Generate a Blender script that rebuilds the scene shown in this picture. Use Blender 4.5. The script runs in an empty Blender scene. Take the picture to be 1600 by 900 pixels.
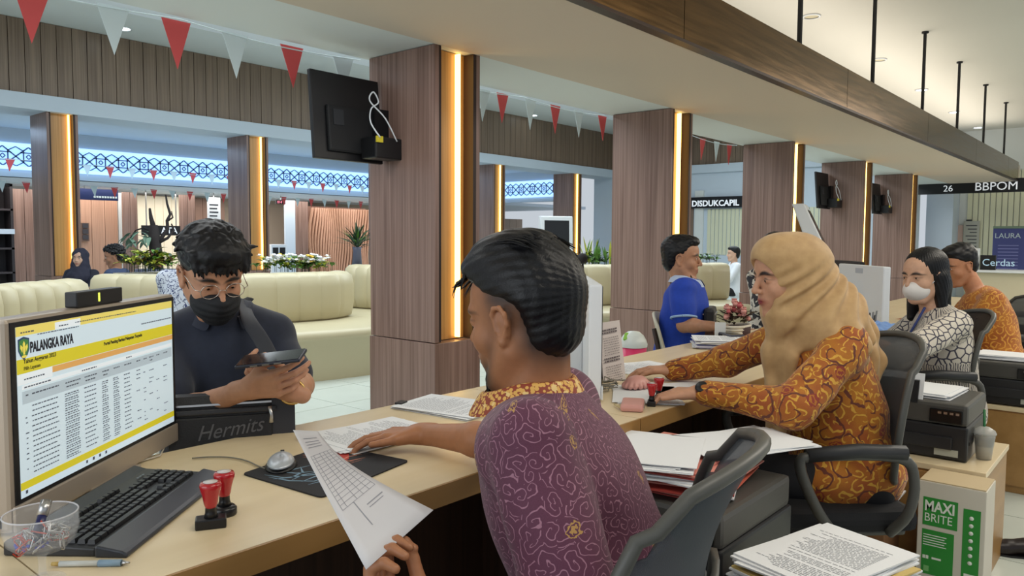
import bpy, bmesh, math, random
import numpy as np
from math import sin, cos, pi, radians, atan2, sqrt
from mathutils import Vector, Matrix

# ---------------------------------------------------------------- camera, world, lights, exposure
FPX = 1200.0
YAW, PITCH, ROLL, EYE = radians(40.4), radians(3.65), radians(.35), 1.28
FW = np.array([cos(YAW)*cos(PITCH), sin(YAW)*cos(PITCH), -sin(PITCH)])
_r0 = np.array([sin(YAW), -cos(YAW), 0.]); _u0 = np.cross(_r0, FW)
RT = _r0*cos(ROLL)+_u0*sin(ROLL); UP = -_r0*sin(ROLL)+_u0*cos(ROLL)
FH = np.array([cos(YAW), sin(YAW), 0.]); RH = np.array([sin(YAW), -cos(YAW), 0.]); ZZ = np.array([0, 0, 1.])
CAM = np.array([0, 0, EYE])
def ray(px, py): return FW+RT*(px-800)/FPX-UP*(py-450)/FPX
def at(px, py, t): return CAM+ray(px, py)*t
def onz(px, py, z): d = ray(px, py); return CAM+d*(z-EYE)/d[2]
def ony(px, py, y): d = ray(px, py); return CAM+d*y/d[1]
def onx(px, py, x): d = ray(px, py); return CAM+d*x/d[0]

S = bpy.context.scene
COL = S.collection
cd = bpy.data.cameras.new('camera'); cam = bpy.data.objects.new('camera', cd); COL.objects.link(cam)
cd.sensor_width = 36; cd.lens = 36*FPX/1600; cd.clip_start = .02; cd.clip_end = 200
cam.matrix_world = Matrix(((RT[0], UP[0], -FW[0], 0), (RT[1], UP[1], -FW[1], 0), (RT[2], UP[2], -FW[2], EYE), (0, 0, 0, 1)))
S.camera = cam
S.view_settings.view_transform = 'Standard'; S.view_settings.look = 'None'
S.view_settings.gamma = 1; S.view_settings.use_curve_mapping = False
S.view_settings.exposure = 0.1
w = bpy.data.worlds.new('world'); S.world = w; w.use_nodes = True
bg = w.node_tree.nodes['Background']; bg.inputs[0].default_value = (.85, .92, 1, 1); bg.inputs[1].default_value = .6

def area(name, loc, size, power, col, rot=(0, 0, 0), sy=None):
    l = bpy.data.lights.new(name, 'AREA'); l.energy = power; l.color = col; l.size = size
    if sy: l.shape = 'RECTANGLE'; l.size_y = sy
    o = bpy.data.objects.new(name, l); COL.objects.link(o); o.location = loc; o.rotation_euler = rot
    return o
# hall lamps above the seating, hidden by the soffit; office lamps over the desks and an added fill from behind the camera
area('hall_lamp', (4, 6.7, 4.15), 7, 300, (.86, .94, 1), (0, 0, 0), 3.6)
area('hall_lamp', (12.5, 6.7, 4.15), 8, 300, (.86, .94, 1), (0, 0, 0), 3.6)
area('office_lamp', (1.2, -.9, 3.6), 2.2, 50, (1, .93, .82), (0, 0, 0), 1.6)
area('office_lamp', (6, -1.2, 3.6), 5, 130, (1, .92, .8), (0, 0, 0), 1.6)
area('office_lamp', (14, -1.2, 3.6), 6, 260, (1, .93, .82), (0, 0, 0), 2)
area('added_fill', (-2.4, 1.5, 1.9), 2.6, 46, (.9, .95, 1), (0, radians(-90), 0), 3)  # unseen soft fill added behind the camera, with no window there
area('corridor_lamp', (1.5, 3.1, 2.48), 4, 20, (.95, .97, 1), (0, 0, 0), .5)
area('arcade_lamp', (8, 14.2, 2.95), 12, 150, (.5, .72, 1), (0, 0, 0), 1.4)
area('gallery_lamp', (10, 18.2, 2.3), 14, 260, (1, .95, .9), (0, 0, 0), 1.6)

# unseen uplights, added above the bronze beam to brighten the office ceiling
area('added_uplight', (5, 3.2, 3.0), 12, 60, (1, .93, .82), (radians(180), 0, 0), .8)
area('added_uplight', (15, 3.2, 3.0), 9, 60, (1, .93, .82), (radians(180), 0, 0), .8)

# ---------------------------------------------------------------- helpers
def lin(c): return tuple((x/255/12.92 if x/255 <= .04045 else ((x/255+.055)/1.055)**2.4) for x in c)
MATS = {}
def mat(name, col, rough=.5, metal=0, spec=.5, noise=0, nscale=20, nstretch=(1, 1, 1), bump=0, emit=0, trans=0, alpha=1, vcol=False, sheen=0, coat=0, ior=1.45):
    if name in MATS: return MATS[name]
    m = bpy.data.materials.new(name); m.use_nodes = True; MATS[name] = m
    nt = m.node_tree; b = nt.nodes['Principled BSDF']
    c = lin(col)
    b.inputs['Base Color'].default_value = (*c, 1); b.inputs['Roughness'].default_value = rough
    b.inputs['Metallic'].default_value = metal; b.inputs['Specular IOR Level'].default_value = spec
    b.inputs['IOR'].default_value = ior
    if emit: b.inputs['Emission Color'].default_value = (*c, 1); b.inputs['Emission Strength'].default_value = emit
    if trans: b.inputs['Transmission Weight'].default_value = trans
    if alpha < 1: b.inputs['Alpha'].default_value = alpha
    if sheen: b.inputs['Sheen Weight'].default_value = sheen
    if coat: b.inputs['Coat Weight'].default_value = coat; b.inputs['Coat Roughness'].default_value = .12
    src = None
    if vcol:
        a = nt.nodes.new('ShaderNodeVertexColor'); a.layer_name = 'col'; src = a.outputs[0]
        nt.links.new(src, b.inputs['Base Color'])
    if noise or bump:
        tc = nt.nodes.new('ShaderNodeTexCoord'); mp = nt.nodes.new('ShaderNodeMapping'); nz = nt.nodes.new('ShaderNodeTexNoise')
        mp.inputs['Scale'].default_value = nstretch
        nt.links.new(tc.outputs['Object'], mp.inputs[0]); nt.links.new(mp.outputs[0], nz.inputs['Vector'])
        nz.inputs['Scale'].default_value = nscale; nz.inputs['Detail'].default_value = 5
        if noise:
            mr = nt.nodes.new('ShaderNodeMapRange'); mr.inputs[1].default_value = .3; mr.inputs[2].default_value = .7
            mr.inputs[3].default_value = 1-noise; mr.inputs[4].default_value = 1+noise
            nt.links.new(nz.outputs[0], mr.inputs[0])
            mx = nt.nodes.new('ShaderNodeVectorMath'); mx.operation = 'SCALE'
            if src: nt.links.new(src, mx.inputs[0])
            else: mx.inputs[0].default_value = c
            nt.links.new(mr.outputs[0], mx.inputs['Scale']); nt.links.new(mx.outputs[0], b.inputs['Base Color'])
        if bump:
            bp = nt.nodes.new('ShaderNodeBump'); bp.inputs['Strength'].default_value = bump; bp.inputs['Distance'].default_value = .002
            nt.links.new(nz.outputs[0], bp.inputs['Height']); nt.links.new(bp.outputs[0], b.inputs['Normal'])
    return m

class N:            # tiny node-building wrapper
    def __init__(s, name, rough=.6):
        m = bpy.data.materials.new(name); m.use_nodes = True; MATS[name] = m; s.m = m; s.nt = m.node_tree
        s.b = s.nt.nodes['Principled BSDF']; s.b.inputs['Roughness'].default_value = rough
    def n(s, t, **kw):
        x = s.nt.nodes.new(t)
        for k, v in kw.items(): setattr(x, k, v)
        return x
    def l(s, a, b): s.nt.links.new(a, b)
    def math(s, op, a, b=None, c=None):
        x = s.n('ShaderNodeMath', operation=op)
        for i, v in enumerate((a, b, c)):
            if v is None: continue
            if isinstance(v, (int, float)): x.inputs[i].default_value = v
            else: s.l(v, x.inputs[i])
        return x.outputs[0]
    def mix(s, f, a, b):
        x = s.n('ShaderNodeMix', data_type='RGBA')
        for i, v in ((0, f), (6, a), (7, b)):
            if isinstance(v, tuple): x.inputs[i].default_value = (*v, 1)
            elif isinstance(v, (int, float)): x.inputs[i].default_value = v
            else: s.l(v, x.inputs[i])
        return x.outputs[2]
    def noise(s, vec, scale, detail=3, dist=0):
        x = s.n('ShaderNodeTexNoise'); x.inputs['Scale'].default_value = scale; x.inputs['Detail'].default_value = detail; x.inputs['Distortion'].default_value = dist
        if vec is not None: s.l(vec, x.inputs['Vector'])
        return x
    def ramp(s, v, pts):
        x = s.n('ShaderNodeValToRGB'); s.l(v, x.inputs[0]); e = x.color_ramp.elements
        while len(e) < len(pts): e.new(.5)
        for k, (p, c) in enumerate(pts): e[k].position = p; e[k].color = (*c, 1)
        return x.outputs[0]

def tag(o, label=None, cat=None, group=None, kind=None):
    if label: o['label'] = label
    if cat: o['category'] = cat
    if group: o['group'] = group
    if kind: o['kind'] = kind
    return o
def empty(name, loc, label, cat, group=None, rz=0):
    o = bpy.data.objects.new(name, None); COL.objects.link(o); o.location = loc; o.rotation_euler = (0, 0, rz); o.empty_display_size = .05
    return tag(o, label, cat, group)
def link(name, me, m, parent=None):
    o = bpy.data.objects.new(name, me); COL.objects.link(o)
    if m is not None and not me.materials:
        for q in (m if isinstance(m, (list, tuple)) else [m]): me.materials.append(q)
    if parent is not None:
        o.parent = parent
        if parent.parent is None and parent.get('_w', True):
            pass
    return o
# all shape code works in world coordinates; children get the inverse of the parent's placement
def place_child(o, parent):
    M = Matrix.Identity(4)
    p = parent; ch = []
    while p is not None: ch.append(p); p = p.parent
    for p in reversed(ch): M = M @ p.matrix_parent_inverse @ (Matrix.LocRotScale(p.location, p.rotation_euler, p.scale))
    o.parent = parent; o.matrix_parent_inverse = M.inverted()
class MB:
    def __init__(s): s.v = []; s.f = []; s.sm = []; s.mi = []; s.cur = 0
    def add(s, v, f, smooth=False):
        k = len(s.v); s.v += [tuple(float(c) for c in q) for q in v]; s.f += [tuple(k+i for i in q) for q in f]; s.sm += [smooth]*len(f); s.mi += [s.cur]*len(f)
        return s
    def box(s, a, b, M=None, bev=0):
        (x0, y0, z0), (x1, y1, z1) = a, b
        if x0 > x1: x0, x1 = x1, x0
        if y0 > y1: y0, y1 = y1, y0
        if z0 > z1: z0, z1 = z1, z0
        if bev <= 0:
            v = [(x0, y0, z0), (x1, y0, z0), (x1, y1, z0), (x0, y1, z0), (x0, y0, z1), (x1, y0, z1), (x1, y1, z1), (x0, y1, z1)]
            f = [(0, 3, 2, 1), (4, 5, 6, 7), (0, 1, 5, 4), (1, 2, 6, 5), (2, 3, 7, 6), (3, 0, 4, 7)]
        else:
            bm = bmesh.new(); bmesh.ops.create_cube(bm, size=1)
            for q in bm.verts: q.co = ((x0+x1)/2+q.co.x*(x1-x0), (y0+y1)/2+q.co.y*(y1-y0), (z0+z1)/2+q.co.z*(z1-z0))
            bev = min(bev, .49*min(x1-x0, y1-y0, z1-z0))
            bmesh.ops.bevel(bm, geom=bm.edges[:], offset=bev, segments=2, affect='EDGES', profile=.6)
            bm.verts.index_update(); v = [tuple(q.co) for q in bm.verts]; f = [tuple(q.index for q in g.verts) for g in bm.faces]; bm.free()
        if M is not None: v = [tuple(M @ Vector(q)) for q in v]
        return s.add(v, f)
    def prism(s, pts, z0, z1, M=None):
        n = len(pts); v = [(*p, z0) for p in pts]+[(*p, z1) for p in pts]
        f = [tuple(range(n))[::-1], tuple(range(n, 2*n))]+[(i, (i+1) % n, (i+1) % n+n, i+n) for i in range(n)]
        if M is not None: v = [tuple(M @ Vector(q)) for q in v]
        return s.add(v, f)
    def tube(s, P, r, n=10, cap=True, smooth=True):
        P = [np.array(p, float) for p in P]; R = r if isinstance(r, (list, tuple, np.ndarray)) else [r]*len(P)
        t0 = P[1]-P[0]; t0 /= np.linalg.norm(t0)+1e-12
        a = np.cross(t0, [0, 0, 1.]); a = a if np.linalg.norm(a) > .05 else np.cross(t0, [1., 0, 0]); a /= np.linalg.norm(a)
        v = []
        for i, p in enumerate(P):
            t = (P[min(i+1, len(P)-1)]-P[max(i-1, 0)]); t /= np.linalg.norm(t)+1e-12
            a = a-t*(a@t); a /= np.linalg.norm(a)+1e-12; b = np.cross(t, a)
            v += [p+R[i]*(cos(2*pi*k/n)*a+sin(2*pi*k/n)*b) for k in range(n)]
        f = [(i*n+k, i*n+(k+1) % n, (i+1)*n+(k+1) % n, (i+1)*n+k) for i in range(len(P)-1) for k in range(n)]
        if cap: f += [tuple(range(n))[::-1], tuple((len(P)-1)*n+k for k in range(n))]
        return s.add(v, f, smooth)
    def lathe(s, prof, c, n=32, M=None, cap=True, smooth=True):
        v = [(r*cos(2*pi*k/n), r*sin(2*pi*k/n), z) for r, z in prof for k in range(n)]
        f = [(i*n+k, i*n+(k+1) % n, (i+1)*n+(k+1) % n, (i+1)*n+k) for i in range(len(prof)-1) for k in range(n)]
        if cap: f += [tuple(range(n))[::-1], tuple((len(prof)-1)*n+k for k in range(n))]
        T = Matrix.Translation(Vector(c)) @ (M if M is not None else Matrix.Identity(4))
        return s.add([tuple(T @ Vector(q)) for q in v], f, smooth)
    def ball(s, c, r, n=12, m=8):
        r = (r, r, r) if isinstance(r, (int, float)) else r
        v = []; f = []
        for i in range(m+1):
            for k in range(n):
                a = pi*i/m; v.append((c[0]+r[0]*sin(a)*cos(2*pi*k/n), c[1]+r[1]*sin(a)*sin(2*pi*k/n), c[2]+r[2]*cos(a)))
        f = [(i*n+k, (i+1)*n+k, (i+1)*n+(k+1) % n, i*n+(k+1) % n) for i in range(m) for k in range(n)]
        return s.add(v, f, True)
    def sheet(s, G, th=0, smooth=True):
        nu, nv = len(G), len(G[0]); v = [p for row in G for p in row]
        f = [(i*nv+j, i*nv+j+1, (i+1)*nv+j+1, (i+1)*nv+j) for i in range(nu-1) for j in range(nv-1)]
        return s.add(v, f, smooth)
    def mesh(s, name):
        me = bpy.data.meshes.new(name); me.from_pydata(s.v, [], s.f)
        me.polygons.foreach_set('use_smooth', s.sm); me.polygons.foreach_set('material_index', s.mi); me.update()
        return me
    def build(s, name, m, parent=None, bevel=0, solid=0, subsurf=0):
        me = s.mesh(name); o = link(name, me, m)
        if parent is not None: place_child(o, parent)
        if solid: q = o.modifiers.new('s', 'SOLIDIFY'); q.thickness = solid; q.offset = 0
        if bevel: q = o.modifiers.new('b', 'BEVEL'); q.width = bevel; q.segments = 2; q.limit_method = 'ANGLE'
        if subsurf: q = o.modifiers.new('u', 'SUBSURF'); q.levels = subsurf; q.render_levels = subsurf
        return o
def frame(o, x, y, z):      # matrix from origin and three axis vectors
    M = Matrix.Identity(4)
    for i, a in enumerate((x, y, z)):
        for j in range(3): M[j][i] = a[j]
    for j in range(3): M[j][3] = o[j]
    return M
def curve(P, k=6):
    P = [np.array(p, float) for p in P]; Q = [P[0]]+P+[P[-1]]; out = []
    for i in range(1, len(Q)-2):
        for j in range(k):
            t = j/k; out.append(.5*((2*Q[i])+(-Q[i-1]+Q[i+1])*t+(2*Q[i-1]-5*Q[i]+4*Q[i+1]-Q[i+2])*t*t+(-Q[i-1]+3*Q[i]-3*Q[i+1]+Q[i+2])*t**3))
    return out+[P[-1]]
def nrm(v): v = np.array(v, float); return v/np.linalg.norm(v)
def text(name, s, size, m, M, parent=None, ext=.0008, bold=False, align='LEFT', sx=1, off=0):
    c = bpy.data.curves.new(name, 'FONT'); c.body = s; c.size = size; c.extrude = ext; c.align_x = align; c.resolution_u = 3
    c.offset = off
    o = bpy.data.objects.new(name, c); COL.objects.link(o)
    dg = bpy.context.evaluated_depsgraph_get(); me = bpy.data.meshes.new_from_object(o.evaluated_get(dg)); bpy.data.objects.remove(o)
    me.transform(M @ Matrix.Diagonal((sx, 1, 1, 1)))
    me.materials.clear(); me.materials.append(m)
    o = bpy.data.objects.new(name, me); COL.objects.link(o)
    if parent is not None: place_child(o, parent)
    return o

# ---------------------------------------------------------------- smooth distance-field solids, for bodies and cloth
def rc(a, b, r1, r2=None, k=.02, op='u', g=0): return dict(t='c', a=np.array(a, float), b=np.array(b, float), r1=r1, r2=r1 if r2 is None else r2, k=k, op=op, g=g)
def el(c, r, R=None, k=.02, op='u', g=0): return dict(t='e', a=np.array(c, float), r=np.array(r, float), R=np.eye(3) if R is None else np.array(R, float), k=k, op=op, g=g)
def pl(c, n, k=.004, op='i'): return dict(t='p', a=np.array(c, float), n=nrm(n), k=k, op=op, g=0)    # keeps the side behind n
def pd(p, X):
    if p['t'] == 'c':
        ab = p['b']-p['a']; d = X-p['a']; t = np.clip((d@ab)/max(ab@ab, 1e-9), 0, 1)
        return np.sqrt(((d-t[:, None]*ab)**2).sum(1))-(p['r1']+(p['r2']-p['r1'])*t)
    if p['t'] == 'e':
        q = (X-p['a'])@p['R'].T; k0 = np.sqrt(((q/p['r'])**2).sum(1)); k1 = np.sqrt(((q/p['r']**2)**2).sum(1))
        return np.where(k1 > 1e-6, k0*(k0-1)/np.maximum(k1, 1e-6), -p['r'].min())
    return (X-p['a'])@p['n']
def smin(a, b, k):
    h = np.clip(.5+.5*(b-a)/k, 0, 1); return b*(1-h)+a*h-k*h*(1-h)
def comb(f, d, p):
    if p['op'] == 'u': return smin(f, d, p['k'])
    if p['op'] == 's': return -smin(-f, d, p['k'])
    return -smin(-f, -d, p['k'])
def field(prims, X, disp=None):
    f = np.full(len(X), 9.)
    for p in prims: f = comb(f, pd(p, X), p)
    return f+disp(X) if disp is not None else f
def sdf(prims, h, disp=None, dmax=.0):
    us = [p for p in prims if p['op'] == 'u']
    lo = np.full(3, 1e9); hi = -lo
    for p in us:
        if p['t'] == 'c': e = [(p['a'], p['r1']), (p['b'], p['r2'])]
        else: e = [(p['a'], p['r'].max())]
        for c, r in e: lo = np.minimum(lo, c-r-.03); hi = np.maximum(hi, c+r+.03)
    B = 8; nb = np.ceil((hi-lo)/(h*B)).astype(int)
    I = np.stack(np.meshgrid(*[np.arange(q) for q in nb], indexing='ij'), -1).reshape(-1, 3)
    Cn = lo+(I+.5)*h*B; R = h*B*.8661
    D = [pd(p, Cn) for p in prims]
    f = np.full(len(Cn), 9.)
    for p, d in zip(prims, D): f = comb(f, d, p)
    act = np.abs(f) < R*1.35+.012+dmax
    I = I[act]; f = f[act]; D = [d[act] for d in D]; nB = len(I)
    loc = np.stack(np.meshgrid(*[np.arange(B+1)]*3, indexing='ij'), -1).reshape(-1, 3)
    X = (lo+(I[:, None, :]*B+loc[None])*h)
    V = np.full((nB, (B+1)**3), 1.)
    for p, d in zip(prims, D):
        if p['op'] == 'u': s = d < f+2.6*R+2*p['k']+.01
        else: s = np.abs(d) < 4*R+.05 if p['op'] == 's' else d > -(4*R+.05)
        if p['op'] == 's': s = d < 2.6*R+.03
        if not s.any(): continue
        V[s] = comb(V[s].ravel(), pd(p, X[s].reshape(-1, 3)), p).reshape(s.sum(), -1)
    if disp is not None: V += disp(X.reshape(-1, 3)).reshape(V.shape)
    V = V.reshape(nB, B+1, B+1, B+1)
    # surface nets on the sparse blocks
    G = (nb*B+2).astype(np.int64)
    key = lambda c: (c[..., 0]*G[1]+c[..., 1])*G[2]+c[..., 2]
    sg = V < 0
    corn = [(i, j, k) for i in (0, 1) for j in (0, 1) for k in (0, 1)]
    sub = lambda A, c: A[:, c[0]:c[0]+B, c[1]:c[1]+B, c[2]:c[2]+B]
    cnt = sum(sub(sg, c).astype(np.int8) for c in corn)
    cell = np.argwhere((cnt > 0) & (cnt < 8))
    cb, cl = cell[:, 0], cell[:, 1:]
    val = np.stack([V[cb, cl[:, 0]+c[0], cl[:, 1]+c[1], cl[:, 2]+c[2]] for c in corn], 1)
    acc = np.zeros((len(cell), 3)); w = np.zeros(len(cell)); ca = np.array(corn, float)
    for i in range(8):
        for j in range(i+1, 8):
            if np.abs(ca[i]-ca[j]).sum() != 1: continue
            x = (val[:, i] < 0) != (val[:, j] < 0)
            t = np.where(x, val[:, i]/(val[:, i]-val[:, j]+1e-20), 0)
            acc += np.where(x[:, None], ca[i]+t[:, None]*(ca[j]-ca[i]), 0); w += x
    P = lo+(I[cb]*B+cl+acc/w[:, None])*h
    K = key((I[cb]*B+cl).astype(np.int64)); o = np.argsort(K); K = K[o]; P = P[o]
    faces = []
    for ax in range(3):
        e = np.zeros(3, int); e[ax] = 1
        A = sg[:, :B, :B, :B]; Bv = sg[:, e[0]:B+e[0], e[1]:B+e[1], e[2]:B+e[2]]
        E = np.argwhere(A != Bv); g = (I[E[:, 0]]*B+E[:, 1:]).astype(np.int64); inside = A[E[:, 0], E[:, 1], E[:, 2], E[:, 3]]
        b_ = np.zeros(3, int); b_[(ax+1) % 3] = 1; c_ = np.zeros(3, int); c_[(ax+2) % 3] = 1
        q = [g-b_-c_, g-c_, g, g-b_]
        idx = []; ok = np.ones(len(g), bool)
        for c in q:
            kk = key(c); s = np.clip(np.searchsorted(K, kk), 0, len(K)-1); ok &= K[s] == kk; idx.append(s)
        Q = np.stack(idx, 1); Q[~inside] = Q[~inside][:, ::-1]; faces.append(Q[ok])
    return P, np.concatenate(faces)
def sdf_obj(name, prims, h, m, parent, disp=None, dmax=0, paint=None, uv=None, base=(200, 160, 130), ids=None):
    P, F = sdf(prims, h, disp, dmax)
    me = bpy.data.meshes.new(name); me.vertices.add(len(P)); me.vertices.foreach_set('co', P.ravel())
    me.loops.add(F.size); me.loops.foreach_set('vertex_index', F.ravel().astype(np.int32))
    me.polygons.add(len(F)); me.polygons.foreach_set('loop_start', np.arange(0, F.size, 4, dtype=np.int32))
    me.update(calc_edges=True); me.validate()
    me.polygons.foreach_set('use_smooth', np.ones(len(me.polygons), bool))
    if paint is not None:
        c = np.ones((len(P), 4)); c[:, :3] = lin(base); paint(P, c)
        a = me.color_attributes.new('col', 'FLOAT_COLOR', 'POINT'); a.data.foreach_set('color', c.ravel().astype(np.float32))
    if uv is not None:
        U = uv(P); L = me.uv_layers.new(name='UVMap'); vi = np.empty(len(me.loops), np.int32); me.loops.foreach_get('vertex_index', vi)
        L.data.foreach_set('uv', U[vi].ravel().astype(np.float32))
    if ids is not None: pass
    o = link(name, me, m)
    if parent is not None: place_child(o, parent)
    return o
_rn = np.random.RandomState(4)
def folds(dirv, freq, amp, seed=0, warp=6.):
    r = np.random.RandomState(seed); d1 = nrm(dirv); W = r.randn(4, 3)*warp; ph = r.rand(4)*6.28; k = r.randn(3, 3)*freq*.35+d1*freq
    def f(X):
        wv = sum(np.sin(X@W[i]+ph[i]) for i in range(4))*.8
        s = sum(np.sin(X@k[i]+wv*(1.3+.4*i)+i*2.1) for i in range(3))/3
        return amp*s
    return f
def wob(freq, amp, seed=0):
    r = np.random.RandomState(seed); K = r.randn(7, 3)*freq; ph = r.rand(7)*6.28
    return lambda X: amp*sum(np.sin(X@K[i]+ph[i]) for i in range(7))/3.5
# ---------------------------------------------------------------- materials of the setting
def veneer(name, c1, c2, rough=.4, sc=1.0, horiz=False):
    q = N(name, rough); tc = q.n('ShaderNodeTexCoord'); mp = q.n('ShaderNodeMapping')
    mp.inputs['Scale'].default_value = (60*sc, 60*sc, .9) if not horiz else (1.2, 30*sc, 30*sc)
    q.l(tc.outputs['Object'], mp.inputs[0]); nz = q.noise(mp.outputs[0], 1, 6)
    mp2 = q.n('ShaderNodeMapping'); mp2.inputs['Scale'].default_value = (9*sc, 9*sc, .25) if not horiz else (.3, 6, 6)
    q.l(tc.outputs['Object'], mp2.inputs[0]); n2 = q.noise(mp2.outputs[0], 1, 3)
    f = q.math('ADD', q.math('MULTIPLY', nz.outputs[0], .65), q.math('MULTIPLY', n2.outputs[0], .35))
    col = q.ramp(f, [(.36, lin(c1)), (.62, lin(c2))]); q.l(col, q.b.inputs['Base Color'])
    return q.m
WOOD = veneer('column_veneer', (108, 82, 72), (148, 120, 108), .32)
PLANK = veneer('plank_veneer', (104, 86, 72), (136, 116, 98), .42)
OAK = veneer('light_veneer', (216, 196, 158), (226, 208, 172), .3, .5, True)
OAKEDGE = veneer('veneer_edge', (150, 112, 62), (168, 128, 76), .4, .5, True)
DARKWOOD = veneer('dark_veneer', (58, 38, 28), (78, 54, 40), .5)
PINKWOOD = veneer('pink_veneer', (170, 128, 104), (196, 152, 126), .5)
WHITE = mat('white_paint', (214, 218, 216), .7)
CEILW = mat('ceiling_paint', (206, 204, 196), .8)
BEIGE = mat('soffit_paint', (204, 188, 170), .75)
COOL = mat('cool_paint', (196, 208, 220), .7)
GLOWBLUE = mat('backlit_lattice_glass', (160, 205, 255), .5, emit=1.1)
BRASS = None
q = N('brushed_bronze', .3); q.b.inputs['Metallic'].default_value = 1
tc = q.n('ShaderNodeTexCoord'); mp = q.n('ShaderNodeMapping'); mp.inputs['Scale'].default_value = (.6, .6, 14); q.l(tc.outputs['Object'], mp.inputs[0])
nz = q.noise(mp.outputs[0], 3, 6); q.l(q.ramp(nz.outputs[0], [(.3, lin((98, 72, 42))), (.7, lin((124, 92, 54)))]), q.b.inputs['Base Color'])
q.l(q.ramp(nz.outputs[0], [(.3, (.15, .15, .15)), (.7, (.22, .22, .22))]), q.b.inputs['Roughness']); BRASS = q.m
TILE = mat('floor_tile', (196, 204, 196), .22, noise=.03, nscale=3)
GROUT = mat('grout', (120, 122, 116), .8)
LED = mat('warm_led', (255, 206, 116), .5, emit=4.6)
AMBER = veneer('amber_lining', (170, 124, 66), (196, 150, 88), .3)
DARKEDGE = mat('dark_edge', (44, 26, 20), .5)
BLACK = mat('black_plastic', (22, 22, 24), .4)
BLACKM = mat('black_matte', (18, 18, 20), .7)
SLAT = mat('cream_slat', (214, 214, 186), .6)
CREAM = mat('cream_leatherette', (190, 180, 148), .42, bump=.15, nscale=300, coat=.1)
STEEL = mat('steel', (190, 190, 190), .3, 1)
GREY = mat('grey_plastic', (110, 112, 116), .5)
PAPER = mat('paper', (228, 230, 232), .8)
INK = mat('ink', (60, 62, 70), .8)
WPLAST = mat('white_plastic', (222, 226, 230), .35)

def struct(name, mb, m, parent=None, **k):
    o = mb.build(name, m, parent, **k)
    if parent is None: o['kind'] = 'structure'
    return o
# floor and tiles
XE = 19.0
fl = struct('floor', MB().box((-4, -6, -.3), (23, 24, -.012)), GROUT)
me = None
for i in range(22):
    for j in range(15):
        x, y = -1.2+i*.6, -1.8+j*.6
        if me is None: me = MB().box((.003, .003, -.012), (.597, .597, 0), bev=0).mesh('tile'); me.materials.append(TILE)
        if y > 6.9 or (x < 1 and y < 1): continue
        o = bpy.data.objects.new('tile', me); COL.objects.link(o); o.location = (x, y, 0); o.parent = fl
struct('floor_far', MB().box((-4, 7.2, -.012), (23, 24, -.001)).box((12, -6, -.012), (23, 7.2, -.001)).box((-4, -6, -.012), (-1.2, 7.2, -.001)), TILE)
# ceilings
struct('ceiling_office', MB().box((-4, -6, 3.84), (23, 4.3, 4.0)), CEILW)
struct('ceiling_soffit_front', MB().box((-4, 2.395, 2.515), (XE, 3.6, 2.86)), BEIGE)
struct('ceiling_soffit_rear', MB().box((-4, 3.6, 2.52), (XE, 4.3, 2.86)), WHITE)
struct('wall_above_soffit', MB().box((-4, 4.2, 2.86), (XE, 4.3, 4.45)), WHITE)
struct('ceiling_hall', MB().box((-4, 4.3, 4.31), (XE+.1, 12.5, 4.45)), WHITE)
struct('trim_1', MB().box((-4, 9.75, 4.285), (XE, 10.2, 4.309)), mat('slot_blue_grey', (120, 134, 170), .6))
struct('trim_2', MB().box((-4, 10.22, 4.27), (XE, 10.75, 4.309)), mat('bright_band', (236, 240, 246), .5))
# bronze beam along the soffit, its panels and hanging rods
bm = empty('bronze_beam', (7, 2.37, 2.52), 'long brushed bronze fascia beam hung beneath the office ceiling on black rods', 'beam')
xs = [-3, 1.2, 4.4, 7.6, 10.8, 14.0, 17.2, 18.5]
for a, b in zip(xs, xs[1:]):
    MB().box((a+.004, 2.35, 2.525), (b-.004, 2.39, 2.888)).build('panel', BRASS, bm)
MB().box((-3, 2.33, 2.50), (18.5, 2.398, 2.52)).build('lower_lip', mat('dark_bronze', (52, 34, 24), .4, .6), bm)
for x in [2.3, 4.35, 6.4, 8.45, 10.55, 12.6, 14.67, 16.75]:
    MB().box((x-.018, 2.355, 2.88), (x+.018, 2.385, 3.84)).build('hanging_rod', BLACKM, bm)
    MB().lathe([(.04, 0), (.04, .02)], (x, 2.37, 3.82), 12).build('ceiling_cap', BLACKM, bm)
# plank wall above the arcade, beam below it
YA = 12.3
wp = struct('wall_arcade', MB().box((-1, YA+.03, 3.26), (XE, YA+.3, 4.31)), DARKWOOD)
k = 0; x = .0
while x < XE-.05:
    wd = .205
    MB().box((x+.005, YA, 3.285), (min(x+wd, XE-.02)-.005, YA+.028, 4.305)).build('plank', PLANK, wp)
    x += wd
struct('trim_3', MB().box((-1, YA-.06, 3.06), (XE, YA+.7, 3.28)), COOL)
# end wall of the hall
we = struct('wall_end', MB().box((XE, 4.3, 0), (XE+.3, YA+.7, 3.1)).box((XE+.06, 4.3, 3.1), (XE+.3, YA, 4.31)), COOL)
y = 4.32
while y < YA-.1:
    MB().box((XE+.03, y+.005, 3.285), (XE+.058, min(y+.205, YA)-.005, 4.305)).build('plank', PLANK, we); y += .205
MB().box((XE-.1, 4.3, 3.06), (XE-.002, YA-.06, 3.28)).build('white_band', COOL, we)
# wood panelling low on the end wall, left part
for k in range(7):
    y0 = 9.75+k*.36
    MB().box((XE-.03, y0, .05), (XE-.003, y0+.352, 2.35)).build('wall_panel', PINKWOOD if 0 else PLANK, we)
MB().box((XE-.06, 9.45, .0), (XE-.003, 9.7, 2.6)).build('white_pilaster', WHITE, we)
# cream slat wall under the hall sign
for k in range(30):
    y0 = 6.0+k*.112
    MB().box((XE-.025, y0, .9), (XE-.003, y0+.092, 2.1)).build('slat', SLAT, we)
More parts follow.
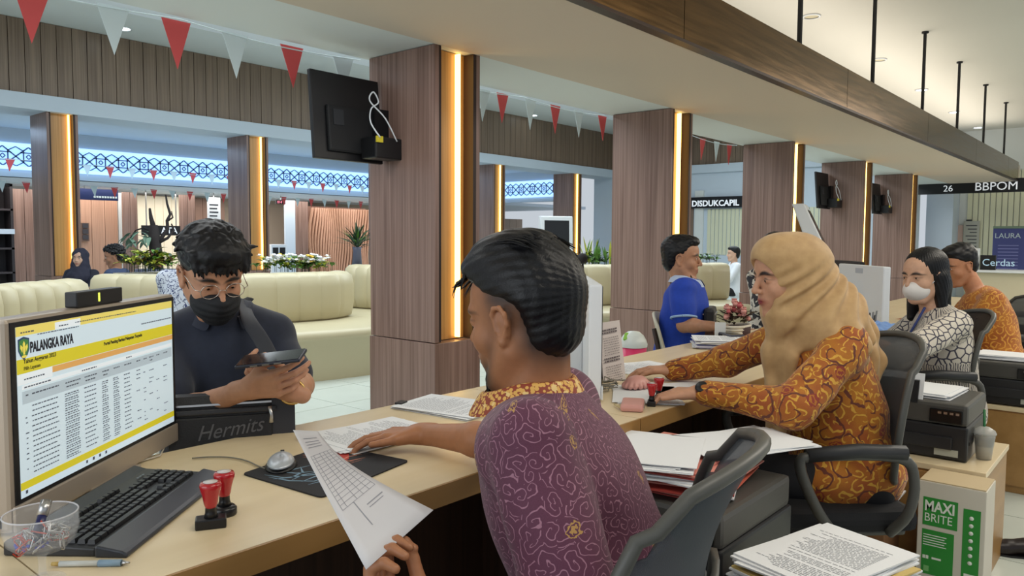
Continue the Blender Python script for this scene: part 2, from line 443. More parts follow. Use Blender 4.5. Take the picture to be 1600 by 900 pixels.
# gallery behind the arcade
struct('ceiling_gallery', MB().box((-1, YA+.7, 3.24), (XE, 16.1, 3.4)), COOL)
struct('ceiling_rear', MB().box((-1, 16.1, 2.36), (23, 21, 2.46)), COOL)
fa = struct('wall_fascia', MB().box((-1, 16.08, 2.36), (17.6, 16.3, 3.24)), COOL)
struct('wall_rear', MB().box((-1, 20.2, 0), (23, 20.4, 2.6)), mat('rear_wall_paint', (176, 158, 140), .7))
struct('wall_side_gallery', MB().box((17.5, 12.9, 2.36), (17.7, 16.3, 3.24)), COOL)
def lattice(name, o, ux, n, cw, h, label):
    root = empty(name, o, label, 'light panel')
    ux = np.array(ux, float); nn = np.array([ux[1], -ux[0], 0]); o = np.array(o, float)
    M = lambda a, z, d: o+ux*a+nn*d+ZZ*z
    L = n*cw
    b = MB(); b.add([M(0, 0, 0), M(L, 0, 0), M(L, h, 0), M(0, h, 0)], [(0, 1, 2, 3)]); b.build('glowing_back', GLOWBLUE, root)
    fr = MB()
    def bar(a0, z0, a1, z1, wd, d=.02):
        p, q = np.array([a0, z0]), np.array([a1, z1]); t = (q-p)/np.linalg.norm(q-p); s_ = np.array([-t[1], t[0]])*wd/2
        c = [p-s_, q-s_, q+s_, p+s_]
        fr.add([M(x_, z_, .006) for x_, z_ in c]+[M(x_, z_, d) for x_, z_ in c], [(0, 1, 2, 3), (7, 6, 5, 4), (0, 4, 5, 1), (1, 5, 6, 2), (2, 6, 7, 3), (3, 7, 4, 0)])
    for i in range(n):
        a = i*cw; c = a+cw/2; m_ = h/2
        for s1 in (-1, 1):
            bar(a, m_, c, m_+s1*h*.42, .022); bar(c, m_+s1*h*.42, a+cw, m_, .022)
            bar(a+cw*.18, m_+s1*h*.17, a+cw*.82, m_+s1*h*.17, .02)
            bar(a, m_+s1*h*.42, c-cw*.2, m_+s1*h*.24, .018); bar(a+cw, m_+s1*h*.42, c+cw*.2, m_+s1*h*.24, .018)
            bar(c+s1*cw*.2, m_-h*.28, c+s1*cw*.2, m_+h*.28, .02)
        bar(c-cw*.1, m_, c, m_+h*.1, .016); bar(c, m_+h*.1, c+cw*.1, m_, .016); bar(c+cw*.1, m_, c, m_-h*.1, .016); bar(c, m_-h*.1, c-cw*.1, m_, .016)
    o2 = fr.build('fretwork', mat('fret_dark', (92, 116, 164), .6), root); o2['kind'] = 'stuff'
    f2 = MB()
    for z0, z1 in ((-.03, .03), (h-.03, h+.03)):
        v = [M(-.02, z0, 0), M(L+.02, z0, 0), M(L+.02, z1, 0), M(-.02, z1, 0), M(-.02, z0, .05), M(L+.02, z0, .05), M(L+.02, z1, .05), M(-.02, z1, .05)]
        f2.add(v, [(0, 1, 2, 3), (7, 6, 5, 4), (0, 4, 5, 1), (1, 5, 6, 2), (2, 6, 7, 3), (3, 7, 4, 0)])
    f2.build('rail', mat('rail_glow', (190, 225, 255), .5, emit=.9), root)
lattice('lattice_light', (3.2, 16.06, 2.52), (1, 0, 0), 34, .42, .42, 'long blue glowing fretwork light running behind the far arcade columns')
lattice('lattice_light', (17.48, 16.0, 2.52), (0, -1, 0), 7, .42, .42, 'short blue glowing fretwork light at the right end of the arcade ceiling')

# ---------------------------------------------------------------- columns
def column(x, y, top, label, strip=.72, wd=.42, dp=.65, joint=.6, group='wood-clad columns of the near row'):
    r = empty('column', (x+wd/2, y+dp/2, 0), label, 'column', group)
    st = .035
    b = MB(); b.box((x, y+.12, joint), (x+wd, y+dp, top)); b.build('shaft', WOOD, r)
    MB().box((x, y, joint), (x+st, y+.12, top)).build('left_stile', WOOD, r)
    MB().box((x+wd-st, y, joint), (x+wd, y+.12, top)).build('right_stile', WOOD, r)
    MB().box((x+st, y-.001, joint), (x+st+.02, y+.118, top)).box((x+wd-st-.03, y-.001, joint), (x+wd-st, y+.118, top)).build('dark_reveal', DARKEDGE, r)
    MB().box((x+st+.02, y+.09, joint), (x+wd-st-.03, y+.119, top)).build('lining', AMBER, r)
    xx = x+st+.02+(wd-2*st-.05)*strip
    MB().box((xx, y+.05, joint+.01), (xx+.014, y+.09, top-.005)).build('light_strip', LED, r)
    MB().box((x-.006, y-.006, 0), (x+wd+.006, y+dp+.006, joint-.006), bev=.004).build('plinth', WOOD, r)
    return r
colx = [3.46, 6.53, 9.62, 12.6, 15.5]
words = ['wood-clad column with a lit gold slot nearest the camera, carrying a television', 'second wood-clad column, standing behind the man in the blue polo', 'third wood-clad column, behind the seated woman in the tan headscarf',
         'fourth wood-clad column, behind the white kiosk with a television on it', 'last wood-clad column of the near row, beside the BBPOM sign']
for x, wl in zip(colx, words): column(x, 3.6, 2.515, wl)
words = ['far arcade column at the left edge, above the woman in the dark headscarf', 'far arcade column right of the masked man, behind the white flowers', 'far arcade column hidden behind the nearest column',
         'far arcade column just right of the nearest column', 'far arcade column at the right end, by the screen kiosk']
for x, wl in zip([4.14, 7.29, 10.5, 13.75, 16.95], words): column(x, YA, 3.06, wl, strip=.85, joint=.7, group='columns of the far arcade')

# ---------------------------------------------------------------- ceiling downlights
DL = mat('lamp_glow', (235, 250, 255), .5, emit=9)
def downlight(p, lit, label, group=None, r=.075):
    o = empty('downlight', p, label, 'downlight', group)
    MB().lathe([(r, 0), (r+.02, 0), (r+.022, -.012), (r, -.014)], p, 20, cap=False).build('rim', WPLAST, o)
    MB().lathe([(.002, -.006), (r, -.006)], p, 20, cap=False).build('lens', DL if lit else mat('unlit_lens', (200, 190, 160), .3), o)
for px, py, lit, s_ in [(1268, 25, 0, 'unlit round downlight, first above the bronze beam'), (1374, 93, 0, 'unlit round downlight, second above the bronze beam'), (1440, 140, 1, 'glowing downlight, third above the bronze beam'),
                   (1491, 175, 1, 'glowing downlight, fourth above the bronze beam'), (1528, 199, 1, 'glowing downlight, fifth above the bronze beam')]:
    p = onz(px, py, 3.838); downlight(tuple(p), lit, s_, 'office downlights', r=.08)
for px, py, s_ in [(192, 44, 'bright downlight over the plank wall, beside the white pennant'), (833, 180, 'bright downlight over the plank wall, between the two nearest columns')]:
    downlight(tuple(onz(px, py, 4.308)), 1, s_, 'hall downlights', r=.1)
for px, py, s_ in [(204, 222, 'small bright downlight above the blue fretwork, left bay'), (561, 258, 'small bright downlight above the blue fretwork, by the television')]:
    downlight(tuple(onz(px, py, 3.238)), 1, s_, 'gallery downlights', r=.12)

# ---------------------------------------------------------------- signs
def ysign(name, x, y0, y1, z0, z1, label, words_):
    r = empty(name, (x, (y0+y1)/2, z0), label, 'sign', None)
    MB().box((x, y0, z0), (x+.08, y1, z1)).build('board', mat('sign_black', (20, 22, 26), .35), r)
    for s_, sz, yy, zz in words_:
        text('lettering', s_, sz, mat('letter_white', (240, 244, 250), .5, emit=.35), frame((x-.004, yy, zz), (0, -1, 0), (0, 0, 1), (-1, 0, 0)), r, .004, off=sz*.025)
    return r
yb = lambda px, py, x=18.6: onx(px, py, x)
a = yb(1435, 290); b2 = yb(1600, 283)
sg = ysign('hanging_sign', 18.6, -1.2, a[1], 2.30, 2.58, 'black hanging office sign reading 26 BBPOM in white letters', [])
for s_, px0, px1, py0, py1 in (('26', 1474, 1491, 283, 294), ('BBPOM', 1523, 1583, 278, 292)):
    A = yb(px0, (py0+py1)/2); Bq = yb(px1, (py0+py1)/2)
    hgt = (py1-py0)*18/1200
    o = text('lettering', s_, hgt/.72*.82, mat('letter_white', (240, 244, 250), .5, emit=.35), frame((18.594, A[1], 2.30+.05), (0, -1, 0), (0, 0, 1), (-1, 0, 0)), sg, .004)
MB().box((18.62, a[1]-.05, 2.58), (18.65, a[1]-.02, 3.84)).build('hanging_rod', BLACKM, sg)
A = onx(1078, 315, XE-.12); Bq = onx(1200, 315, XE-.12)
ysign('wall_sign', XE-.13, Bq[1], A[1]+.5, 2.13, 2.42, 'black wall sign reading DISDUKCAPIL in white letters at the hall end', [('DISDUKCAPIL', .215, A[1]-.06, 2.18)])
# office end wall, cream slats and pillar
wo = struct('wall_office_end', MB().box((20.6, -6, 0), (20.8, 4.3, 3.84)), WHITE)
for k in range(44):
    y0 = -1.0+k*.115
    if y0 > 3.5: break
    MB().box((20.56, y0, 0), (20.595, y0+.095, 2.9)).build('slat', SLAT, wo)
struct('wall_pier', MB().box((19.9, 3.75, 0), (20.59, 4.3, 3.84)), COOL)
struct('trim_4', MB().box((19.0, 4.2, 2.9), (20.6, 4.3, 3.84)), WHITE)
# ---------------------------------------------------------------- bunting strings
RED = mat('pennant_red', (214, 84, 84), .6); WHT = mat('pennant_white', (214, 226, 228), .6)
def bunting(label, A, Bq, n, w_, h_, sag=.03, start=0, at_=None):
    A = np.array(A, float); Bq = np.array(Bq, float); r = empty('pennant_string', A, label, 'bunting', 'pennant strings')
    P = [A+(Bq-A)*i/40-ZZ*sag*sin(pi*((i/40*n/3) % 1)) for i in range(41)]
    MB().tube(P, .004, 5).build('string', WHT, r)
    u = nrm(Bq-A)
    for i in range(n if at_ is None else len(at_)):
        c = A+(Bq-A)*(i+.5)/n; rr = random.Random(i*7+n); red = (i+start) % 2 == 0
        if at_ is not None: px, red = at_[i]; c = ony(px, 60, A[1]); c[2] = A[2]
        c = c-ZZ*.01; nn = np.array([-u[1], u[0], 0])
        tip = c-ZZ*h_*(.95+.1*rr.random())+nn*h_*rr.uniform(-.12, .12)+u*h_*rr.uniform(-.06, .06)
        l = c-u*w_/2; q = c+u*w_/2
        v = [l, q, tip, l+nn*.003, q+nn*.003, tip+nn*.003]
        MB().add(v, [(0, 1, 2), (5, 4, 3), (0, 3, 4, 1), (1, 4, 5, 2), (2, 5, 3, 0)]).build('pennant', RED if red else WHT, r)
# pennants along the soffit edge: about one every 0.38 m
A = (1.05, 4.33, 2.515)
bunting('string of large red and white pennants along the soffit edge, left of the nearest column', (.865, 4.33, 2.515), (3.45, 4.33, 2.515), 6, .17, .26, at_=[(52, 1), (178, 0), (276, 1), (367, 0), (456, 1), (536, 0)])
bunting('string of red and white pennants on the soffit edge between the first and second columns', (3.95, 4.33, 2.515), (6.5, 4.33, 2.515), 6, .15, .25, at_=[(757, 0), (786, 1), (830, 0), (869, 1), (906, 0), (943, 1)])
bunting('string of red and white pennants on the soffit edge between the second and third columns', (7.0, 4.33, 2.515), (9.6, 4.33, 2.515), 6, .15, .25, at_=[(1102, 1), (1124, 0), (1144, 1)])
bunting('high string of small pennants crossing the rear gallery', (3.5, 15.2, 2.62), (14.5, 15.9, 2.62), 26, .16, .22, .05)
bunting('low string of small pennants crossing the rear gallery', (3.0, 16.8, 2.34), (15.5, 17.2, 2.3), 30, .15, .22, .05, 1)
# ---------------------------------------------------------------- rear gallery shopfronts
def thing(name, loc, label, cat, group=None): return empty(name, tuple(loc), label, cat, group)
def yspan(px0, px1, y, pyt, pyb):   # rectangle facing the office at depth y, from two edges
    a = ony(px0, pyt, y); b = ony(px1, pyt, y); c = ony(px0, pyb, y)
    return a[0], b[0], c[2], a[2]
def panel_wall(label, px0, px1, y, z1, m, n, name='partition', z0=0):
    a = ony(px0, 380, y)[0]; b = ony(px1, 380, y)[0]
    r = thing(name, ((a+b)/2, y, z0), label, 'partition')
    for i in range(n):
        MB().box((a+(b-a)*i/n+.005, y, z0), (a+(b-a)*(i+1)/n-.005, y+.06, z1)).build('board', m, r)
    return r
panel_wall('tall purple-brown wooden partition behind the left arcade column', 22, 74, 19.0, 2.3, WOOD, 3)
panel_wall('peach wooden partition under the navy hanging sign', 123, 185, 18.6, 2.3, PINKWOOD, 3)
panel_wall('white door-width panel right of the peach partition', 186, 193, 18.6, 2.3, WHITE, 1)
panel_wall('narrow dark wooden pillar between the bare tree and the peach partition', 193, 216, 18.2, 2.3, WOOD, 2)
panel_wall('narrow grey wooden pillar just left of the masked man', 282, 306, 18.2, 2.3, WOOD, 2)
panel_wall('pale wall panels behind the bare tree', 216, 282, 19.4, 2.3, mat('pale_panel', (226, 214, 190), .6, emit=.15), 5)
panel_wall('dark wooden screen right of the masked man', 306, 352, 19.4, 2.3, mat('brown_panel', (120, 92, 78), .6), 4)
panel_wall('brown wooden partition behind the white flowers', 462, 482, 18.6, 2.3, WOOD, 2)
panel_wall('white pillar behind the white flowers', 446, 462, 18.3, 2.3, COOL, 1)
panel_wall('beige partition left of the screen kiosk', 776, 816, 19.2, 2.05, mat('beige_panel', (150, 132, 116), .6), 4)
# wavy slat screen
a = ony(484, 380, 18.9)[0]; b = ony(578, 380, 18.9)[0]
r = thing('wavy_screen', ((a+b)/2, 18.9, 0), 'wavy pink wooden slat screen behind the spiky dracaena', 'screen')
n = 26
for i in range(n):
    x = a+(b-a)*(i+.5)/n
    P = [(x+.05*sin(z*3.2+i*.35), 18.9+.05*sin(z*2.1+i*.5), z) for z in np.linspace(0, 2.15, 14)]
    v = []; 
    for (X, Y, Z) in P: v += [(X-.022, Y-.05, Z), (X+.022, Y-.05, Z), (X+.022, Y+.05, Z), (X-.022, Y+.05, Z)]
    f = [(4*j+k, 4*j+(k+1) % 4, 4*j+4+(k+1) % 4, 4*j+4+k) for j in range(13) for k in range(4)]
    MB().add(v, f, True).build('slat', PINKWOOD, r)
MB().box((a, 19.1, 0), (b, 19.15, 2.2)).build('backing', mat('screen_backing', (120, 88, 74), .7), r)
# dark shelving at the far left, with small lit goods
a = ony(-25, 380, 18.3)[0]; b = ony(20, 380, 18.3)[0]
r = thing('display_cabinet', ((a+b)/2, 18.4, 0), 'dark open display cabinet at the far left edge of the hall', 'cabinet')
MB().box((a, 18.6, 0), (b, 18.7, 2.35)).build('back', mat('cabinet_dark', (46, 40, 42), .6), r)
for z in (.5, 1.0, 1.35, 1.8, 2.3): MB().box((a, 18.2, z), (b, 18.6, z+.04)).build('shelf', mat('cabinet_shelf', (60, 52, 54), .5), r)
for x in (a, b-.05): MB().box((x, 18.2, 0), (x+.05, 18.6, 2.35)).build('side', mat('cabinet_dark', (46, 40, 42), .6), r)
MB().box((a, 18.15, 1.32), (b, 18.2, 1.42)).build('pale_rail', COOL, r)
# navy hanging sign, switch cabinet
A = ony(124, 294, 17.6); Bq = ony(185, 314, 17.6)
r = thing('navy_sign', ((A[0]+Bq[0])/2, 17.6, Bq[2]), 'navy blue hanging sign with a small white line of lettering', 'sign')
MB().box((A[0], 17.6, Bq[2]), (Bq[0], 17.66, A[2])).build('board', mat('navy_board', (34, 46, 92), .5), r); [MB().box((x_, 17.62, A[2]), (x_+.02, 17.64, 2.36)).build('hanger', STEEL, r) for x_ in (A[0]+.1, Bq[0]-.1)]
b_ = MB()
for i in range(9): b_.box((A[0]+.28+i*.055, 17.592, Bq[2]+.05), (A[0]+.32+i*.055, 17.6, Bq[2]+.09))
b_.build('small_lettering', WHT, r)
A = ony(126, 348, 18.5); Bq = ony(140, 377, 18.5)
r = thing('wall_box', ((A[0]+Bq[0])/2, 18.5, Bq[2]), 'dark louvred panel box on the peach partition', 'panel box')
MB().box((A[0], 18.5, Bq[2]), (Bq[0], 18.59, A[2])).build('case', mat('louvre_frame', (120, 92, 78), .5), r)
for i in range(3): MB().box((A[0]+.03, 18.47, Bq[2]+.04+i*.13), (Bq[0]-.03, 18.5, Bq[2]+.14+i*.13)).build('louvre', mat('louvre_dark', (60, 56, 60), .5), r)
# dark shop sign with white letters behind the tree
A = ony(222, 352, 18.0); Bq = ony(282, 368, 18.0)
r = thing('shop_sign', ((A[0]+Bq[0])/2, 18, Bq[2]), 'dark sign partly hidden by the bare tree, ending in the letters ATA', 'sign')
MB().box((A[0], 18.0, Bq[2]), (Bq[0], 18.05, A[2])).build('board', BLACKM, r); [MB().box((x_, 18.01, A[2]), (x_+.02, 18.03, 2.36)).build('hanger', STEEL, r) for x_ in (A[0]+.1, Bq[0]-.1)]
text('lettering', 'ATA', .2, mat('letter_white', (240, 244, 250), .5, emit=.35), frame((ony(252, 366, 17.99)[0], 17.99, Bq[2]+.05), (1, 0, 0), (0, 0, 1), (0, -1, 0)), r, .003)
A = ony(324, 308, 17.9); Bq = ony(345, 352, 17.9)
r = thing('notice_board', ((A[0]+Bq[0])/2, 17.9, Bq[2]), 'white printed notice hanging behind the masked man', 'notice')
MB().box((A[0], 17.9, Bq[2]), (Bq[0], 17.92, A[2])).build('sheet', PAPER, r); MB().box(((A[0]+Bq[0])/2-.01, 17.9, A[2]), ((A[0]+Bq[0])/2+.01, 17.92, 2.36)).build('hanger', STEEL, r)
b_ = MB()
for i in range(5): b_.box((A[0]+.05, 17.895, A[2]-.2-i*.09), (Bq[0]-.06-.03*(i % 2), 17.9, A[2]-.165-i*.09))
b_.build('print', INK, r)
# low counter with screens behind the flowers
A = ony(424, 382, 17.9); Bq = ony(448, 405, 17.9)
r = thing('ticket_machine', ((A[0]+Bq[0])/2, 17.9, 0), 'white cabinet with two dark square screens behind the white flowers', 'machine')
MB().box((A[0], 17.9, .0), (Bq[0], 18.3, A[2]), bev=.01).build('body', WPLAST, r)
for i in range(2):
    x0 = A[0]+.04+i*(Bq[0]-A[0]-.04)/2; MB().box((x0, 17.885, Bq[2]), (x0+(Bq[0]-A[0])/2-.07, 17.9, A[2]-.08)).build('screen', BLACK, r)
# red lamp digits
r = thing('queue_display', tuple(ony(440, 316, 17.5)), 'small dark display with pink lit digits behind the right arcade bay', 'display')
A = ony(432, 312, 17.5); Bq = ony(446, 319, 17.5)
MB().box((A[0], 17.5, Bq[2]), (Bq[0], 17.56, A[2])).build('case', BLACK, r); MB().box(((A[0]+Bq[0])/2-.01, 17.5, A[2]), ((A[0]+Bq[0])/2+.01, 17.52, 2.36)).build('hanger', STEEL, r)
text('digits', '014', (A[2]-Bq[2])*.9, mat('digit_glow', (240, 130, 150), .5, emit=1.2), frame((A[0]+.02, 17.495, Bq[2]+.015), (1, 0, 0), (0, 0, 1), (0, -1, 0)), r)
# ---------------------------------------------------------------- banquettes
def sofa(pts, label, zt=.93, zs=.45, deep=.85, name='banquette', ledge=.3, extra=None):
    """pts: (px, t) seam positions of the back cushions, left to right"""
    def gp(px, t, z): d = ray(px, 400); return np.array([d[0]*t, d[1]*t, z])
    G = [gp(px, t, 0) for px, t in pts]; n = len(G)
    tan = [nrm(G[min(i+1, n-1)]-G[max(i-1, 0)]) for i in range(n)]; nor = [np.array([q[1], -q[0], 0]) for q in tan]
    r = thing(name, tuple(sum(G)/n), label, 'sofa', 'cream banquettes')
    for i in range(n-1):
        rows = []
        m = 8
        for j in range(m+1):
            s = j/m; c = G[i]*(1-s)+G[i+1]*s; nn = nrm(nor[i]*(1-s)+nor[i+1]*s); bul = .02*(sin(pi*s)**.45 if 0 < s < 1 else 0)
            prof = [(.0-.03, zs-.02), (.05, zs+.02), (.075+0, zs+.15), (.075, zt-.14), (.055, zt-.045), (.0, zt-.008), (-.09, zt), (-.16, zt-.01), (-.2, zt-.05), (-.2, zs)]
            rows.append([tuple(c+nn*(a+bul-.05)+ZZ*(z+(bul*.35 if z > zt-.1 else 0))) for a, z in prof])
        MB().sheet(rows).build('back_cushion', CREAM, r)
    S0 = []; S1 = []
    rows = []
    for i in range(n):
        for s in ([0, .5] if i < n-1 else [0]):
            c = G[i]*(1-s)+(G[min(i+1, n-1)])*s; nn = nrm(nor[i]*(1-s)+nor[min(i+1, n-1)]*s)
            prof = [(-.1, zs-.005), (.3, zs), (deep-.08, zs), (deep-.02, zs-.015), (deep, zs-.05), (deep-.005, zs-.09), (deep-.02, zs-.1), (deep-.02, .0)]
            rows.append([tuple(c+nn*a+ZZ*z) for a, z in prof])
    MB().sheet(rows).build('seat', CREAM, r)
    rows = [[tuple(G[i]-nor[i]*.18+ZZ*(zt-.045)), tuple(G[i]-nor[i]*(.18+ledge)+ZZ*(zt-.045)), tuple(G[i]-nor[i]*(.18+ledge)+ZZ*(zt-.2))] for i in range(n)]
    MB().sheet(rows, smooth=False).build('rear_ledge', mat('ledge_cream', (226, 216, 188), .4), r)
    return r
sofa([(-55, 5.15), (-28, 5.25), (-2, 5.4), (24, 5.55), (51, 5.72), (80, 5.9), (108, 6.1), (135, 6.35)], 'cream channel-backed banquette nearest the monitor at the left edge', deep=.6)
sofa([(141, 7.0), (181, 6.98), (219, 6.95), (256, 6.95), (298, 7.0), (342, 7.1), (386, 7.25), (431, 7.42), (467, 7.55), (500, 7.7), (529, 7.9), (549, 8.2)], 'long curved cream banquette behind the masked man')
sofa([(540, 9.2), (556, 9.1), (574, 9.0), (596, 8.95), (622, 8.95), (650, 9.0), (680, 9.05), (712, 9.1), (745, 9.2), (780, 9.3), (816, 9.4), (850, 9.5), (884, 9.55), (918, 9.6), (952, 9.7), (985, 9.8)], 'cream banquette beyond the nearest column, under the leafy planter', zt=.96)
sofa([(1020, 10.4), (1055, 10.5), (1090, 10.6), (1113, 10.7), (1140, 10.8)], 'cream banquette right of the man in the blue polo', zt=.96)
# ---------------------------------------------------------------- plants
def leaf_mat(n, c): return mat(n, c, .5, noise=.25, nscale=9)
LG = leaf_mat('leaf_green', (84, 128, 52)); LD = leaf_mat('leaf_dark', (44, 66, 44)); LY = leaf_mat('leaf_yellow', (176, 184, 74)); LR = leaf_mat('leaf_red', (98, 62, 50)); FWt = mat('flower_white', (232, 234, 236), .6); FY = mat('flower_yellow', (232, 196, 70), .6)
def leafv(b, p, d, L, W, up=.2, bend=.4, fold=.15):
    d = nrm(d); s = nrm(np.cross(d, ZZ)+1e-6); u = np.cross(s, d); p = np.array(p, float)
    prof = [(0, .15), (.3, .9), (.6, 1), (.85, .55), (1, .04)]; v = []
    for t, wd in prof:
        c = p+d*L*t-ZZ*bend*L*t*t+u*up*L*t
        v += [c-s*W*wd/2+u*fold*W*wd, c, c+s*W*wd/2+u*fold*W*wd]
    f = []
    for i in range(4): f += [(3*i, 3*i+1, 3*i+4, 3*i+3), (3*i+1, 3*i+2, 3*i+5, 3*i+4)]
    b.add(v, f, True)
def bushy(p0, p1, label, h, n, cols, flowers=None, W=.05, L=.12, seed=1, name='planter_bed', cat='plant'):
    rr = random.Random(seed); p0 = np.array(p0); p1 = np.array(p1)
    r = thing(name, (p0+p1)/2, label, cat); lo_, hi_ = np.minimum(p0, p1), np.maximum(p0, p1); MB().box((lo_[0]-.14, lo_[1]-.16, 0), (hi_[0]+.14, hi_[1]+.16, min(p0[2], p1[2])-.01)).build('planter_box', mat('planter_cream', (200, 190, 160), .5), r); bs = [MB() for _ in cols]; st = MB()
    for i in range(n):
        c = p0+(p1-p0)*rr.random()+np.array([rr.uniform(-.12, .12), rr.uniform(-.15, .15), 0]); hh = h*rr.uniform(.35, 1)
        st.tube([c, c+ZZ*hh], .003, 4, False)
        for k in range(6):
            a = rr.random()*6.28; leafv(bs[rr.randrange(len(cols))], c+ZZ*hh*rr.uniform(.5, 1), (cos(a), sin(a), rr.uniform(.1, 1.2)), L*rr.uniform(.7, 1.3), W, .1, .4)
    for b, m in zip(bs, cols): q_ = b.build('foliage', m, r); q_['kind'] = 'stuff'
    q_ = st.build('stems', LD, r); q_['kind'] = 'stuff'
    if flowers:
        for m, k in flowers:
            b = MB()
            for i in range(k):
                c = p0+(p1-p0)*rr.random()+np.array([rr.uniform(-.12, .12), rr.uniform(-.15, .1), h*rr.uniform(.55, 1.1)])
                for j in range(5):
                    a = j*1.256+rr.random()*.4; leafv(b, c, (cos(a), sin(a)*.6-.3, .5), .045, .035, .1, .3)
            q_ = b.build('blossoms', m, r); q_['kind'] = 'stuff'
    return r
g = lambda px, py, t: tuple(at(px, py, t))
bushy(g(208, 425, 8.2), g(270, 423, 8.2), 'low green and yellow foliage bed beneath the bare tree', .24, 60, [LG, LY, LY, LD, LR], seed=3, L=.13, W=.04)
bushy(g(418, 425, 8.0), g(505, 425, 8.3), 'bed of white artificial flowers with green leaves on the banquette ledge', .16, 46, [LG, LG, LY], [(FWt, 80), (FY, 14)], seed=5, L=.09)
bushy(g(897, 416, 10.3), g(960, 415, 10.3), 'leafy green planter bed behind the purple-shirted man', .16, 40, [LG, LG, LD], seed=8)
bushy(g(1085, 411, 11.2), g(1108, 410, 11.2), 'small clump of green leaves beside the blue-shirted man', .13, 14, [LG, LD], seed=9)
# snake plant blades
r = thing('snake_plant', g(935, 415, 10.3), 'upright spiky blades rising from the leafy planter', 'plant'); rr = random.Random(4)
for i in range(26):
    c = np.array(g(912+rr.random()*46, 414, 10.2+rr.random()*.3)); a = rr.random()*6.28; b = MB(); leafv(b, c, (cos(a)*.3, sin(a)*.3, 1), rr.uniform(.2, .42), .035, 0, .02); b.build('blade', LG if i % 3 else LY, r)
# dracaena
c = np.array(g(558, 417, 9.6)); r = thing('dracaena', c, 'spiky dark green dracaena in a slim grey pot on the banquette ledge', 'plant')
MB().lathe([(.0, 0), (.07, 0), (.05, .25), (.06, .3), (.02, .3)], c-ZZ*.05, 14).build('pot', mat('slate_pot', (88, 92, 112), .5), r)
rr = random.Random(2)
for i in range(90):
    a = rr.random()*6.28; el_ = rr.uniform(.0, 1.5); b = MB(); leafv(b, c+ZZ*(.2+.1*rr.random()), (cos(a)*cos(el_), sin(a)*cos(el_), sin(el_)+.25), rr.uniform(.25, .4), .024, .05, .25); b.build('blade', LD if i % 4 else LG, r)
# bare tree
c = np.array(g(243, 418, 9.5)); r = thing('bare_tree', c, 'dark twisted bare tree trunk with one drooping leafy branch', 'tree'); BK = mat('bark', (34, 28, 28), .8, bump=.6, nscale=40)
def gp2(px, py, t=9.5): return at(px, py, t)
MB().lathe([(0, 0), (.2, 0), (.24, c[2]-.02), (0, c[2]-.02)], (c[0], c[1], 0), 20, cap=False).build('tub', mat('slate_pot', (88, 92, 112), .5), r)
MB().tube([gp2(243, 420), gp2(244, 395), gp2(241, 372), gp2(240, 352)], [.085, .075, .07, .05], 9).build('trunk', BK, r)
for P, R in (([(240, 355), (236, 340), (234, 326)], .035), ([(244, 385), (252, 372), (262, 358), (261, 345), (266, 335), (261, 318), (259, 305)], .028), ([(250, 378), (262, 372), (272, 360), (268, 350)], .022), ([(238, 362), (225, 356), (212, 360), (203, 372)], .014), ([(262, 345), (270, 340), (268, 330)], .014)):
    MB().tube([gp2(x, y, 9.5+.05*i) for i, (x, y) in enumerate(P)], [R*(1-.6*i/(len(P)-1)) for i in range(len(P))], 7).build('branch', BK, r)
rr = random.Random(6); 
for i in range(26):
    b = MB(); p = gp2(rr.uniform(202, 236), rr.uniform(360, 378), 9.5+rr.uniform(-.1, .1)); a = rr.random()*6.28; leafv(b, p, (cos(a), sin(a), -.2), .17, .05, 0, .5); b.build('leaf', mat('leaf_sage', (110, 138, 120), .6), r)
# ---------------------------------------------------------------- kiosks and televisions
def kiosk(c, yaw, h, wd, label, lean=.22):
    r = empty('kiosk', tuple(c), label, 'kiosk'); f = np.array([cos(yaw), sin(yaw), 0]); s_ = np.array([-f[1], f[0], 0])
    def P(a, b, z): return np.array(c)+s_*a+f*b+ZZ*z
    def slab(x0, x1, pts): v = [P(x0, b, z) for b, z in pts]+[P(x1, b, z) for b, z in pts]; n = len(pts); return v, [tuple(range(n)), tuple(range(n, 2*n))[::-1]]+[(i, i+n, (i+1) % n+n, (i+1) % n) for i in range(n)]
    MB().add(*slab(-wd/2, wd/2, [(-.06, 0), (.12, 0), (.12, h*.62), (.12-lean, h), (.0-lean, h), (-.06, h*.62)])).build('body', WPLAST, r, bevel=.012)
    k0, k1 = .12, .12-lean
    q0 = lambda t: (k0+(k1-k0)*t+.004, h*.62+h*.38*t)
    a, b = q0(.12), q0(.9); MB().add([P(-wd*.38, *a), P(wd*.38, *a), P(wd*.38, *b), P(-wd*.38, *b), P(-wd*.38, a[0]-.01, a[1]), P(wd*.38, a[0]-.01, a[1]), P(wd*.38, b[0]-.01, b[1]), P(-wd*.38, b[0]-.01, b[1])], [(0, 1, 2, 3), (7, 6, 5, 4), (0, 4, 5, 1), (1, 5, 6, 2), (2, 6, 7, 3), (3, 7, 4, 0)]).build('screen', mat('kiosk_screen', (30, 32, 34), .15), r)
    MB().add(*slab(-wd*.1, wd*.1, [(k0+.0, h*.4), (k0+.02, h*.4), (k0+.02, h*.45), (k0, h*.45)])).build('card_slot', BLACK, r)
    MB().box((c[0]-.25, c[1]-.2, 0), (c[0]+.25, c[1]+.2, .03), bev=.01).build('foot', WPLAST, r)
    return r
c = at(1284, 450, 8.0); c[2] = 0; kiosk(c, radians(-75), 1.66, .42, 'white standing kiosk with a tilted dark screen behind the woman in the tan headscarf', .3)
c = at(866, 450, 11.5); c[2] = 0; kiosk(c, radians(235), 1.62, .5, 'white kiosk with a navy screen beyond the purple-shirted man', .03)
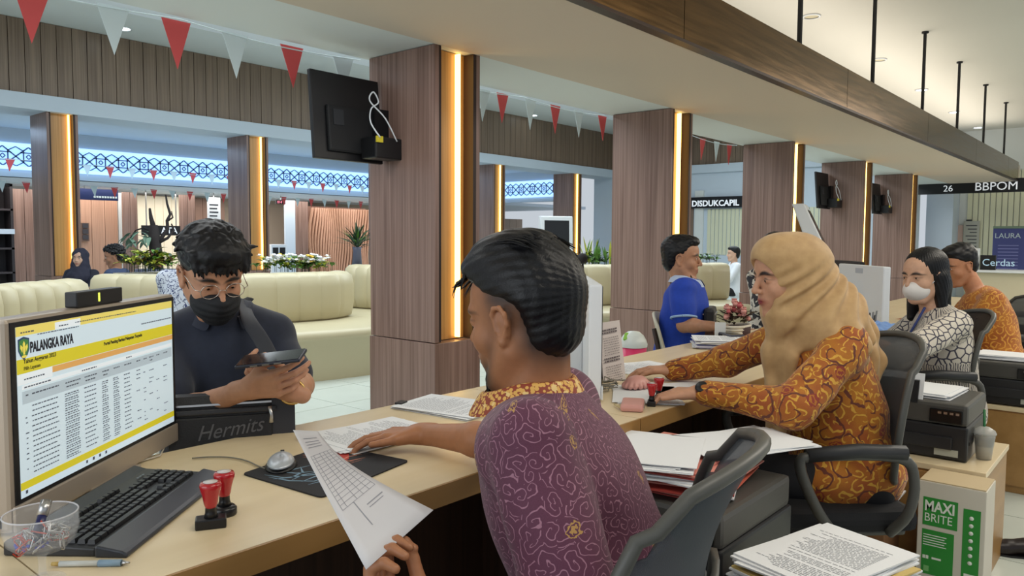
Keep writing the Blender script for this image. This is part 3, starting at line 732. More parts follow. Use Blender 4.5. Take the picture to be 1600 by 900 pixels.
def tv(x1, y, z0, label, wd=.55, h=.56):
    x0 = x1-wd; r = empty('television', ((x0+x1)/2, y, z0), label, 'television', 'televisions on the columns')
    T = Matrix.Translation((x1, y, z0+h/2)) @ Matrix.Rotation(radians(-5), 4, 'X') @ Matrix.Translation((-x1, -y, -z0-h/2))
    MB().box((x0, y-.01, z0), (x1, y+.02, z0+h), T, bev=.006).build('panel', BLACK, r)
    MB().box((x0+.10, y-.035, z0+.05), (x1-.06, y-.008, z0+h*.62), T, bev=.02).build('rear_housing', mat('tv_rear', (20, 21, 23), .6), r)
    MB().box((x0+.14, y-.04, z0+.22), (x0+.22, y-.033, z0+.32), T).build('rating_label', mat('label_grey', (40, 42, 46), .5), r)
    MB().box((x1-.2, y-.2, z0+.02), (x1+.08, y-.05, z0+.16), bev=.01).build('cable_box', BLACK, r)
    MB().box((x1-.1, y-.07, z0+.12), (x1+.02, y-.03, z0+.36)).build('wall_bracket', mat('bracket', (34, 34, 36), .4, .5), r)
    MB().box((x1-.2, y-.215, z0+.12), (x1-.15, y-.2, z0+.16)).build('yellow_plug', mat('plug_yellow', (214, 196, 50), .5), r)
    P = [(x1-.18, y-.22, z0+.15), (x1-.24, y-.2, z0+.24), (x1-.22, y-.18, z0+.33), (x1-.16, y-.18, z0+.38), (x1-.2, y-.18, z0+.44), (x1-.23, y-.18, z0+.38), (x1-.12, y-.2, z0+.28), (x1-.02, y-.2, z0+.14)]
    MB().tube(curve(P), .005, 6).build('white_cable', WPLAST, r)
    return r
A = ony(577, 108, 4.12)
tv(3.44, 4.12, 1.78, 'black television seen from behind, bracketed to the nearest column')
tv(12.56, 4.12, 1.78, 'small distant television seen from behind on the fourth column')
tv(15.46, 4.12, 1.78, 'farthest television seen from behind on the last column')

r = thing('curved_branch', tuple(at(870, 400, 8.3)), 'thin curved black stem with a pink leaf behind the head of the purple-shirted man', 'plant')
MB().tube([at(x, y, 8.3) for x, y in ((818, 372), (828, 365), (846, 364), (864, 369), (878, 379), (888, 391), (902, 400), (912, 404))], [.012]*7+[.03], 7).build('stem', BK, r)
b = MB(); leafv(b, at(832, 370, 8.35), at(880, 382, 8.35)-at(832, 370, 8.35), .36, .07, .05, .1); b.build('pink_leaf', mat('leaf_pink', (190, 110, 116), .5), r)
MB().ball(tuple(at(910, 404, 8.3)), .06, 10, 8).build('dark_bud', BK, r); MB().tube([at(910, 404, 8.3), at(911, 424, 8.35)], .012, 6).build('lower_stem', BK, r)
# ---------------------------------------------------------------- figure parts (all prims in world coordinates)
def headframe(f, pitch=0, roll=0):
    f = nrm([f[0], f[1], 0]); l = np.array([-f[1], f[0], 0]); u = ZZ.copy()
    f2 = f*cos(pitch)-u*sin(pitch); u2 = u*cos(pitch)+f*sin(pitch)
    l2 = l*cos(roll)+u2*sin(roll); u3 = u2*cos(roll)-l*sin(roll)
    return np.stack([f2, l2, u3])        # rows: forward, left, up
class HF:
    def __init__(s, o, R, sc=1.): s.o = np.array(o, float); s.R = R; s.s = sc
    def p(s, f, l, u): return s.o+s.s*(f*s.R[0]+l*s.R[1]+u*s.R[2])
    def loc(s, X): return ((X-s.o)@s.R.T)/s.s
    def E(s, c, r, k=.012, **kw): return el(s.p(*c), np.array(r)*s.s, s.R, k*s.s, **kw)
    def C(s, a, b, r1, r2=None, k=.01, **kw): return rc(s.p(*a), s.p(*b), r1*s.s, (r1 if r2 is None else r2)*s.s, k*s.s, **kw)
def head(H, ears=True, jaw=1., fem=False, open_=0):
    P = [H.E((-.014, 0, .046), (.096, .077, .086), .02), H.E((.022, 0, -.012), (.07, .064, .085), .03),
         H.E((.03, 0, .055), (.066, .06, .055), .03)]
    for s in (-1, 1):
        P += [H.C((-.002, s*.056, -.045), (.055, s*.03, -.1), .02*jaw, .019*jaw, .025), H.E((.058, s*.04, -.022), (.026, .024, .026), .02),
              H.E((.074, s*.03, .032), (.018, .026, .012), .012)]
    P += [H.E((.074, 0, -.102), (.02, .024*jaw, .018), .018), H.E((.07, 0, -.055), (.03, .034, .034), .02)]
    for s in (-1, 1): P.append(H.E((.1, s*.033, .012), (.02, .019, .013), .008, op='s'))
    P += [H.C((.09, 0, .026), (.113, 0, -.018), .0075, .0105, .01), H.E((.112, 0, -.021), (.0115, .0105, .0095), .006)]
    for s in (-1, 1): P += [H.E((.1, s*.0135, -.024), (.011, .0075, .0085), .005), H.E((.079, s*.033, .0125), (.0145, .0145, .0135), .003)]
    lw = .023 if not fem else .021
    P += [H.E((.094, 0, -.0525), (.0095, lw, .0052), .004), H.E((.093, 0, -.0635), (.0095, lw*.85, .0062), .004), H.E((.1035, 0, -.0578), (.007, lw, .0012), .002, op='s')]
    if ears:
        for s in (-1, 1):
            P += [H.E((-.006, s*.077, -.002), (.017, .006, .03), .008)]
            ring = [(.008, .079, .002), (.01, .082, .02), (.002, .086, .03), (-.012, .089, .03), (-.021, .089, .018), (-.021, .087, 0), (-.013, .083, -.018), (-.003, .079, -.031), (.003, .077, -.024)]
            for a, b in zip(ring, ring[1:]): P.append(H.C((a[0], s*a[1], a[2]), (b[0], s*b[1], b[2]), .0042, .0042, .004))
            P += [H.C((-.004, s*.079, -.028), (-.002, s*.078, -.026), .008, .008, .006), H.C((.006, s*.079, -.008), (.008, s*.078, .0), .005, .004, .004), H.E((.0, s*.087, -.004), (.007, .006, .011), .004, op='s')]
    return P
def eyes(H, parent, look=(1, 0, 0), closed=False):
    for s in (-1, 1):
        c = H.p(.0805, s*.033, .0125)
        MB().ball(tuple(c), .0122*H.s, 14, 10).build('eyeball', mat('eye_white', (214, 206, 200), .25), parent)
        d = H.R.T@nrm(look); MB().ball(tuple(c+d*.0078*H.s), .0062*H.s, 12, 8).build('iris', mat('iris', (28, 18, 14), .2), parent)
def hand(w, d, n, s, curls=(.3, .35, .4, .45), thumb=(.6, .3), side=1, spread=.06, th_in=0.4):
    """w wrist, d wrist->knuckle, n out of the palm, side: +1 thumb lies toward cross(n,d)"""
    w = np.array(w, float); d = nrm(d); n = nrm(np.array(n)-d*(np.array(n)@d)); t = np.cross(n, d)*side
    P = []
    L = [(.086, .044, .026, .02), (.09, .048, .03, .021), (.086, .044, .028, .021), (.078, .034, .021, .018)]
    for i in range(4):
        off = (1.5-i)*.0205*s; k0 = w+t*off*.55+d*.012*s; kn = w+d*L[i][0]*s+t*off
        P.append(rc(k0, kn, .0135*s, .0108*s, .012*s))
        ang = 0; p = kn; sp = nrm(d+t*(1.5-i)*spread)
        c = curls[i] if isinstance(curls[i], (tuple, list)) else (curls[i], curls[i]*1.15, curls[i]*.8)
        for j in range(3):
            ang += c[j]; dd = sp*cos(ang)+n*sin(ang); q = p+dd*L[i][j+1]*s
            r = (.0092, .0083, .0074, .0062); P.append(rc(p, q, r[j]*s, r[j+1]*s, .0022*s if j or 1 else .006)); p = q
    b = w+d*.022*s+t*.02*s; P.append(rc(b, w+d*.055*s+t*.03*s+n*.008*s, .0165*s, .013*s, .014*s))
    d1 = nrm(d*cos(thumb[0])+t*sin(thumb[0])+n*th_in); m = b+d1*.045*s
    d2 = nrm(d*cos(thumb[1])+t*sin(thumb[1])+n*th_in*1.2); q = m+d2*.032*s; d3 = nrm(d2*.9+d*.25); e = q+d3*.024*s
    P += [rc(b, m, .0135*s, .0108*s, .008*s), rc(m, q, .0105*s, .0092*s, .004*s), rc(q, e, .0092*s, .0075*s, .003*s)]
    P.append(rc(w-d*.03*s, w+d*.015*s, .0225*s, .02*s, .02*s))
    return P
def arm(sh, el_, wr, s=1.): return [rc(sh, el_, .047*s, .038*s, .03), rc(el_, np.array(el_)+(np.array(wr)-np.array(el_))*.35, .038*s, .038*s, .02), rc(np.array(el_)+(np.array(wr)-np.array(el_))*.35, wr, .038*s, .024*s, .02)]
def torso(ch, pv, l, s=1., nk=None, hd=None, fat=0):
    """ch chest centre (armpit level), pv pelvis centre, l left axis"""
    ch = np.array(ch, float); pv = np.array(pv, float); u = nrm(ch-pv); f = np.cross(l, u); R = np.stack([f, l, u])
    P = [el(ch, (.112*s+fat, .17*s+fat*.5, .16*s), R, .05), el((ch+pv)/2, (.108*s+fat*1.4, .145*s+fat, .17*s), R, .06), el(pv, (.12*s+fat, .17*s+fat, .12*s), R, .06),
         rc(ch+l*.13*s+u*.105*s, ch-l*.13*s+u*.105*s, .05*s, .05*s, .05)]
    return P
def hairmat(name, c=(10, 10, 12), rough=.4):
    q = N(name, rough); q.b.inputs['Specular IOR Level'].default_value = .3; tc = q.n('ShaderNodeTexCoord'); mp = q.n('ShaderNodeMapping'); mp.inputs['Scale'].default_value = (1, 1, 1); q.l(tc.outputs['Object'], mp.inputs[0])
    nz = q.noise(mp.outputs[0], 160, 3, 1.5); q.l(q.ramp(nz.outputs[0], [(.3, lin(c)), (.75, lin(tuple(v*1.8+3 for v in c)))]), q.b.inputs['Base Color'])
    bp = q.n('ShaderNodeBump'); bp.inputs['Strength'].default_value = .35; bp.inputs['Distance'].default_value = .002; q.l(nz.outputs[0], bp.inputs['Height']); q.l(bp.outputs[0], q.b.inputs['Normal'])
    return q.m
HAIR = hairmat('black_hair')
def skinmat(name, v=True):
    m = mat(name, (150, 100, 72), .48, vcol=True, noise=.06, nscale=60, bump=.12); b = m.node_tree.nodes['Principled BSDF']
    b.inputs['Subsurface Weight'].default_value = .08; b.inputs['Subsurface Radius'].default_value = (.012, .005, .003); b.inputs['Subsurface Scale'].default_value = .5
    return m
SKIN = skinmat('skin')
def paint_face(H, lips=(150, 84, 74), brow=True, scalp=None, beard=None, brow_c=(30, 24, 22)):
    def f(X, c):
        q = H.loc(X); near = (np.abs(q) < .16).all(1)
        def mixin(w, col):
            w = np.clip(w, 0, 1)[:, None]*near[:, None]; c[:, :3] = c[:, :3]*(1-w)+np.array(lin(col))*w
        F, L, U = q.T
        if lips is not None: mixin(1.4-np.sqrt((L/.024)**2+((U+.058)/.0115)**2)*1.0, lips) if True else 0
        if lips is not None:
            pass
        if brow:
            for s in (-1, 1):
                t = (L*s-.033)/.021; w = 1.6-np.sqrt(t**2*1.0+((U-.036+.006*t**2)/.0052)**2); w = np.where(F > .05, w, 0); mixin(w*1.3, brow_c)
            for s in (-1, 1):      # lash line
                t = (L*s-.033)/.016; w = 1.3-np.sqrt(t**2+((U-.0175+.004*t**2)/.0026)**2); mixin(np.where(F > .05, w, 0), (30, 22, 20))
        if scalp is not None: mixin(scalp(F, L, U), (30, 26, 26))
        if beard is not None: mixin(beard(F, L, U), (34, 28, 26))
    return f
def spiral(name, base, line, scale, cloth_rough=.75, second=None, motif=None, lw=.16, turns=2.2, dens=.55, uvmap=True, third=None):
    """batik cloth: curling scroll lines drawn around scattered centres"""
    q = N(name, cloth_rough); q.b.inputs['Sheen Weight'].default_value = .15
    tc = q.n('ShaderNodeTexCoord'); mp = q.n('ShaderNodeMapping'); mp.inputs['Scale'].default_value = (scale, scale, 1); q.l(tc.outputs['UV'], mp.inputs[0])
    nz = q.noise(mp.outputs[0], 1.1, 2); dv = q.n('ShaderNodeVectorMath', operation='MULTIPLY_ADD'); q.l(nz.outputs[1], dv.inputs[0]); dv.inputs[1].default_value = (.9, .9, 0); q.l(mp.outputs[0], dv.inputs[2])
    def layer(sc, off, dens_, lw_, seed):
        m2 = q.n('ShaderNodeMapping'); m2.inputs['Scale'].default_value = (sc, sc, 1); m2.inputs['Location'].default_value = (off, off*1.7, 0); q.l(dv.outputs[0], m2.inputs[0])
        vo = q.n('ShaderNodeTexVoronoi', voronoi_dimensions='2D'); vo.inputs['Scale'].default_value = 1; q.l(m2.outputs[0], vo.inputs['Vector'])
        sb = q.n('ShaderNodeVectorMath', operation='SUBTRACT'); q.l(m2.outputs[0], sb.inputs[0]); q.l(vo.outputs['Position'], sb.inputs[1])
        sp = q.n('ShaderNodeSeparateXYZ'); q.l(sb.outputs[0], sp.inputs[0])
        an = q.math('ARCTAN2', sp.outputs[1], sp.outputs[0]); an = q.math('DIVIDE', an, 6.28318)
        sc_ = q.n('ShaderNodeSeparateColor'); q.l(vo.outputs['Color'], sc_.inputs[0]); sg = q.math('SUBTRACT', q.math('MULTIPLY', q.math('GREATER_THAN', sc_.outputs[0], .5), 2), 1)
        fr = q.math('FRACT', q.math('ADD', q.math('ADD', q.math('MULTIPLY', vo.outputs['Distance'], turns*dens_/.55), q.math('MULTIPLY', an, sg)), sc_.outputs[1]))
        d = q.math('ABSOLUTE', q.math('SUBTRACT', fr, .5)); return q.math('LESS_THAN', d, lw_), vo, sc_
    l1, vo, scc = layer(1, 0, dens, lw, 1)
    col = q.mix(l1, lin(base), lin(line))
    if second is not None:
        n3 = q.noise(mp.outputs[0], .5, 2); col0 = q.mix(q.math('MULTIPLY', q.math('SUBTRACT', n3.outputs[0], .38), 4), lin(base), lin(second)); 
        q.nt.nodes[col0.node.name].clamp_factor = True
        col = q.mix(l1, col0, lin(line))
    if third is not None:
        l2, _, _ = layer(.55, 3.3, dens*.8, lw*.55, 2); col = q.mix(l2, col, lin(third))
    if motif is not None:
        m3 = q.n('ShaderNodeMapping'); m3.inputs['Scale'].default_value = (motif[1], motif[1], 1); q.l(tc.outputs['UV'], m3.inputs[0])
        v2 = q.n('ShaderNodeTexVoronoi', voronoi_dimensions='2D'); v2.inputs['Scale'].default_value = 1; v2.inputs['Randomness'].default_value = .7; q.l(m3.outputs[0], v2.inputs['Vector'])
        n4 = q.noise(mp.outputs[0], 3.2, 2); dd = q.math('ADD', v2.outputs['Distance'], q.math('MULTIPLY', q.math('SUBTRACT', n4.outputs[0], .5), .16))
        inn = q.math('LESS_THAN', dd, motif[2]); col = q.mix(inn, col, lin(motif[0]))
        core = q.math('LESS_THAN', q.math('ABSOLUTE', q.math('SUBTRACT', dd, motif[2]*.55)), .012); col = q.mix(core, col, lin(base))
    wv = q.noise(tc.outputs['Object'], 500, 2); mul = q.n('ShaderNodeMix', data_type='RGBA', blend_type='MULTIPLY'); mul.inputs[0].default_value = .35; q.l(col, mul.inputs[6]); q.l(wv.outputs[0], mul.inputs[7])
    q.l(mul.outputs[2], q.b.inputs['Base Color'])
    bp = q.n('ShaderNodeBump'); bp.inputs['Strength'].default_value = .15; bp.inputs['Distance'].default_value = .001; q.l(wv.outputs[0], bp.inputs['Height']); q.l(bp.outputs[0], q.b.inputs['Normal'])
    return q.m
def uv_axis(segs, rad=.17):
    """cloth coordinates wrapped around the nearest of the given axes (a, b, reference, radius)"""
    def f(X):
        D = []; U = []
        for i, (a, b, ref, r) in enumerate(segs):
            a = np.array(a, float); b = np.array(b, float); ax = nrm(b-a); L = np.linalg.norm(b-a); d = X-a; t = d@ax; tc_ = np.clip(t, 0, L); v = d-t[:, None]*ax
            rf = nrm(np.array(ref)-ax*(np.array(ref)@ax)); s_ = np.cross(ax, rf); D.append(np.linalg.norm(d-tc_[:, None]*ax, axis=1)-r); U.append(np.stack([np.arctan2(v@s_, v@rf)*max(r, .05)+i*1.37, t+i*.77], 1))
        k = np.argmin(np.stack(D), 0); return np.stack(U)[k, np.arange(len(X))]
    return f
def strip_collar(name, pts, h, m, parent, out=.006, lean=.35):
    """a standing, folded collar through closed points; h height"""
    rows = []; P = [np.array(p, float) for p in pts]; c = sum(P)/len(P)
    for p in P:
        o = p-c; o[2] = 0; o = nrm(o)
        rows.append([tuple(p+ZZ*0-o*.004), tuple(p+ZZ*h-o*.002), tuple(p+ZZ*(h+.003)+o*.006), tuple(p+ZZ*h*.5+o*(out+lean*h*.5)), tuple(p-ZZ*.006+o*(out+lean*h))])
    return MB().sheet(rows).build(name, m, parent, subsurf=1)

def short_hair(Hd, v=0.):
    """close-cropped cap: full on top and back of the head, trimmed around the ears and off the face"""
    return [Hd.E((-.02, 0, .062), (.102+v, .084+v, .087+v), .01), Hd.E((.036, 0, .107), (.064, .062, .038+v), .02), pl(Hd.p(.0, 0, .032), -Hd.R[2]*.86+Hd.R[0]*.51, .01),
            Hd.E((-.052, 0, -.004), (.058, .069, .072), .02), Hd.E((-.03, 0, .04), (.078, .081, .06), .02), Hd.E((.0, .084, -.006), (.036, .022, .044), .006, op='s'), Hd.E((.0, -.084, -.006), (.036, .022, .044), .006, op='s')]
def person(o, label, group=None): return empty('person', (o[0], o[1], 0 if len(o) < 3 else o[2]), label, 'person', group)
A_ = lambda *v: np.array(v, float)
# ================================================================ officer in the purple batik shirt
def purple():
    r = person((1.06, .72, .46), 'man in a purple batik shirt seen from behind, reaching to papers on the counter')
    Hd = HF(at(820, 503, 1.33), headframe((-.10, .995), radians(9), 0), .97)
    f = nrm([-.45, .89, 0]); l = A_(-f[1], f[0], 0)
    ch = A_(1.035, .765, .86); pv = A_(1.09, .64, .56); nk = A_(1.035, .825, 1.035)
    LS = ch+l*.165+ZZ*.115+f*.02; RS = ch-l*.165+ZZ*.115+f*.03
    RE = A_(1.285, 1.10, .825); RW = A_(1.27, 1.365, .803); LE = A_(.86, .60, .735); LW = at(668, 985, .97)
    P = torso(ch, pv, l, .97)+[rc(nk-ZZ*.06, Hd.p(-.02, 0, -.03), .062, .058, .03)]
    P += head(Hd)
    P += arm(RS, RE, RW)+arm(LS, LE, LW)
    P += hand(RW, (-.62, .79, -.02), (0, 0, -1), 1., curls=((.22, .3, .25), (.15, .3, .25), (.2, .35, .3), (.3, .4, .3)), side=-1, thumb=(.55, .35), spread=.1, th_in=.1)
    P += hand(LW, nrm(at(600, 930, 1.0)-LW), (.25, .1, .96), 1., curls=((.9, 1.2, .8), (.95, 1.25, .8), (1., 1.25, .8), (1., 1.2, .8)), side=-1, thumb=(.5, -.15), th_in=.75)
    def sc(F, L, U):      # shaved fade around the ears and nape
        s = np.abs(L); line = .012+np.clip((F+.02), -.1, .1)*.35
        top = (U-(-.03))/.075; fr = 1/(1+np.exp((F-.028)*110)); w = np.clip(top, 0, 1)**1.1*fr*.93
        nape = np.clip((U+.10)/.06, 0, 1)*np.clip((-.015-F)/.03, 0, 1)*.9
        w = np.maximum(w, nape)
        return np.where((np.abs(L) < .0795) & ((np.abs(L) > .02) | (F < 0)), w, 0)
    def bd(F, L, U):
        s = 1/(1+np.exp((F-.0)*-160)); jaw = np.clip((-.045-U)/.03, 0, 1)*np.clip((F-.03)/.03, 0, 1)*.8
        chin = np.clip((-.074-U)/.010, 0, 1)*np.clip((F-.045)/.02, 0, 1)*.97
        side = np.clip((.012-U)/.05, 0, 1)*np.exp(-((F-.03+(U+.02)*.35)/.016)**2)*np.clip((U+.1)/.03, 0, 1)*.42
        must = np.exp(-((U+.043)/.006)**2)*np.clip((F-.08)/.01, 0, 1)*.7
        return np.maximum(np.maximum(jaw*np.clip((U+.13)/.02, 0, 1), chin), np.maximum(side, must))
    pf = paint_face(Hd, scalp=sc, beard=bd)
    sdf_obj('body', P, .0032, SKIN, r, paint=pf, base=(160, 108, 74))
    eyes(Hd, r, (1, 0, -.3))
    # hair: swept back top, short sides
    hp = [Hd.E((-.016, 0, .064), (.107, .084, .09), .01), Hd.E((.034, 0, .108), (.072, .066, .044), .03), Hd.E((.066, .0, .1), (.042, .054, .03), .02), Hd.E((.0, 0, .138), (.07, .054, .024), .03)]
    hp += [pl(Hd.p(.0, 0, .04), -Hd.R[2]*.86+Hd.R[0]*.51, .014)]
    hp += [Hd.E((-.056, 0, -.006), (.057, .064, .064), .02), Hd.E((-.04, 0, .04), (.08, .081, .062), .02)]
    for sd in (-1, 1): hp.append(Hd.E((.004, sd*.092, -.012), (.058, .036, .062), .02, op='s'))
    hp += [Hd.E((.1, 0, .02), (.05, .1, .047), .01, op='s')]
    strand = lambda X: (lambda q: .0005*np.sin((np.arctan2(q[:, 2]-.04, np.abs(q[:, 1])+.03)*44)+12*q[:, 0]+1.2*np.sin(q[:, 0]*30))+.0005*np.sin(q[:, 1]*400+q[:, 0]*60))(Hd.loc(X))
    sdf_obj('hair', hp, .0026, HAIR, r, disp=strand, dmax=.004)
    b = MB(); rr = random.Random(3)
    for i in range(520):           # loose strands combed back over the crown
        y = rr.uniform(-.058, .058); pts = []; off = rr.uniform(0, .005); x0 = rr.uniform(.07, .095); ln = rr.uniform(.45, .86)
        for j in range(7):
            a = j/6*ln; F = x0-.19*a; q_ = 1-((F+.01)/.125)**2-(y/.1)**2; U = .052+.106*sqrt(max(q_, .02))+off*.6+.002*sin(a*5+i)
            pts.append(Hd.p(F, y*(1+.25*a), U))
        b.tube(pts, [.0011, .0014, .0014, .0013, .0012, .001, .0005], 4, False)
    for i in range(26):            # spiky fringe over the brow
        y = rr.uniform(-.05, .055); b.tube([Hd.p(.088, y, .09), Hd.p(.104, y*1.05, .083+rr.uniform(-.006, .004)), Hd.p(.112+rr.uniform(0, .01), y*1.1, .07+rr.uniform(-.012, .01))], [.003, .002, .0004], 4, False)
    b.build('hair_strands', HAIR, r)['kind'] = 'stuff'
    b = MB()
    for i in range(420):
        a = rr.uniform(-1.2, 1.2); p = Hd.p(.075+.014*cos(a*1.4), .026*a, -.1+rr.uniform(-.014, .02)); b.tube([p, p+Hd.R[0]*.006-Hd.R[2]*rr.uniform(.012, .026)], [.0016, .0005], 4, False)
    b.build('beard', HAIR, r)['kind'] = 'stuff'
    # shirt
    ut = nrm(ch-pv); ft = np.cross(l, ut); Rt = np.stack([ft, l, ut])
    sh = [el(ch, (.132, .188, .175), Rt, .05), el((ch+pv)/2, (.135, .172, .19), Rt, .06), el(pv, (.142, .19, .14), Rt, .06),
          rc(ch+l*.13+ut*.107, ch-l*.13+ut*.107, .065, .065, .05), rc(LS, LS+(LE-LS)*.95, .069, .07, .012), rc(RS, RS+(RE-RS)*.86, .066, .062, .03), rc(nk-ZZ*.05+f*-.01, nk-ZZ*.02, .07, .06, .04)]
    sh += [pl(nk+ZZ*.014, nrm(ZZ+f*.15), .004)]
    fd = folds((.2, .3, 1.), 30, .0055, 3, 6); f2 = folds((1, .2, .5), 60, .0016, 8, 8)
    dz = lambda X: fd(X)+f2(X)
    mm = spiral('purple_batik', (96, 44, 70), (166, 116, 136), 33, motif=((188, 144, 80), 7.2, .075), lw=.07, turns=3.0)
    uvf = uv_axis([(pv, ch+ZZ*.16, -f, .17), (LS, LE, (0, 0, 1), .066), (RS, RE, (0, 0, 1), .066)])
    sdf_obj('shirt', sh, .0042, mm, r, disp=dz, dmax=.008, uv=uvf)
    # patterned collar, standing and folded down
    q = N('batik_collar', .7); tc = q.n('ShaderNodeTexCoord'); vo = q.n('ShaderNodeTexVoronoi'); vo.inputs['Scale'].default_value = 130; q.l(tc.outputs['Object'], vo.inputs['Vector'])
    nz = q.noise(tc.outputs['Object'], 60, 3); col = q.mix(q.math('LESS_THAN', vo.outputs['Distance'], .5), lin((138, 58, 38)), lin((212, 164, 84))); col = q.mix(q.math('GREATER_THAN', nz.outputs[0], .58), col, lin((222, 190, 124)))
    q.l(col, q.b.inputs['Base Color'])
    pts = []
    for k in range(25):
        a = pi*.08+2*pi*k/24*.92; d = f*cos(a)+l*sin(a)
        pts.append(nk+f*.008+ZZ*(-.026-.03*max(cos(a), 0)+.0*sin(a))+d*(.071+.010*max(cos(a), 0)))
    strip_collar('collar', pts, .035, q.m, r, lean=.7)
    # trousers and shoes in shade
    tr = []
    for s, k in ((1, (1.0, .98, .50)), (-1, (1.32, 1.02, .50))):
        hp_ = pv+l*.09*s-ZZ*.04; k = A_(*k); an = A_(k[0]+.0, k[1]+.12, .10); tr += [rc(hp_, k, .085, .062, .04), rc(k, an, .06, .045, .03), rc(an, an+A_(-.02, .16, -.05), .04, .035, .02)]
    sdf_obj('trousers', tr+[el(pv-ZZ*.02, (.13, .18, .1), np.stack([f, l, ZZ]), .05)], .007, mat('black_cloth', (24, 24, 28), .85, noise=.1, nscale=40), r, disp=folds((1, 0, 1), 30, .004, 2), dmax=.006)
purple()
# ================================================================ masked man with the phone
def masked():
    r = person((1.35, 2.32, .46), 'man in a navy shirt and black face mask looking down at his phone')
    f = -.80*FH+.60*RH; Hd = HF(at(331, 430, 2.22), headframe(f, radians(26), radians(3)), 1.0)
    tf = nrm(-.93*FH+.36*RH); l = A_(-tf[1], tf[0], 0)
    ch = at(352, 585, 2.36); ch = A_(ch[0], ch[1], .90); pv = A_(ch[0], ch[1], .58)-tf*.02; nk = ch+ZZ*.17+tf*.0
    LS = ch+l*.142+ZZ*.068; RS = ch-l*.155+ZZ*.075
    RW = at(385, 608, 1.98); RE = at(262, 655, 2.1); LW = at(456, 612, 2.03); LE = at(470, 668, 2.3)
    RE[2] = max(RE[2], .78); LE = A_(LE[0], LE[1], .84)
    P = torso(ch, pv, l, .9)+[rc(nk-ZZ*.08, Hd.p(-.03, 0, -.04), .06, .057, .03)]+head(Hd)+arm(RS, RE, RW)+arm(LS, LE, LW, .98)
    ph = at(418, 566, 1.93)
    P += hand(RW, nrm(.80*RH+.18*ZZ-.15*FH), nrm(ZZ*.35+FH*.9), 1., curls=((.25, .5, .4), (.3, .55, .4), (.4, .6, .45), (.5, .7, .5)), side=-1, thumb=(.75, .0), th_in=.35, spread=.03)
    P += hand(LW, nrm(-.72*RH+.35*ZZ-.35*FH), nrm(ZZ*.5+FH*.6-RH*.3), 1., curls=((.6, .8, .5), (.65, .85, .5), (.7, .9, .5), (.75, .9, .5)), side=1, thumb=(.8, .1), th_in=.4)
    sdf_obj('body', P, .0036, SKIN, r, paint=paint_face(Hd), base=(186, 136, 106))
    eyes(Hd, r, (1, 0, -.5))
    # tousled hair
    rr = random.Random(11); hp = [Hd.E((-.018, 0, .068), (.107, .09, .086), .01), Hd.E((.04, 0, .1), (.068, .074, .046), .03)]
    for i in range(150):
        a = rr.uniform(-2.7, 2.7); e = rr.uniform(.15, 1.5); d = A_(cos(a)*cos(e), sin(a)*cos(e), sin(e)); c = A_(-.012, 0, .058)+d*A_(.108, .09, .088)
        if c[0] > .06 and c[2] < .075: continue
        t = nrm(A_(rr.uniform(-.2, 1), rr.uniform(-.8, .8), rr.uniform(-.5, .3))); t = nrm(t-d*(t@d)*.8)
        hp.append(Hd.C(tuple(c), tuple(c+t*rr.uniform(.025, .045)+d*rr.uniform(0, .012)), .012, .003, .008))
    for i in range(26):
        y = -.07+.14*i/25+rr.uniform(-.004, .004); x = .098-.45*abs(y)**1.2*.9
        hp.append(Hd.C((x-.02, y, .1), (x+.008, y*1.05+rr.uniform(-.008, .008), .052+rr.uniform(-.008, .012)), .013, .002, .006))
    hp += [pl(Hd.p(-.02, 0, -.012), -Hd.R[2]*.8-Hd.R[0]*.0+Hd.R[0]*.35, .01)]
    sdf_obj('hair', hp, .003, HAIR, r, disp=wob(180, .0012, 3), dmax=.003)
    # mask hugging nose to chin, ear loops
    mk = [Hd.E((.048, 0, -.055), (.075, .068, .062), .02), Hd.E((.09, 0, -.035), (.04, .03, .035), .02), Hd.E((.075, 0, -.09), (.03, .032, .03), .02)]
    mk += [pl(Hd.p(.0, 0, -.026), Hd.R[2]*.98-Hd.R[0]*.16, .006), pl(Hd.p(.014, 0, 0), -Hd.R[0], .006), pl(Hd.p(0, 0, -.118), -Hd.R[2], .01)]
    pleat = lambda X: (lambda q: .0012*np.sin(q[:, 2]*300)*(q[:, 0] > .04))(Hd.loc(X))
    sdf_obj('face_mask', mk, .003, mat('mask_black', (24, 26, 30), .75, bump=.3, nscale=500), r, disp=pleat)
    for s in (-1, 1):
        MB().tube([Hd.p(.022, s*.066, -.028), Hd.p(.0, s*.077, .0), Hd.p(-.02, s*.083, .018), Hd.p(-.022, s*.08, -.01), Hd.p(-.0, s*.072, -.04), Hd.p(.02, s*.066, -.07)], .0016, 6).build('ear_loop', BLACKM, r)
    # thin metal glasses
    g = MB(); gp = bpy.data.objects
    for s in (-1, 1):
        c = [Hd.p(.112, s*.034+.025*cos(a), .010+.022*sin(a)) for a in np.linspace(0, 2*pi, 25)]; g.tube(c, .0012, 6, False)
        g.tube([Hd.p(.111, s*.058, .012), Hd.p(.1, s*.072, .014), Hd.p(.0, s*.081, .016), Hd.p(-.012, s*.083, .008)], .0013, 6)
    g.tube([Hd.p(.113, -.01, .012), Hd.p(.115, 0, .015), Hd.p(.113, .01, .012)], .0012, 6)
    go = g.build('glasses', mat('thin_metal', (200, 190, 180), .25, 1), r)
    for s in (-1, 1):
        b = MB(); n = 20; b.add([tuple(Hd.p(.1118, s*.034+.0245*cos(2*pi*k/n), .010+.0215*sin(2*pi*k/n))) for k in range(n)], [tuple(range(n))]); b.build('lens', mat('lens_clear', (255, 255, 255), .02, trans=1, ior=1.02, alpha=.25), go)
    # navy polo shirt
    R3 = np.stack([tf, l, ZZ])
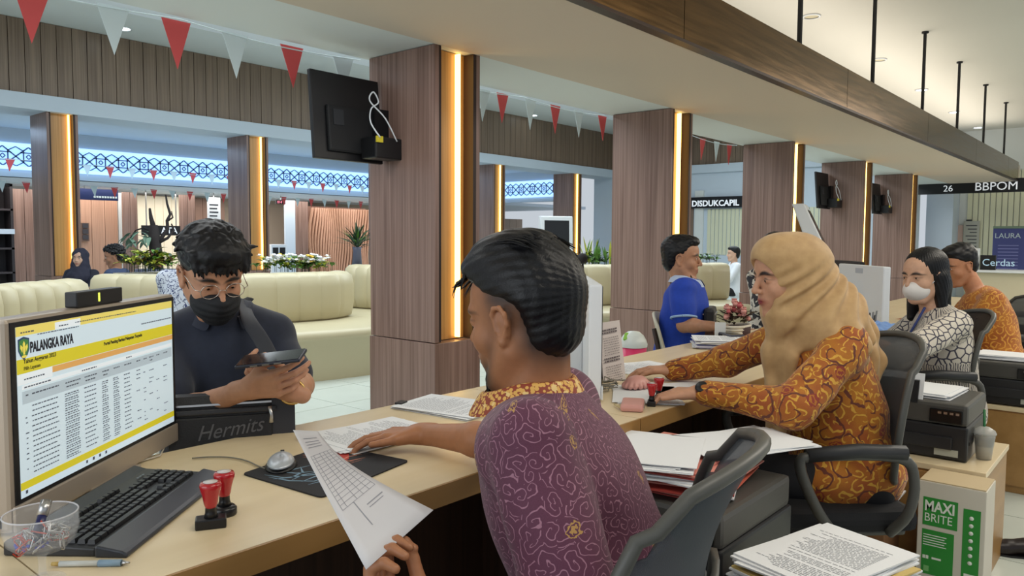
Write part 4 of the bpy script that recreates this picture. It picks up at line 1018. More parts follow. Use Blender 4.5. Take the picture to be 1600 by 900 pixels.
    sh = [el(ch, (.130, .18, .17), R3, .05), el((ch+pv)/2, (.14, .175, .19), R3, .06), el(pv, (.15, .185, .14), R3, .06), rc(nk+l*.04-ZZ*.04, LS+ZZ*.012, .058, .066, .04), rc(nk-l*.04-ZZ*.04, RS+ZZ*.012, .058, .066, .04),
          rc(LS, LS+(LE-LS)*.74, .058, .062, .03), rc(RS, RS+(RE-RS)*.72, .06, .066, .03), rc(nk-ZZ*.05, nk-ZZ*.02, .072, .06, .04)]
    vn = nk+tf*.075-ZZ*.015
    sh += [rc(nk+tf*.14-ZZ*.005, nk+tf*.15-ZZ*.1, .032, .006, .008, op='s'), pl(nk+ZZ*.014, nrm(ZZ+tf*.4), .004)]
    NAVY = mat('navy_cloth', (24, 32, 50), .8, noise=.12, nscale=60, sheen=.2)
    fa, fb = folds((.3, .1, 1), 26, .005, 21, 5), folds((1, 0, .6), 45, .002, 5, 7)
    sdf_obj('shirt', sh, .005, NAVY, r, disp=lambda X: fa(X)+fb(X), dmax=.01)
    pts = []
    for k in range(25):
        a = pi*.13+2*pi*k/24*.87; d = tf*cos(a)+l*sin(a); pts.append(nk+ZZ*(-.02-.045*max(cos(a), 0)**1.5)+d*(.073+.016*max(cos(a), 0)))
    strip_collar('collar', pts, .034, NAVY, r, lean=.8)
    # ring and bracelet
    MB().tube([LW+np.array([0, 0, 0])+(.031*cos(a)*nrm(np.cross(LW-LE, ZZ)))+.031*sin(a)*nrm(np.cross(LW-LE, np.cross(LW-LE, ZZ))) for a in np.linspace(0, 2*pi, 24)], .0045, 7, False).build('bracelet', mat('gold', (214, 178, 110), .25, 1), r)
    tr = []
    for s in (1, -1):
        hp_ = pv+l*.09*s-ZZ*.04; k = hp_+tf*.3+ZZ*.0; an = k+tf*.03-ZZ*.42; tr += [rc(hp_, k, .085, .065, .04), rc(k, an, .06, .045, .03)]
    sdf_obj('trousers', tr+[el(pv-ZZ*.02, (.13, .18, .1), R3, .05)], .008, mat('black_cloth', (24, 24, 28), .85, noise=.1, nscale=40), r)
    # phone
    pr = empty('smartphone', tuple(ph), 'dark smartphone held in both hands by the masked man', 'phone')
    yv = nrm(FH*.97+ZZ*.235); x = nrm(RH*.97+ZZ*.12-FH*.03); z = nrm(np.cross(x, yv)); y = np.cross(z, x)
    c = at(424, 563, 1.92)
    M = frame(c+ZZ*.004, x, y, z); b = MB(); b.box((-.082, -.037, -.0045), (.082, .037, .0045), M, bev=.004); b.build('case', mat('phone_case', (34, 38, 52), .4), pr)
    MB().box((-.078, -.034, .0045), (.078, .034, .0052), M).build('screen', mat('phone_screen', (24, 26, 32), .08), pr)
    for k in (-.03, 0, .03): MB().box((-.012+k, -.0385, -.0015), (.006+k, -.0368, .0015), M).build('side_button', STEEL, pr)
    # sling bag in his lap, with the strap over his shoulder
    br = empty('sling_bag', tuple(at(340, 660, 2.05)), 'black sling bag with script lettering in front of the masked man', 'bag')
    bc = at(343, 668, 2.0); bx = nrm(RH*.94+FH*.33); bz = nrm(ZZ*.96+RH*.12+FH*.2); bz = nrm(bz-bx*(bz@bx)); by = np.cross(bz, bx)
    M = frame(bc, bx, by, bz); LE_ = mat('bag_black', (34, 34, 37), .45, bump=.4, nscale=250)
    b = MB(); b.box((-.145, -.01, -.13), (.145, .07, .09), M, bev=.028); bo = b.build('bag_body', LE_, br, bevel=0)
    MB().box((-.142, -.02, .035), (.142, -.004, .05), M, bev=.004).build('zip_flap', mat('bag_trim', (52, 52, 56), .35), br)
    MB().box((-.125, -.016, -.11), (.13, -.006, .03), M, bev=.005).build('front_pocket', LE_, br)
    zp = MB().box((-.13, -.02, .058), (.13, -.014, .063), M).build('zip', STEEL, br)
    text('script_lettering', 'Hermits', .058, mat('script_grey', (96, 96, 100), .5), frame(M @ Vector((-.055, -.0175, -.03)), tuple(nrm(bx*.99+bz*.10)), tuple(nrm(bz+bx*.3)), tuple(-by)), br, .0006, sx=.85)
    MB().box((.13, -.006, -.09), (.19, .0, .085), M, bev=.002).build('side_tab', mat('bag_trim', (52, 52, 56), .35), br)
    st = [bc+bx*.14+bz*.07-by*.0, at(440, 600, 2.12), at(425, 560, 2.16), at(404, 522, 2.2), at(384, 498, 2.25), nk-l*-.06+ZZ*.02-tf*.02, nk-l*-.08-tf*.08]
    rows = []
    for i, p in enumerate(st):
        t = nrm(st[min(i+1, len(st)-1)]-st[max(i-1, 0)]); w_ = nrm(np.cross(t, tf)); 
        rows.append([tuple(p-w_*.021), tuple(p-w_*.019+tf*.003), tuple(p+w_*.019+tf*.003), tuple(p+w_*.021)])
    MB().sheet(rows).build('strap', mat('strap_grey', (56, 58, 64), .6), br, solid=.003, subsurf=1)
    MB().tube([at(421, 635, 1.98), at(424, 648, 1.98), at(424, 660, 1.98)], [.005, .004, .006], 8).build('zip_pull', STEEL, br)
masked()
# ================================================================ woman in the tan headscarf
def scarf_woman():
    r = person((2.5, .82, .46), 'woman in a tan headscarf and orange batik tunic typing at the second desk')
    f = -.985*RH+(-.17)*FH; Hd = HF(at(1229, 437, 2.42), headframe(f, radians(8), 0), .97)
    tf = nrm([-.74, .67, 0]); l = A_(-tf[1], tf[0], 0); R3 = np.stack([tf, l, ZZ])
    ch = A_(2.50, .83, .87); pv = A_(2.57, .75, .57); nk = ch+ZZ*.165+tf*.02
    LS = ch+l*.16+ZZ*.10; RS = ch-l*.16+ZZ*.10
    LE = A_(2.20, .80, .80); LW = A_(2.185, 1.085, .805); RE = A_(2.62, 1.20, .84); RW = at(1050, 579, 2.84)
    P = torso(ch, pv, l, .95)+[rc(nk-ZZ*.08, Hd.p(-.02, 0, -.04), .056, .052, .03)]+head(Hd, ears=False, fem=True, jaw=.93)+arm(LS, LE, LW, .95)+arm(RS, RE, RW, .93)
    P += hand(LW, nrm(-.86*RH+.35*FH-.02*ZZ), (0, 0, -1), .95, curls=((.35, .5, .3), (.35, .5, .3), (.35, .5, .3), (.35, .5, .3)), side=-1, thumb=(.4, .25), th_in=.15)
    P += hand(RW, nrm(-.98*RH+.0*FH+.04*ZZ), (0, 0, -1), .95, curls=((.3, .35, .3), (.3, .35, .3), (.3, .4, .3), (.3, .4, .3)), side=1, thumb=(.35, .1), th_in=.3)
    sdf_obj('body', P, .0038, SKIN, r, paint=paint_face(Hd, lips=(128, 30, 40), brow_c=(40, 26, 24)), base=(196, 146, 116))
    eyes(Hd, r, (1, 0, -.25))
    # headscarf: smooth hood with point over the brow, draped to chest and back
    sp = [Hd.E((-.022, 0, .052), (.118, .098, .1), .02), Hd.E((.03, 0, .085), (.075, .078, .066), .03), Hd.E((-.02, 0, -.05), (.088, .09, .1), .05), Hd.E((.022, 0, -.1), (.068, .078, .06), .05)]
    sp += [Hd.C((-.06, 0, .02), (-.11, 0, -.16), .09, .09, .06), rc(nk+l*.02-tf*.02, ch-tf*.1+ZZ*.02, .12, .105, .07), rc(nk-tf*.03, ch-tf*.135-ZZ*.13, .1, .05, .05),
           rc(nk+tf*.05-ZZ*.02, ch+tf*.11+ZZ*.06, .095, .065, .06), rc(ch+tf*.12+ZZ*.06, ch+tf*.15-ZZ*.2+l*.02, .05, .034, .05), rc(nk+l*.07-ZZ*.03, LS-l*.02+ZZ*.0, .09, .07, .06), rc(nk-l*.07-ZZ*.03, RS+ZZ*.0, .09, .07, .06)]
    sp += [Hd.E((.115, 0, -.01), (.072, .064, .092), .008, op='s'), Hd.E((.09, 0, .012), (.05, .06, .07), .006, op='s')]
    def drape(X):
        q = Hd.loc(X); F, L, U = q.T
        a = .0075*np.sin((F*.8+U*.62)*95+6*np.sin(U*14)+L*14)*np.clip((.07-U)/.1, 0, 1)*np.clip(1-(F-.05)/.03, 0, 1)
        b = .009*np.sin((F*1.0)*70+U*26+4*np.sin(U*9+L*10))*np.clip((-.12-U)/.1, 0, 1)
        return a+b
    q = N('tan_scarf', .62); tc = q.n('ShaderNodeTexCoord'); nz = q.noise(tc.outputs['Object'], 30, 3); q.l(q.ramp(nz.outputs[0], [(.3, lin((176, 140, 92))), (.7, lin((194, 158, 108)))]), q.b.inputs['Base Color']); q.b.inputs['Sheen Weight'].default_value = .2
    sdf_obj('headscarf', sp, .004, q.m, r, disp=drape, dmax=.017)
    # tunic
    sh = [el(ch, (.135, .18, .17), R3, .05), el((ch+pv)/2, (.15, .18, .2), R3, .06), el(pv-ZZ*.01, (.165, .19, .14), R3, .06), rc(ch+l*.12+ZZ*.1, ch-l*.12+ZZ*.1, .06, .06, .05),
          rc(LS, LE, .066, .06, .03), rc(LE, LE+(LW-LE)*.93, .058, .04, .03), rc(RS, RE, .064, .056, .03), rc(RE, RE+(RW-RE)*.97, .054, .038, .03), rc(pv-ZZ*.05+l*.03, pv+tf*.12-ZZ*.06+l*.08, .10, .085, .05)]
    fa, fb = folds((.3, .1, 1), 30, .005, 31, 5), folds((1, 0, .6), 55, .002, 15, 7)
    mm = spiral('orange_batik', (190, 116, 22), (228, 172, 60), 20, second=(170, 84, 24), lw=.11, turns=2.0, third=(110, 50, 30), motif=((150, 52, 30), 5.2, .1))
    uvf = uv_axis([(pv-ZZ*.1, ch+ZZ*.16, -l, .18), (LS, LE, (0, 0, 1), .066), (LE, LW, (0, 0, 1), .06), (RS, RE, (0, 0, 1), .066), (RE, RW, (0, 0, 1), .06)])
    sdf_obj('tunic', sh, .0046, mm, r, disp=lambda X: fa(X)+fb(X), dmax=.01, uv=uvf)
    tr = []
    for s, k in ((1, (2.22, 1.12, .53)), (-1, (2.42, 1.25, .53))):
        hp_ = pv+l*.09*s-ZZ*.05; k = A_(*k); an = A_(k[0]-.05, k[1]+.1, .08); tr += [rc(hp_, k, .09, .07, .04), rc(k, an, .068, .05, .03), rc(an, an+A_(-.08, .12, -.03), .04, .03, .02)]
    sdf_obj('trousers', tr, .008, mat('black_cloth', (24, 24, 28), .85, noise=.1, nscale=40), r, disp=folds((1, 0, 1), 24, .006, 2), dmax=.01)
    # watch on the near wrist
    ax = nrm(LW-LE); w0 = LW-ax*.012; s1 = nrm(np.cross(ax, ZZ)); s2 = np.cross(ax, s1)
    MB().tube([w0+.031*cos(a)*s1+.029*sin(a)*s2 for a in np.linspace(0, 2*pi, 28)], .008, 6, False).build('watch_strap', BLACKM, r)
    n_ = nrm(-FH*.75+ZZ*.6); n_ = nrm(n_-ax*(n_@ax)); t_ = np.cross(ax, n_); M = frame(w0+n_*.034, ax, t_, n_)
    wf = MB().lathe([(0, -.004), (.019, -.004), (.02, .002), (.018, .005), (0, .005)], (0, 0, 0), 24, M, cap=False).build('watch_case', BLACK, r)
scarf_woman()
# ================================================================ man in the blue polo
def polo():
    r = person((4.1, 2.2, .46), 'young man in a bright blue polo shirt sitting across the counter in profile')
    f = .96*RH-.28*FH; Hd = HF(at(1064, 406, 4.45), headframe(f, radians(3), 0), 1.)
    tf = nrm(.9*RH-.3*FH); l = A_(-tf[1], tf[0], 0); R3 = np.stack([tf, l, ZZ])
    ch = at(1071, 487, 4.45); ch = A_(ch[0], ch[1], .90); pv = A_(ch[0], ch[1], .58)-tf*.05; nk = ch+ZZ*.165
    LS = ch+l*.17+ZZ*.1; RS = ch-l*.17+ZZ*.1
    RE = at(1068, 540, 4.25); RE[2] = .81; RW = at(1112, 530, 4.12); RW[2] = .82; LE = LS+tf*.1-ZZ*.25; LW = LE+tf*.2-ZZ*.0
    P = torso(ch, pv, l, .98)+[rc(nk-ZZ*.08, Hd.p(-.02, 0, -.04), .058, .056, .03)]+head(Hd)+arm(RS, RE, RW)+arm(LS, LE, LW)
    P += hand(RW, nrm(tf), (0, 0, -1), 1., side=1)+hand(LW, tf, (0, 0, -1), 1., side=-1)
    sdf_obj('body', P, .006, SKIN, r, paint=paint_face(Hd), base=(176, 128, 98)); eyes(Hd, r)
    hp = short_hair(Hd)
    sdf_obj('hair', hp, .005, HAIR, r, disp=wob(160, .002, 5), dmax=.003)
    sh = [el(ch, (.13, .19, .17), R3, .05), el((ch+pv)/2, (.13, .165, .19), R3, .06), el(pv, (.14, .18, .14), R3, .06), rc(ch+l*.13+ZZ*.1, ch-l*.13+ZZ*.1, .06, .06, .05), rc(LS, LS+(LE-LS)*.7, .066, .068, .03), rc(RS, RS+(RE-RS)*.68, .068, .07, .03), pl(nk+ZZ*.012, nrm(ZZ+tf*.35))]
    BL = mat('blue_polo', (24, 62, 168), .75, noise=.08, nscale=50); sdf_obj('polo_shirt', sh, .007, BL, r, disp=folds((.3, .1, 1), 26, .005, 41, 5), dmax=.008)
    pts = [nk-ZZ*.02-ZZ*.03*max(cos(a), 0)+(tf*cos(a)+l*sin(a))*(.07+.012*max(cos(a), 0)) for a in [pi*.1+2*pi*k/24*.9 for k in range(25)]]
    strip_collar('collar', pts, .034, mat('pale_collar', (176, 190, 214), .7), r, lean=.8)
    for S_, E_ in ((RS, RE), (LS, LE)):
        ax = nrm(E_-S_); c = S_+(E_-S_)*.78; s1 = nrm(np.cross(ax, tf)); s2 = np.cross(ax, s1)
        MB().tube([c+.069*cos(a)*s1+.069*sin(a)*s2 for a in np.linspace(0, 2*pi, 25)], .007, 6, False).build('cuff', mat('pale_cuff', (150, 180, 214), .7), r)
    tr = [rc(pv+l*.09, pv+l*.09+tf*.35, .08, .065, .04), rc(pv-l*.09, pv-l*.09+tf*.35, .08, .065, .04), rc(pv+l*.09+tf*.35, pv+l*.09+tf*.37-ZZ*.42, .06, .05, .03), rc(pv-l*.09+tf*.35, pv-l*.09+tf*.37-ZZ*.42, .06, .05, .03)]
    sdf_obj('trousers', tr, .01, mat('black_cloth', (24, 24, 28), .85, noise=.1, nscale=40), r)
    g = MB()
    p0 = RS+l*.05; pts = [nk-l*.06+tf*.03+ZZ*.0, ch+tf*.1-l*.02+ZZ*.05, ch+tf*.14+l*.03-ZZ*.08, ch+tf*.15+l*.05-ZZ*.14]
    rows = [[tuple(p-ZZ*.018), tuple(p+ZZ*.018)] for p in pts]; g.sheet(rows).build('bag_strap', BLACKM, r, solid=.004)
    bg_ = empty('waist_bag', tuple(pv+tf*.17+ZZ*.22), 'small black bag on the lap of the man in the blue polo', 'bag')
    b = MB(); M = frame(pv+tf*.19+ZZ*.25, tuple(l), tuple(ZZ), tuple(np.cross(l, ZZ))); b.box((-.12, -.06, -.03), (.1, .07, .03), M, bev=.02); b.build('pouch', mat('bag_black', (34, 34, 37), .45), bg_)
    MB().box((-.1, .03, -.035), (.08, .038, .035), M).build('zip', STEEL, bg_)
polo()
# ================================================================ generic seated figure used for the people farther back
def seated(o, label, hp, f, tf, pitch=0, sc=1., skin=(186, 138, 108), cloth=None, h=.006, hair='short', ears=True, uvr=None, arms=None, long_=False, legs=True, fat=0, lips=(150, 84, 74), lean=0., seed=1, drop=.0):
    r = person(o, label); Hd = HF(hp, headframe(f, pitch, 0), sc); tf = nrm([tf[0], tf[1], 0]); l = A_(-tf[1], tf[0], 0); R3 = np.stack([tf, l, ZZ])
    base = A_(hp[0], hp[1], hp[2])-tf*(.03+lean); ch = base-ZZ*(.30-drop); pv = ch-ZZ*.32-tf*.02-tf*lean*.6; nk = ch+ZZ*.165+tf*.02
    LS = ch+l*.165+ZZ*.1; RS = ch-l*.165+ZZ*.1
    LE = LS-ZZ*.22+tf*.14+l*.03; RE = RS-ZZ*.22+tf*.14-l*.03; LW = LE+tf*.22-l*.05+ZZ*.04; RW = RE+tf*.22+l*.05+ZZ*.04
    if arms: LE, LW, RE, RW = [A_(*a) for a in arms]
    P = torso(ch, pv, l, .97, fat=fat)+[rc(nk-ZZ*.08, Hd.p(-.02, 0, -.04), .056, .054, .03)]+head(Hd, ears=ears)+arm(LS, LE, LW, .95)+arm(RS, RE, RW, .95)+hand(LW, LW-LE, (0, 0, -1), .97, side=-1)+hand(RW, RW-RE, (0, 0, -1), .97, side=1)
    sdf_obj('body', P, h, SKIN, r, paint=paint_face(Hd, lips=lips), base=skin); eyes(Hd, r)
    if hair == 'short':
        sdf_obj('hair', short_hair(Hd, .002), h*.8, HAIR, r, disp=wob(150, .0022, seed), dmax=.005)
    if hair == 'curly':
        hh = short_hair(Hd, .008)
        sdf_obj('hair', hh, h*.8, HAIR, r, disp=wob(130, .012, seed), dmax=.014)
    if hair == 'long':
        hh = [Hd.E((-.022, 0, .055), (.108, .088, .093), .01), Hd.E((-.045, 0, -.03), (.07, .092, .1), .03), Hd.C((-.05, 0, -.06), (-.075, 0, -.22), .075, .06, .04), Hd.C((-.02, .075, 0), (-.0, .085, -.2), .03, .022, .03), Hd.C((-.02, -.075, 0), (-.0, -.085, -.2), .03, .022, .03),
              Hd.E((.105, 0, .0), (.085, .066, .118), .006, op='s')]
        st = lambda X: (lambda q: .0014*np.sin(np.arctan2(q[:, 1], q[:, 0]+.02)*44+8*np.sin(q[:, 2]*12)))(Hd.loc(X))
        sdf_obj('hair', hh, h*.8, HAIR, r, disp=st, dmax=.004)
    sh = [el(ch, (.13+fat, .186+fat, .17), R3, .05), el((ch+pv)/2, (.135+fat, .17+fat, .2), R3, .06), el(pv, (.155+fat, .19+fat, .15), R3, .06), rc(ch+l*.13+ZZ*.1, ch-l*.13+ZZ*.1, .061, .061, .05), rc(LS, LE, .064, .058, .03), rc(RS, RE, .064, .058, .03)]
    if long_: sh += [rc(LE, LE+(LW-LE)*.93, .056, .04, .03), rc(RE, RE+(RW-RE)*.93, .056, .04, .03)]
    sh.append(pl(nk+ZZ*.014, nrm(ZZ+tf*.35)))
    uvf = uv_axis([(pv, ch+ZZ*.16, -tf, .17), (LS, LE, (0, 0, 1), .066), (RS, RE, (0, 0, 1), .066), (LE, LW, (0, 0, 1), .06), (RE, RW, (0, 0, 1), .06)])
    sdf_obj('shirt', sh, h*1.1, cloth, r, disp=folds((.3, .1, 1), 26, .005, 50+seed, 5), dmax=.008, uv=uvf)
    if legs:
        tr = []
        for s in (1, -1):
            a = pv+l*.09*s-ZZ*.03; k = a+tf*.36; ft_ = k+tf*.04; ft_[2] = .06; tr += [rc(a, k, .082, .064, .04), rc(k, ft_, .06, .045, .03), rc(ft_-ZZ*.01, ft_+tf*.12-ZZ*.02, .045, .035, .03)]
        sdf_obj('trousers', tr, .011, mat('black_cloth', (24, 24, 28), .85, noise=.1, nscale=40), r)
    return r, Hd, ch, nk, tf, l
# third officer, white patterned blouse and white mask
q = N('white_batik', .75); tc = q.n('ShaderNodeTexCoord'); mp = q.n('ShaderNodeMapping'); mp.inputs['Scale'].default_value = (26, 26, 1); q.l(tc.outputs['UV'], mp.inputs[0])
wv = q.n('ShaderNodeTexWave'); wv.inputs['Scale'].default_value = 1.1; wv.inputs['Distortion'].default_value = 6; wv.inputs['Detail'].default_value = 1; wv.inputs['Detail Scale'].default_value = 1.2; q.l(mp.outputs[0], wv.inputs[0])
vo = q.n('ShaderNodeTexVoronoi', voronoi_dimensions='2D', feature='DISTANCE_TO_EDGE'); vo.inputs['Scale'].default_value = 1.1; q.l(mp.outputs[0], vo.inputs['Vector'])
n1 = q.noise(mp.outputs[0], .16, 1); a1 = q.math('GREATER_THAN', wv.outputs['Fac'], .72); a2 = q.math('LESS_THAN', vo.outputs['Distance'], .09); sel = q.math('GREATER_THAN', n1.outputs[0], .5)
pat = q.math('ADD', q.math('MULTIPLY', a1, sel), q.math('MULTIPLY', a2, q.math('SUBTRACT', 1, sel))); pat.node.use_clamp = True
q.l(q.mix(pat, lin((206, 198, 184)), lin((62, 60, 74))), q.b.inputs['Base Color']); WBATIK = q.m
hp = at(1444, 434, 3.6)
f3 = -.93*RH-.38*FH; tf3 = -.95*RH+.12*FH
LSx = hp-ZZ*.2
r, Hd, ch, nk, tf, l = seated((hp[0], hp[1], .46), 'woman with long black hair, white face mask and white patterned blouse at the third desk', hp, f3, tf3, radians(8), .97, (204, 160, 132), WBATIK, .005, 'long', arms=(at(1400, 560, 3.25), at(1345, 522, 3.5), at(1385, 540, 3.9), at(1340, 505, 4.05)), lips=None, lean=.05)
mk = [Hd.E((.048, 0, -.052), (.07, .062, .056), .02), Hd.E((.092, 0, -.04), (.032, .026, .032), .02)]
mk += [pl(Hd.p(.0, 0, -.02), Hd.R[2]*.98-Hd.R[0]*.18, .006), pl(Hd.p(.02, 0, 0), -Hd.R[0], .006), pl(Hd.p(0, 0, -.115), -Hd.R[2], .01)]
sdf_obj('face_mask', mk, .004, mat('mask_white', (226, 222, 218), .7), r)
for s in (-1, 1): MB().tube([Hd.p(.03, s*.066, -.02), Hd.p(.0, s*.078, .005), Hd.p(-.01, s*.08, -.01), Hd.p(.02, s*.068, -.06)], .0018, 6).build('ear_loop', WPLAST, r)
MB().ball(tuple(Hd.p(-.002, .083, -.034)), .005, 8, 6).build('earring', WPLAST, r)
MB().tube([nk+tf*.07+l*.05, ch+tf*.14+l*.02+ZZ*.04, ch+tf*.155-ZZ*.1], .006, 6).build('lanyard', mat('lanyard_navy', (44, 60, 120), .6), r)
# fourth officer, orange batik
OB = spiral('orange_batik_far', (196, 120, 34), (226, 164, 64), 18, second=(170, 92, 30), lw=.14)
hp = at(1500, 416, 4.9)
seated((hp[0], hp[1], .46), 'man in an orange batik shirt bent over the farthest desk', hp, -.9*RH-.1*FH, nrm(-.93*RH+.25*FH), radians(20), 1., (186, 130, 96), OB, .007, 'short', long_=True, fat=.02, lean=.12, seed=4)
# customers and people waiting in the hall
seated((4.1, 11.0, .46), 'woman in a dark headscarf sitting beyond the left banquette', at(125, 405, 10.3), nrm(-FH+.1*RH), nrm(-FH), 0, 1., (204, 164, 140), mat('dark_abaya', (36, 38, 52), .8), .01, None, ears=False, long_=True)
r = [o for o in COL.objects if o.name.startswith('person')][-1]; r = [o for o in COL.objects if o.get('label', '').startswith('woman in a dark headscarf')][0]
Hd = HF(at(125, 405, 10.3), headframe(nrm(-FH+.1*RH)), 1.)
sdf_obj('headscarf', [Hd.E((-.02, 0, .05), (.118, .1, .1), .02), Hd.E((-.01, 0, -.06), (.09, .1, .1), .05), rc(Hd.p(0, 0, -.1), Hd.p(0, 0, -.22), .11, .17, .05), Hd.E((.11, 0, -.015), (.07, .06, .082), .01, op='s')], .009, mat('dark_scarf', (44, 44, 60), .8), r, disp=wob(50, .005, 3), dmax=.006)
seated((3.9, 9.4, .46), 'man with dark curly hair sitting behind the foliage bed', at(179, 402, 9.0), nrm(-.75*RH-.3*FH), nrm(-RH), radians(12), 1., (150, 108, 84), mat('slate_shirt', (52, 66, 96), .8), .01, 'curly')
q = N('white_leaf_print', .75); tc = q.n('ShaderNodeTexCoord'); nz = q.noise(tc.outputs['Object'], 22, 2, 1.5); q.l(q.mix(q.math('LESS_THAN', q.math('ABSOLUTE', q.math('SUBTRACT', nz.outputs[0], .5)), .035), lin((206, 212, 224)), lin((52, 62, 110))), q.b.inputs['Base Color'])
hp = at(300, 418, 5.2); hp[2] = 1.16
seated((hp[0], hp[1], .46), 'person in a white shirt with blue leaf print, hidden behind the masked man', hp, FH, FH, 0, 1., (160, 116, 90), q.m, .01, 'short', long_=True, seed=6, drop=.03)
q = N('plaid_white', .75); tc = q.n('ShaderNodeTexCoord'); nz = q.noise(tc.outputs['Object'], 16, 3, 1); q.l(q.mix(q.math('GREATER_THAN', nz.outputs[0], .54), lin((204, 196, 184)), lin((40, 38, 44))), q.b.inputs['Base Color'])
hp = at(1212, 425, 5.9); hp[2] = 1.2
seated((hp[0], hp[1], .46), 'customer in a black and white print top, mostly hidden by the tan headscarf', hp, nrm(.4*RH-FH), nrm(.3*RH-FH), 0, 1., (190, 150, 124), q.m, .01, 'short', long_=True, seed=7)
hp = at(1146, 398, 13.5)
seated((hp[0], hp[1], .46), 'distant person in white with dark hair in front of the cream slat wall', hp, -RH, -RH, 0, 1., (200, 160, 136), mat('white_shirt', (214, 218, 224), .8), .012, 'short', seed=8)
hp = at(862, 505, 3.75); hp[2] = 1.04
seated((hp[0], hp[1]+.1, .4), 'customer in a dark striped top, hidden behind the head of the purple-shirted man', hp, nrm(-FH), nrm(-FH+.2*RH), radians(10), .95, (170, 124, 98), mat('stripe_dark', (40, 48, 70), .8), .009, 'short', long_=True, seed=9)
# ---------------------------------------------------------------- the long counter
def T(x, y, z=0, rz=0, rx=0, ry=0): return Matrix.Translation((x, y, z)) @ Matrix.Rotation(rz, 4, 'Z') @ Matrix.Rotation(rx, 4, 'X') @ Matrix.Rotation(ry, 4, 'Y')
ct = empty('service_counter', (4, 1.48, 0), 'long light-veneer service counter running between officers and customers', 'counter')
edges = [-.9, .405, 1.925, 3.45, 5.0, 6.6, 8.2]
for a, b in zip(edges, edges[1:]):
    MB().box((a+.0015, 1.15, .714), (b-.0015, 1.82, .76)).build('worktop', OAK, ct)
    MB().box((a+.0015, 1.144, .7135), (b-.0015, 1.1495, .7595)).build('edge_band', OAKEDGE, ct)
    MB().box((a+.0015, 1.74, .02), (b-.0015, 1.765, .713)).build('modesty_panel', DARKWOOD, ct)
    MB().box((a+.0015, 1.766, .05), (b-.0015, 1.79, .713)).build('front_panel', OAK, ct)
    MB().box((b-.03, 1.2, 0), (b+.0, 1.739, .713)).build('side_panel', DARKWOOD, ct)
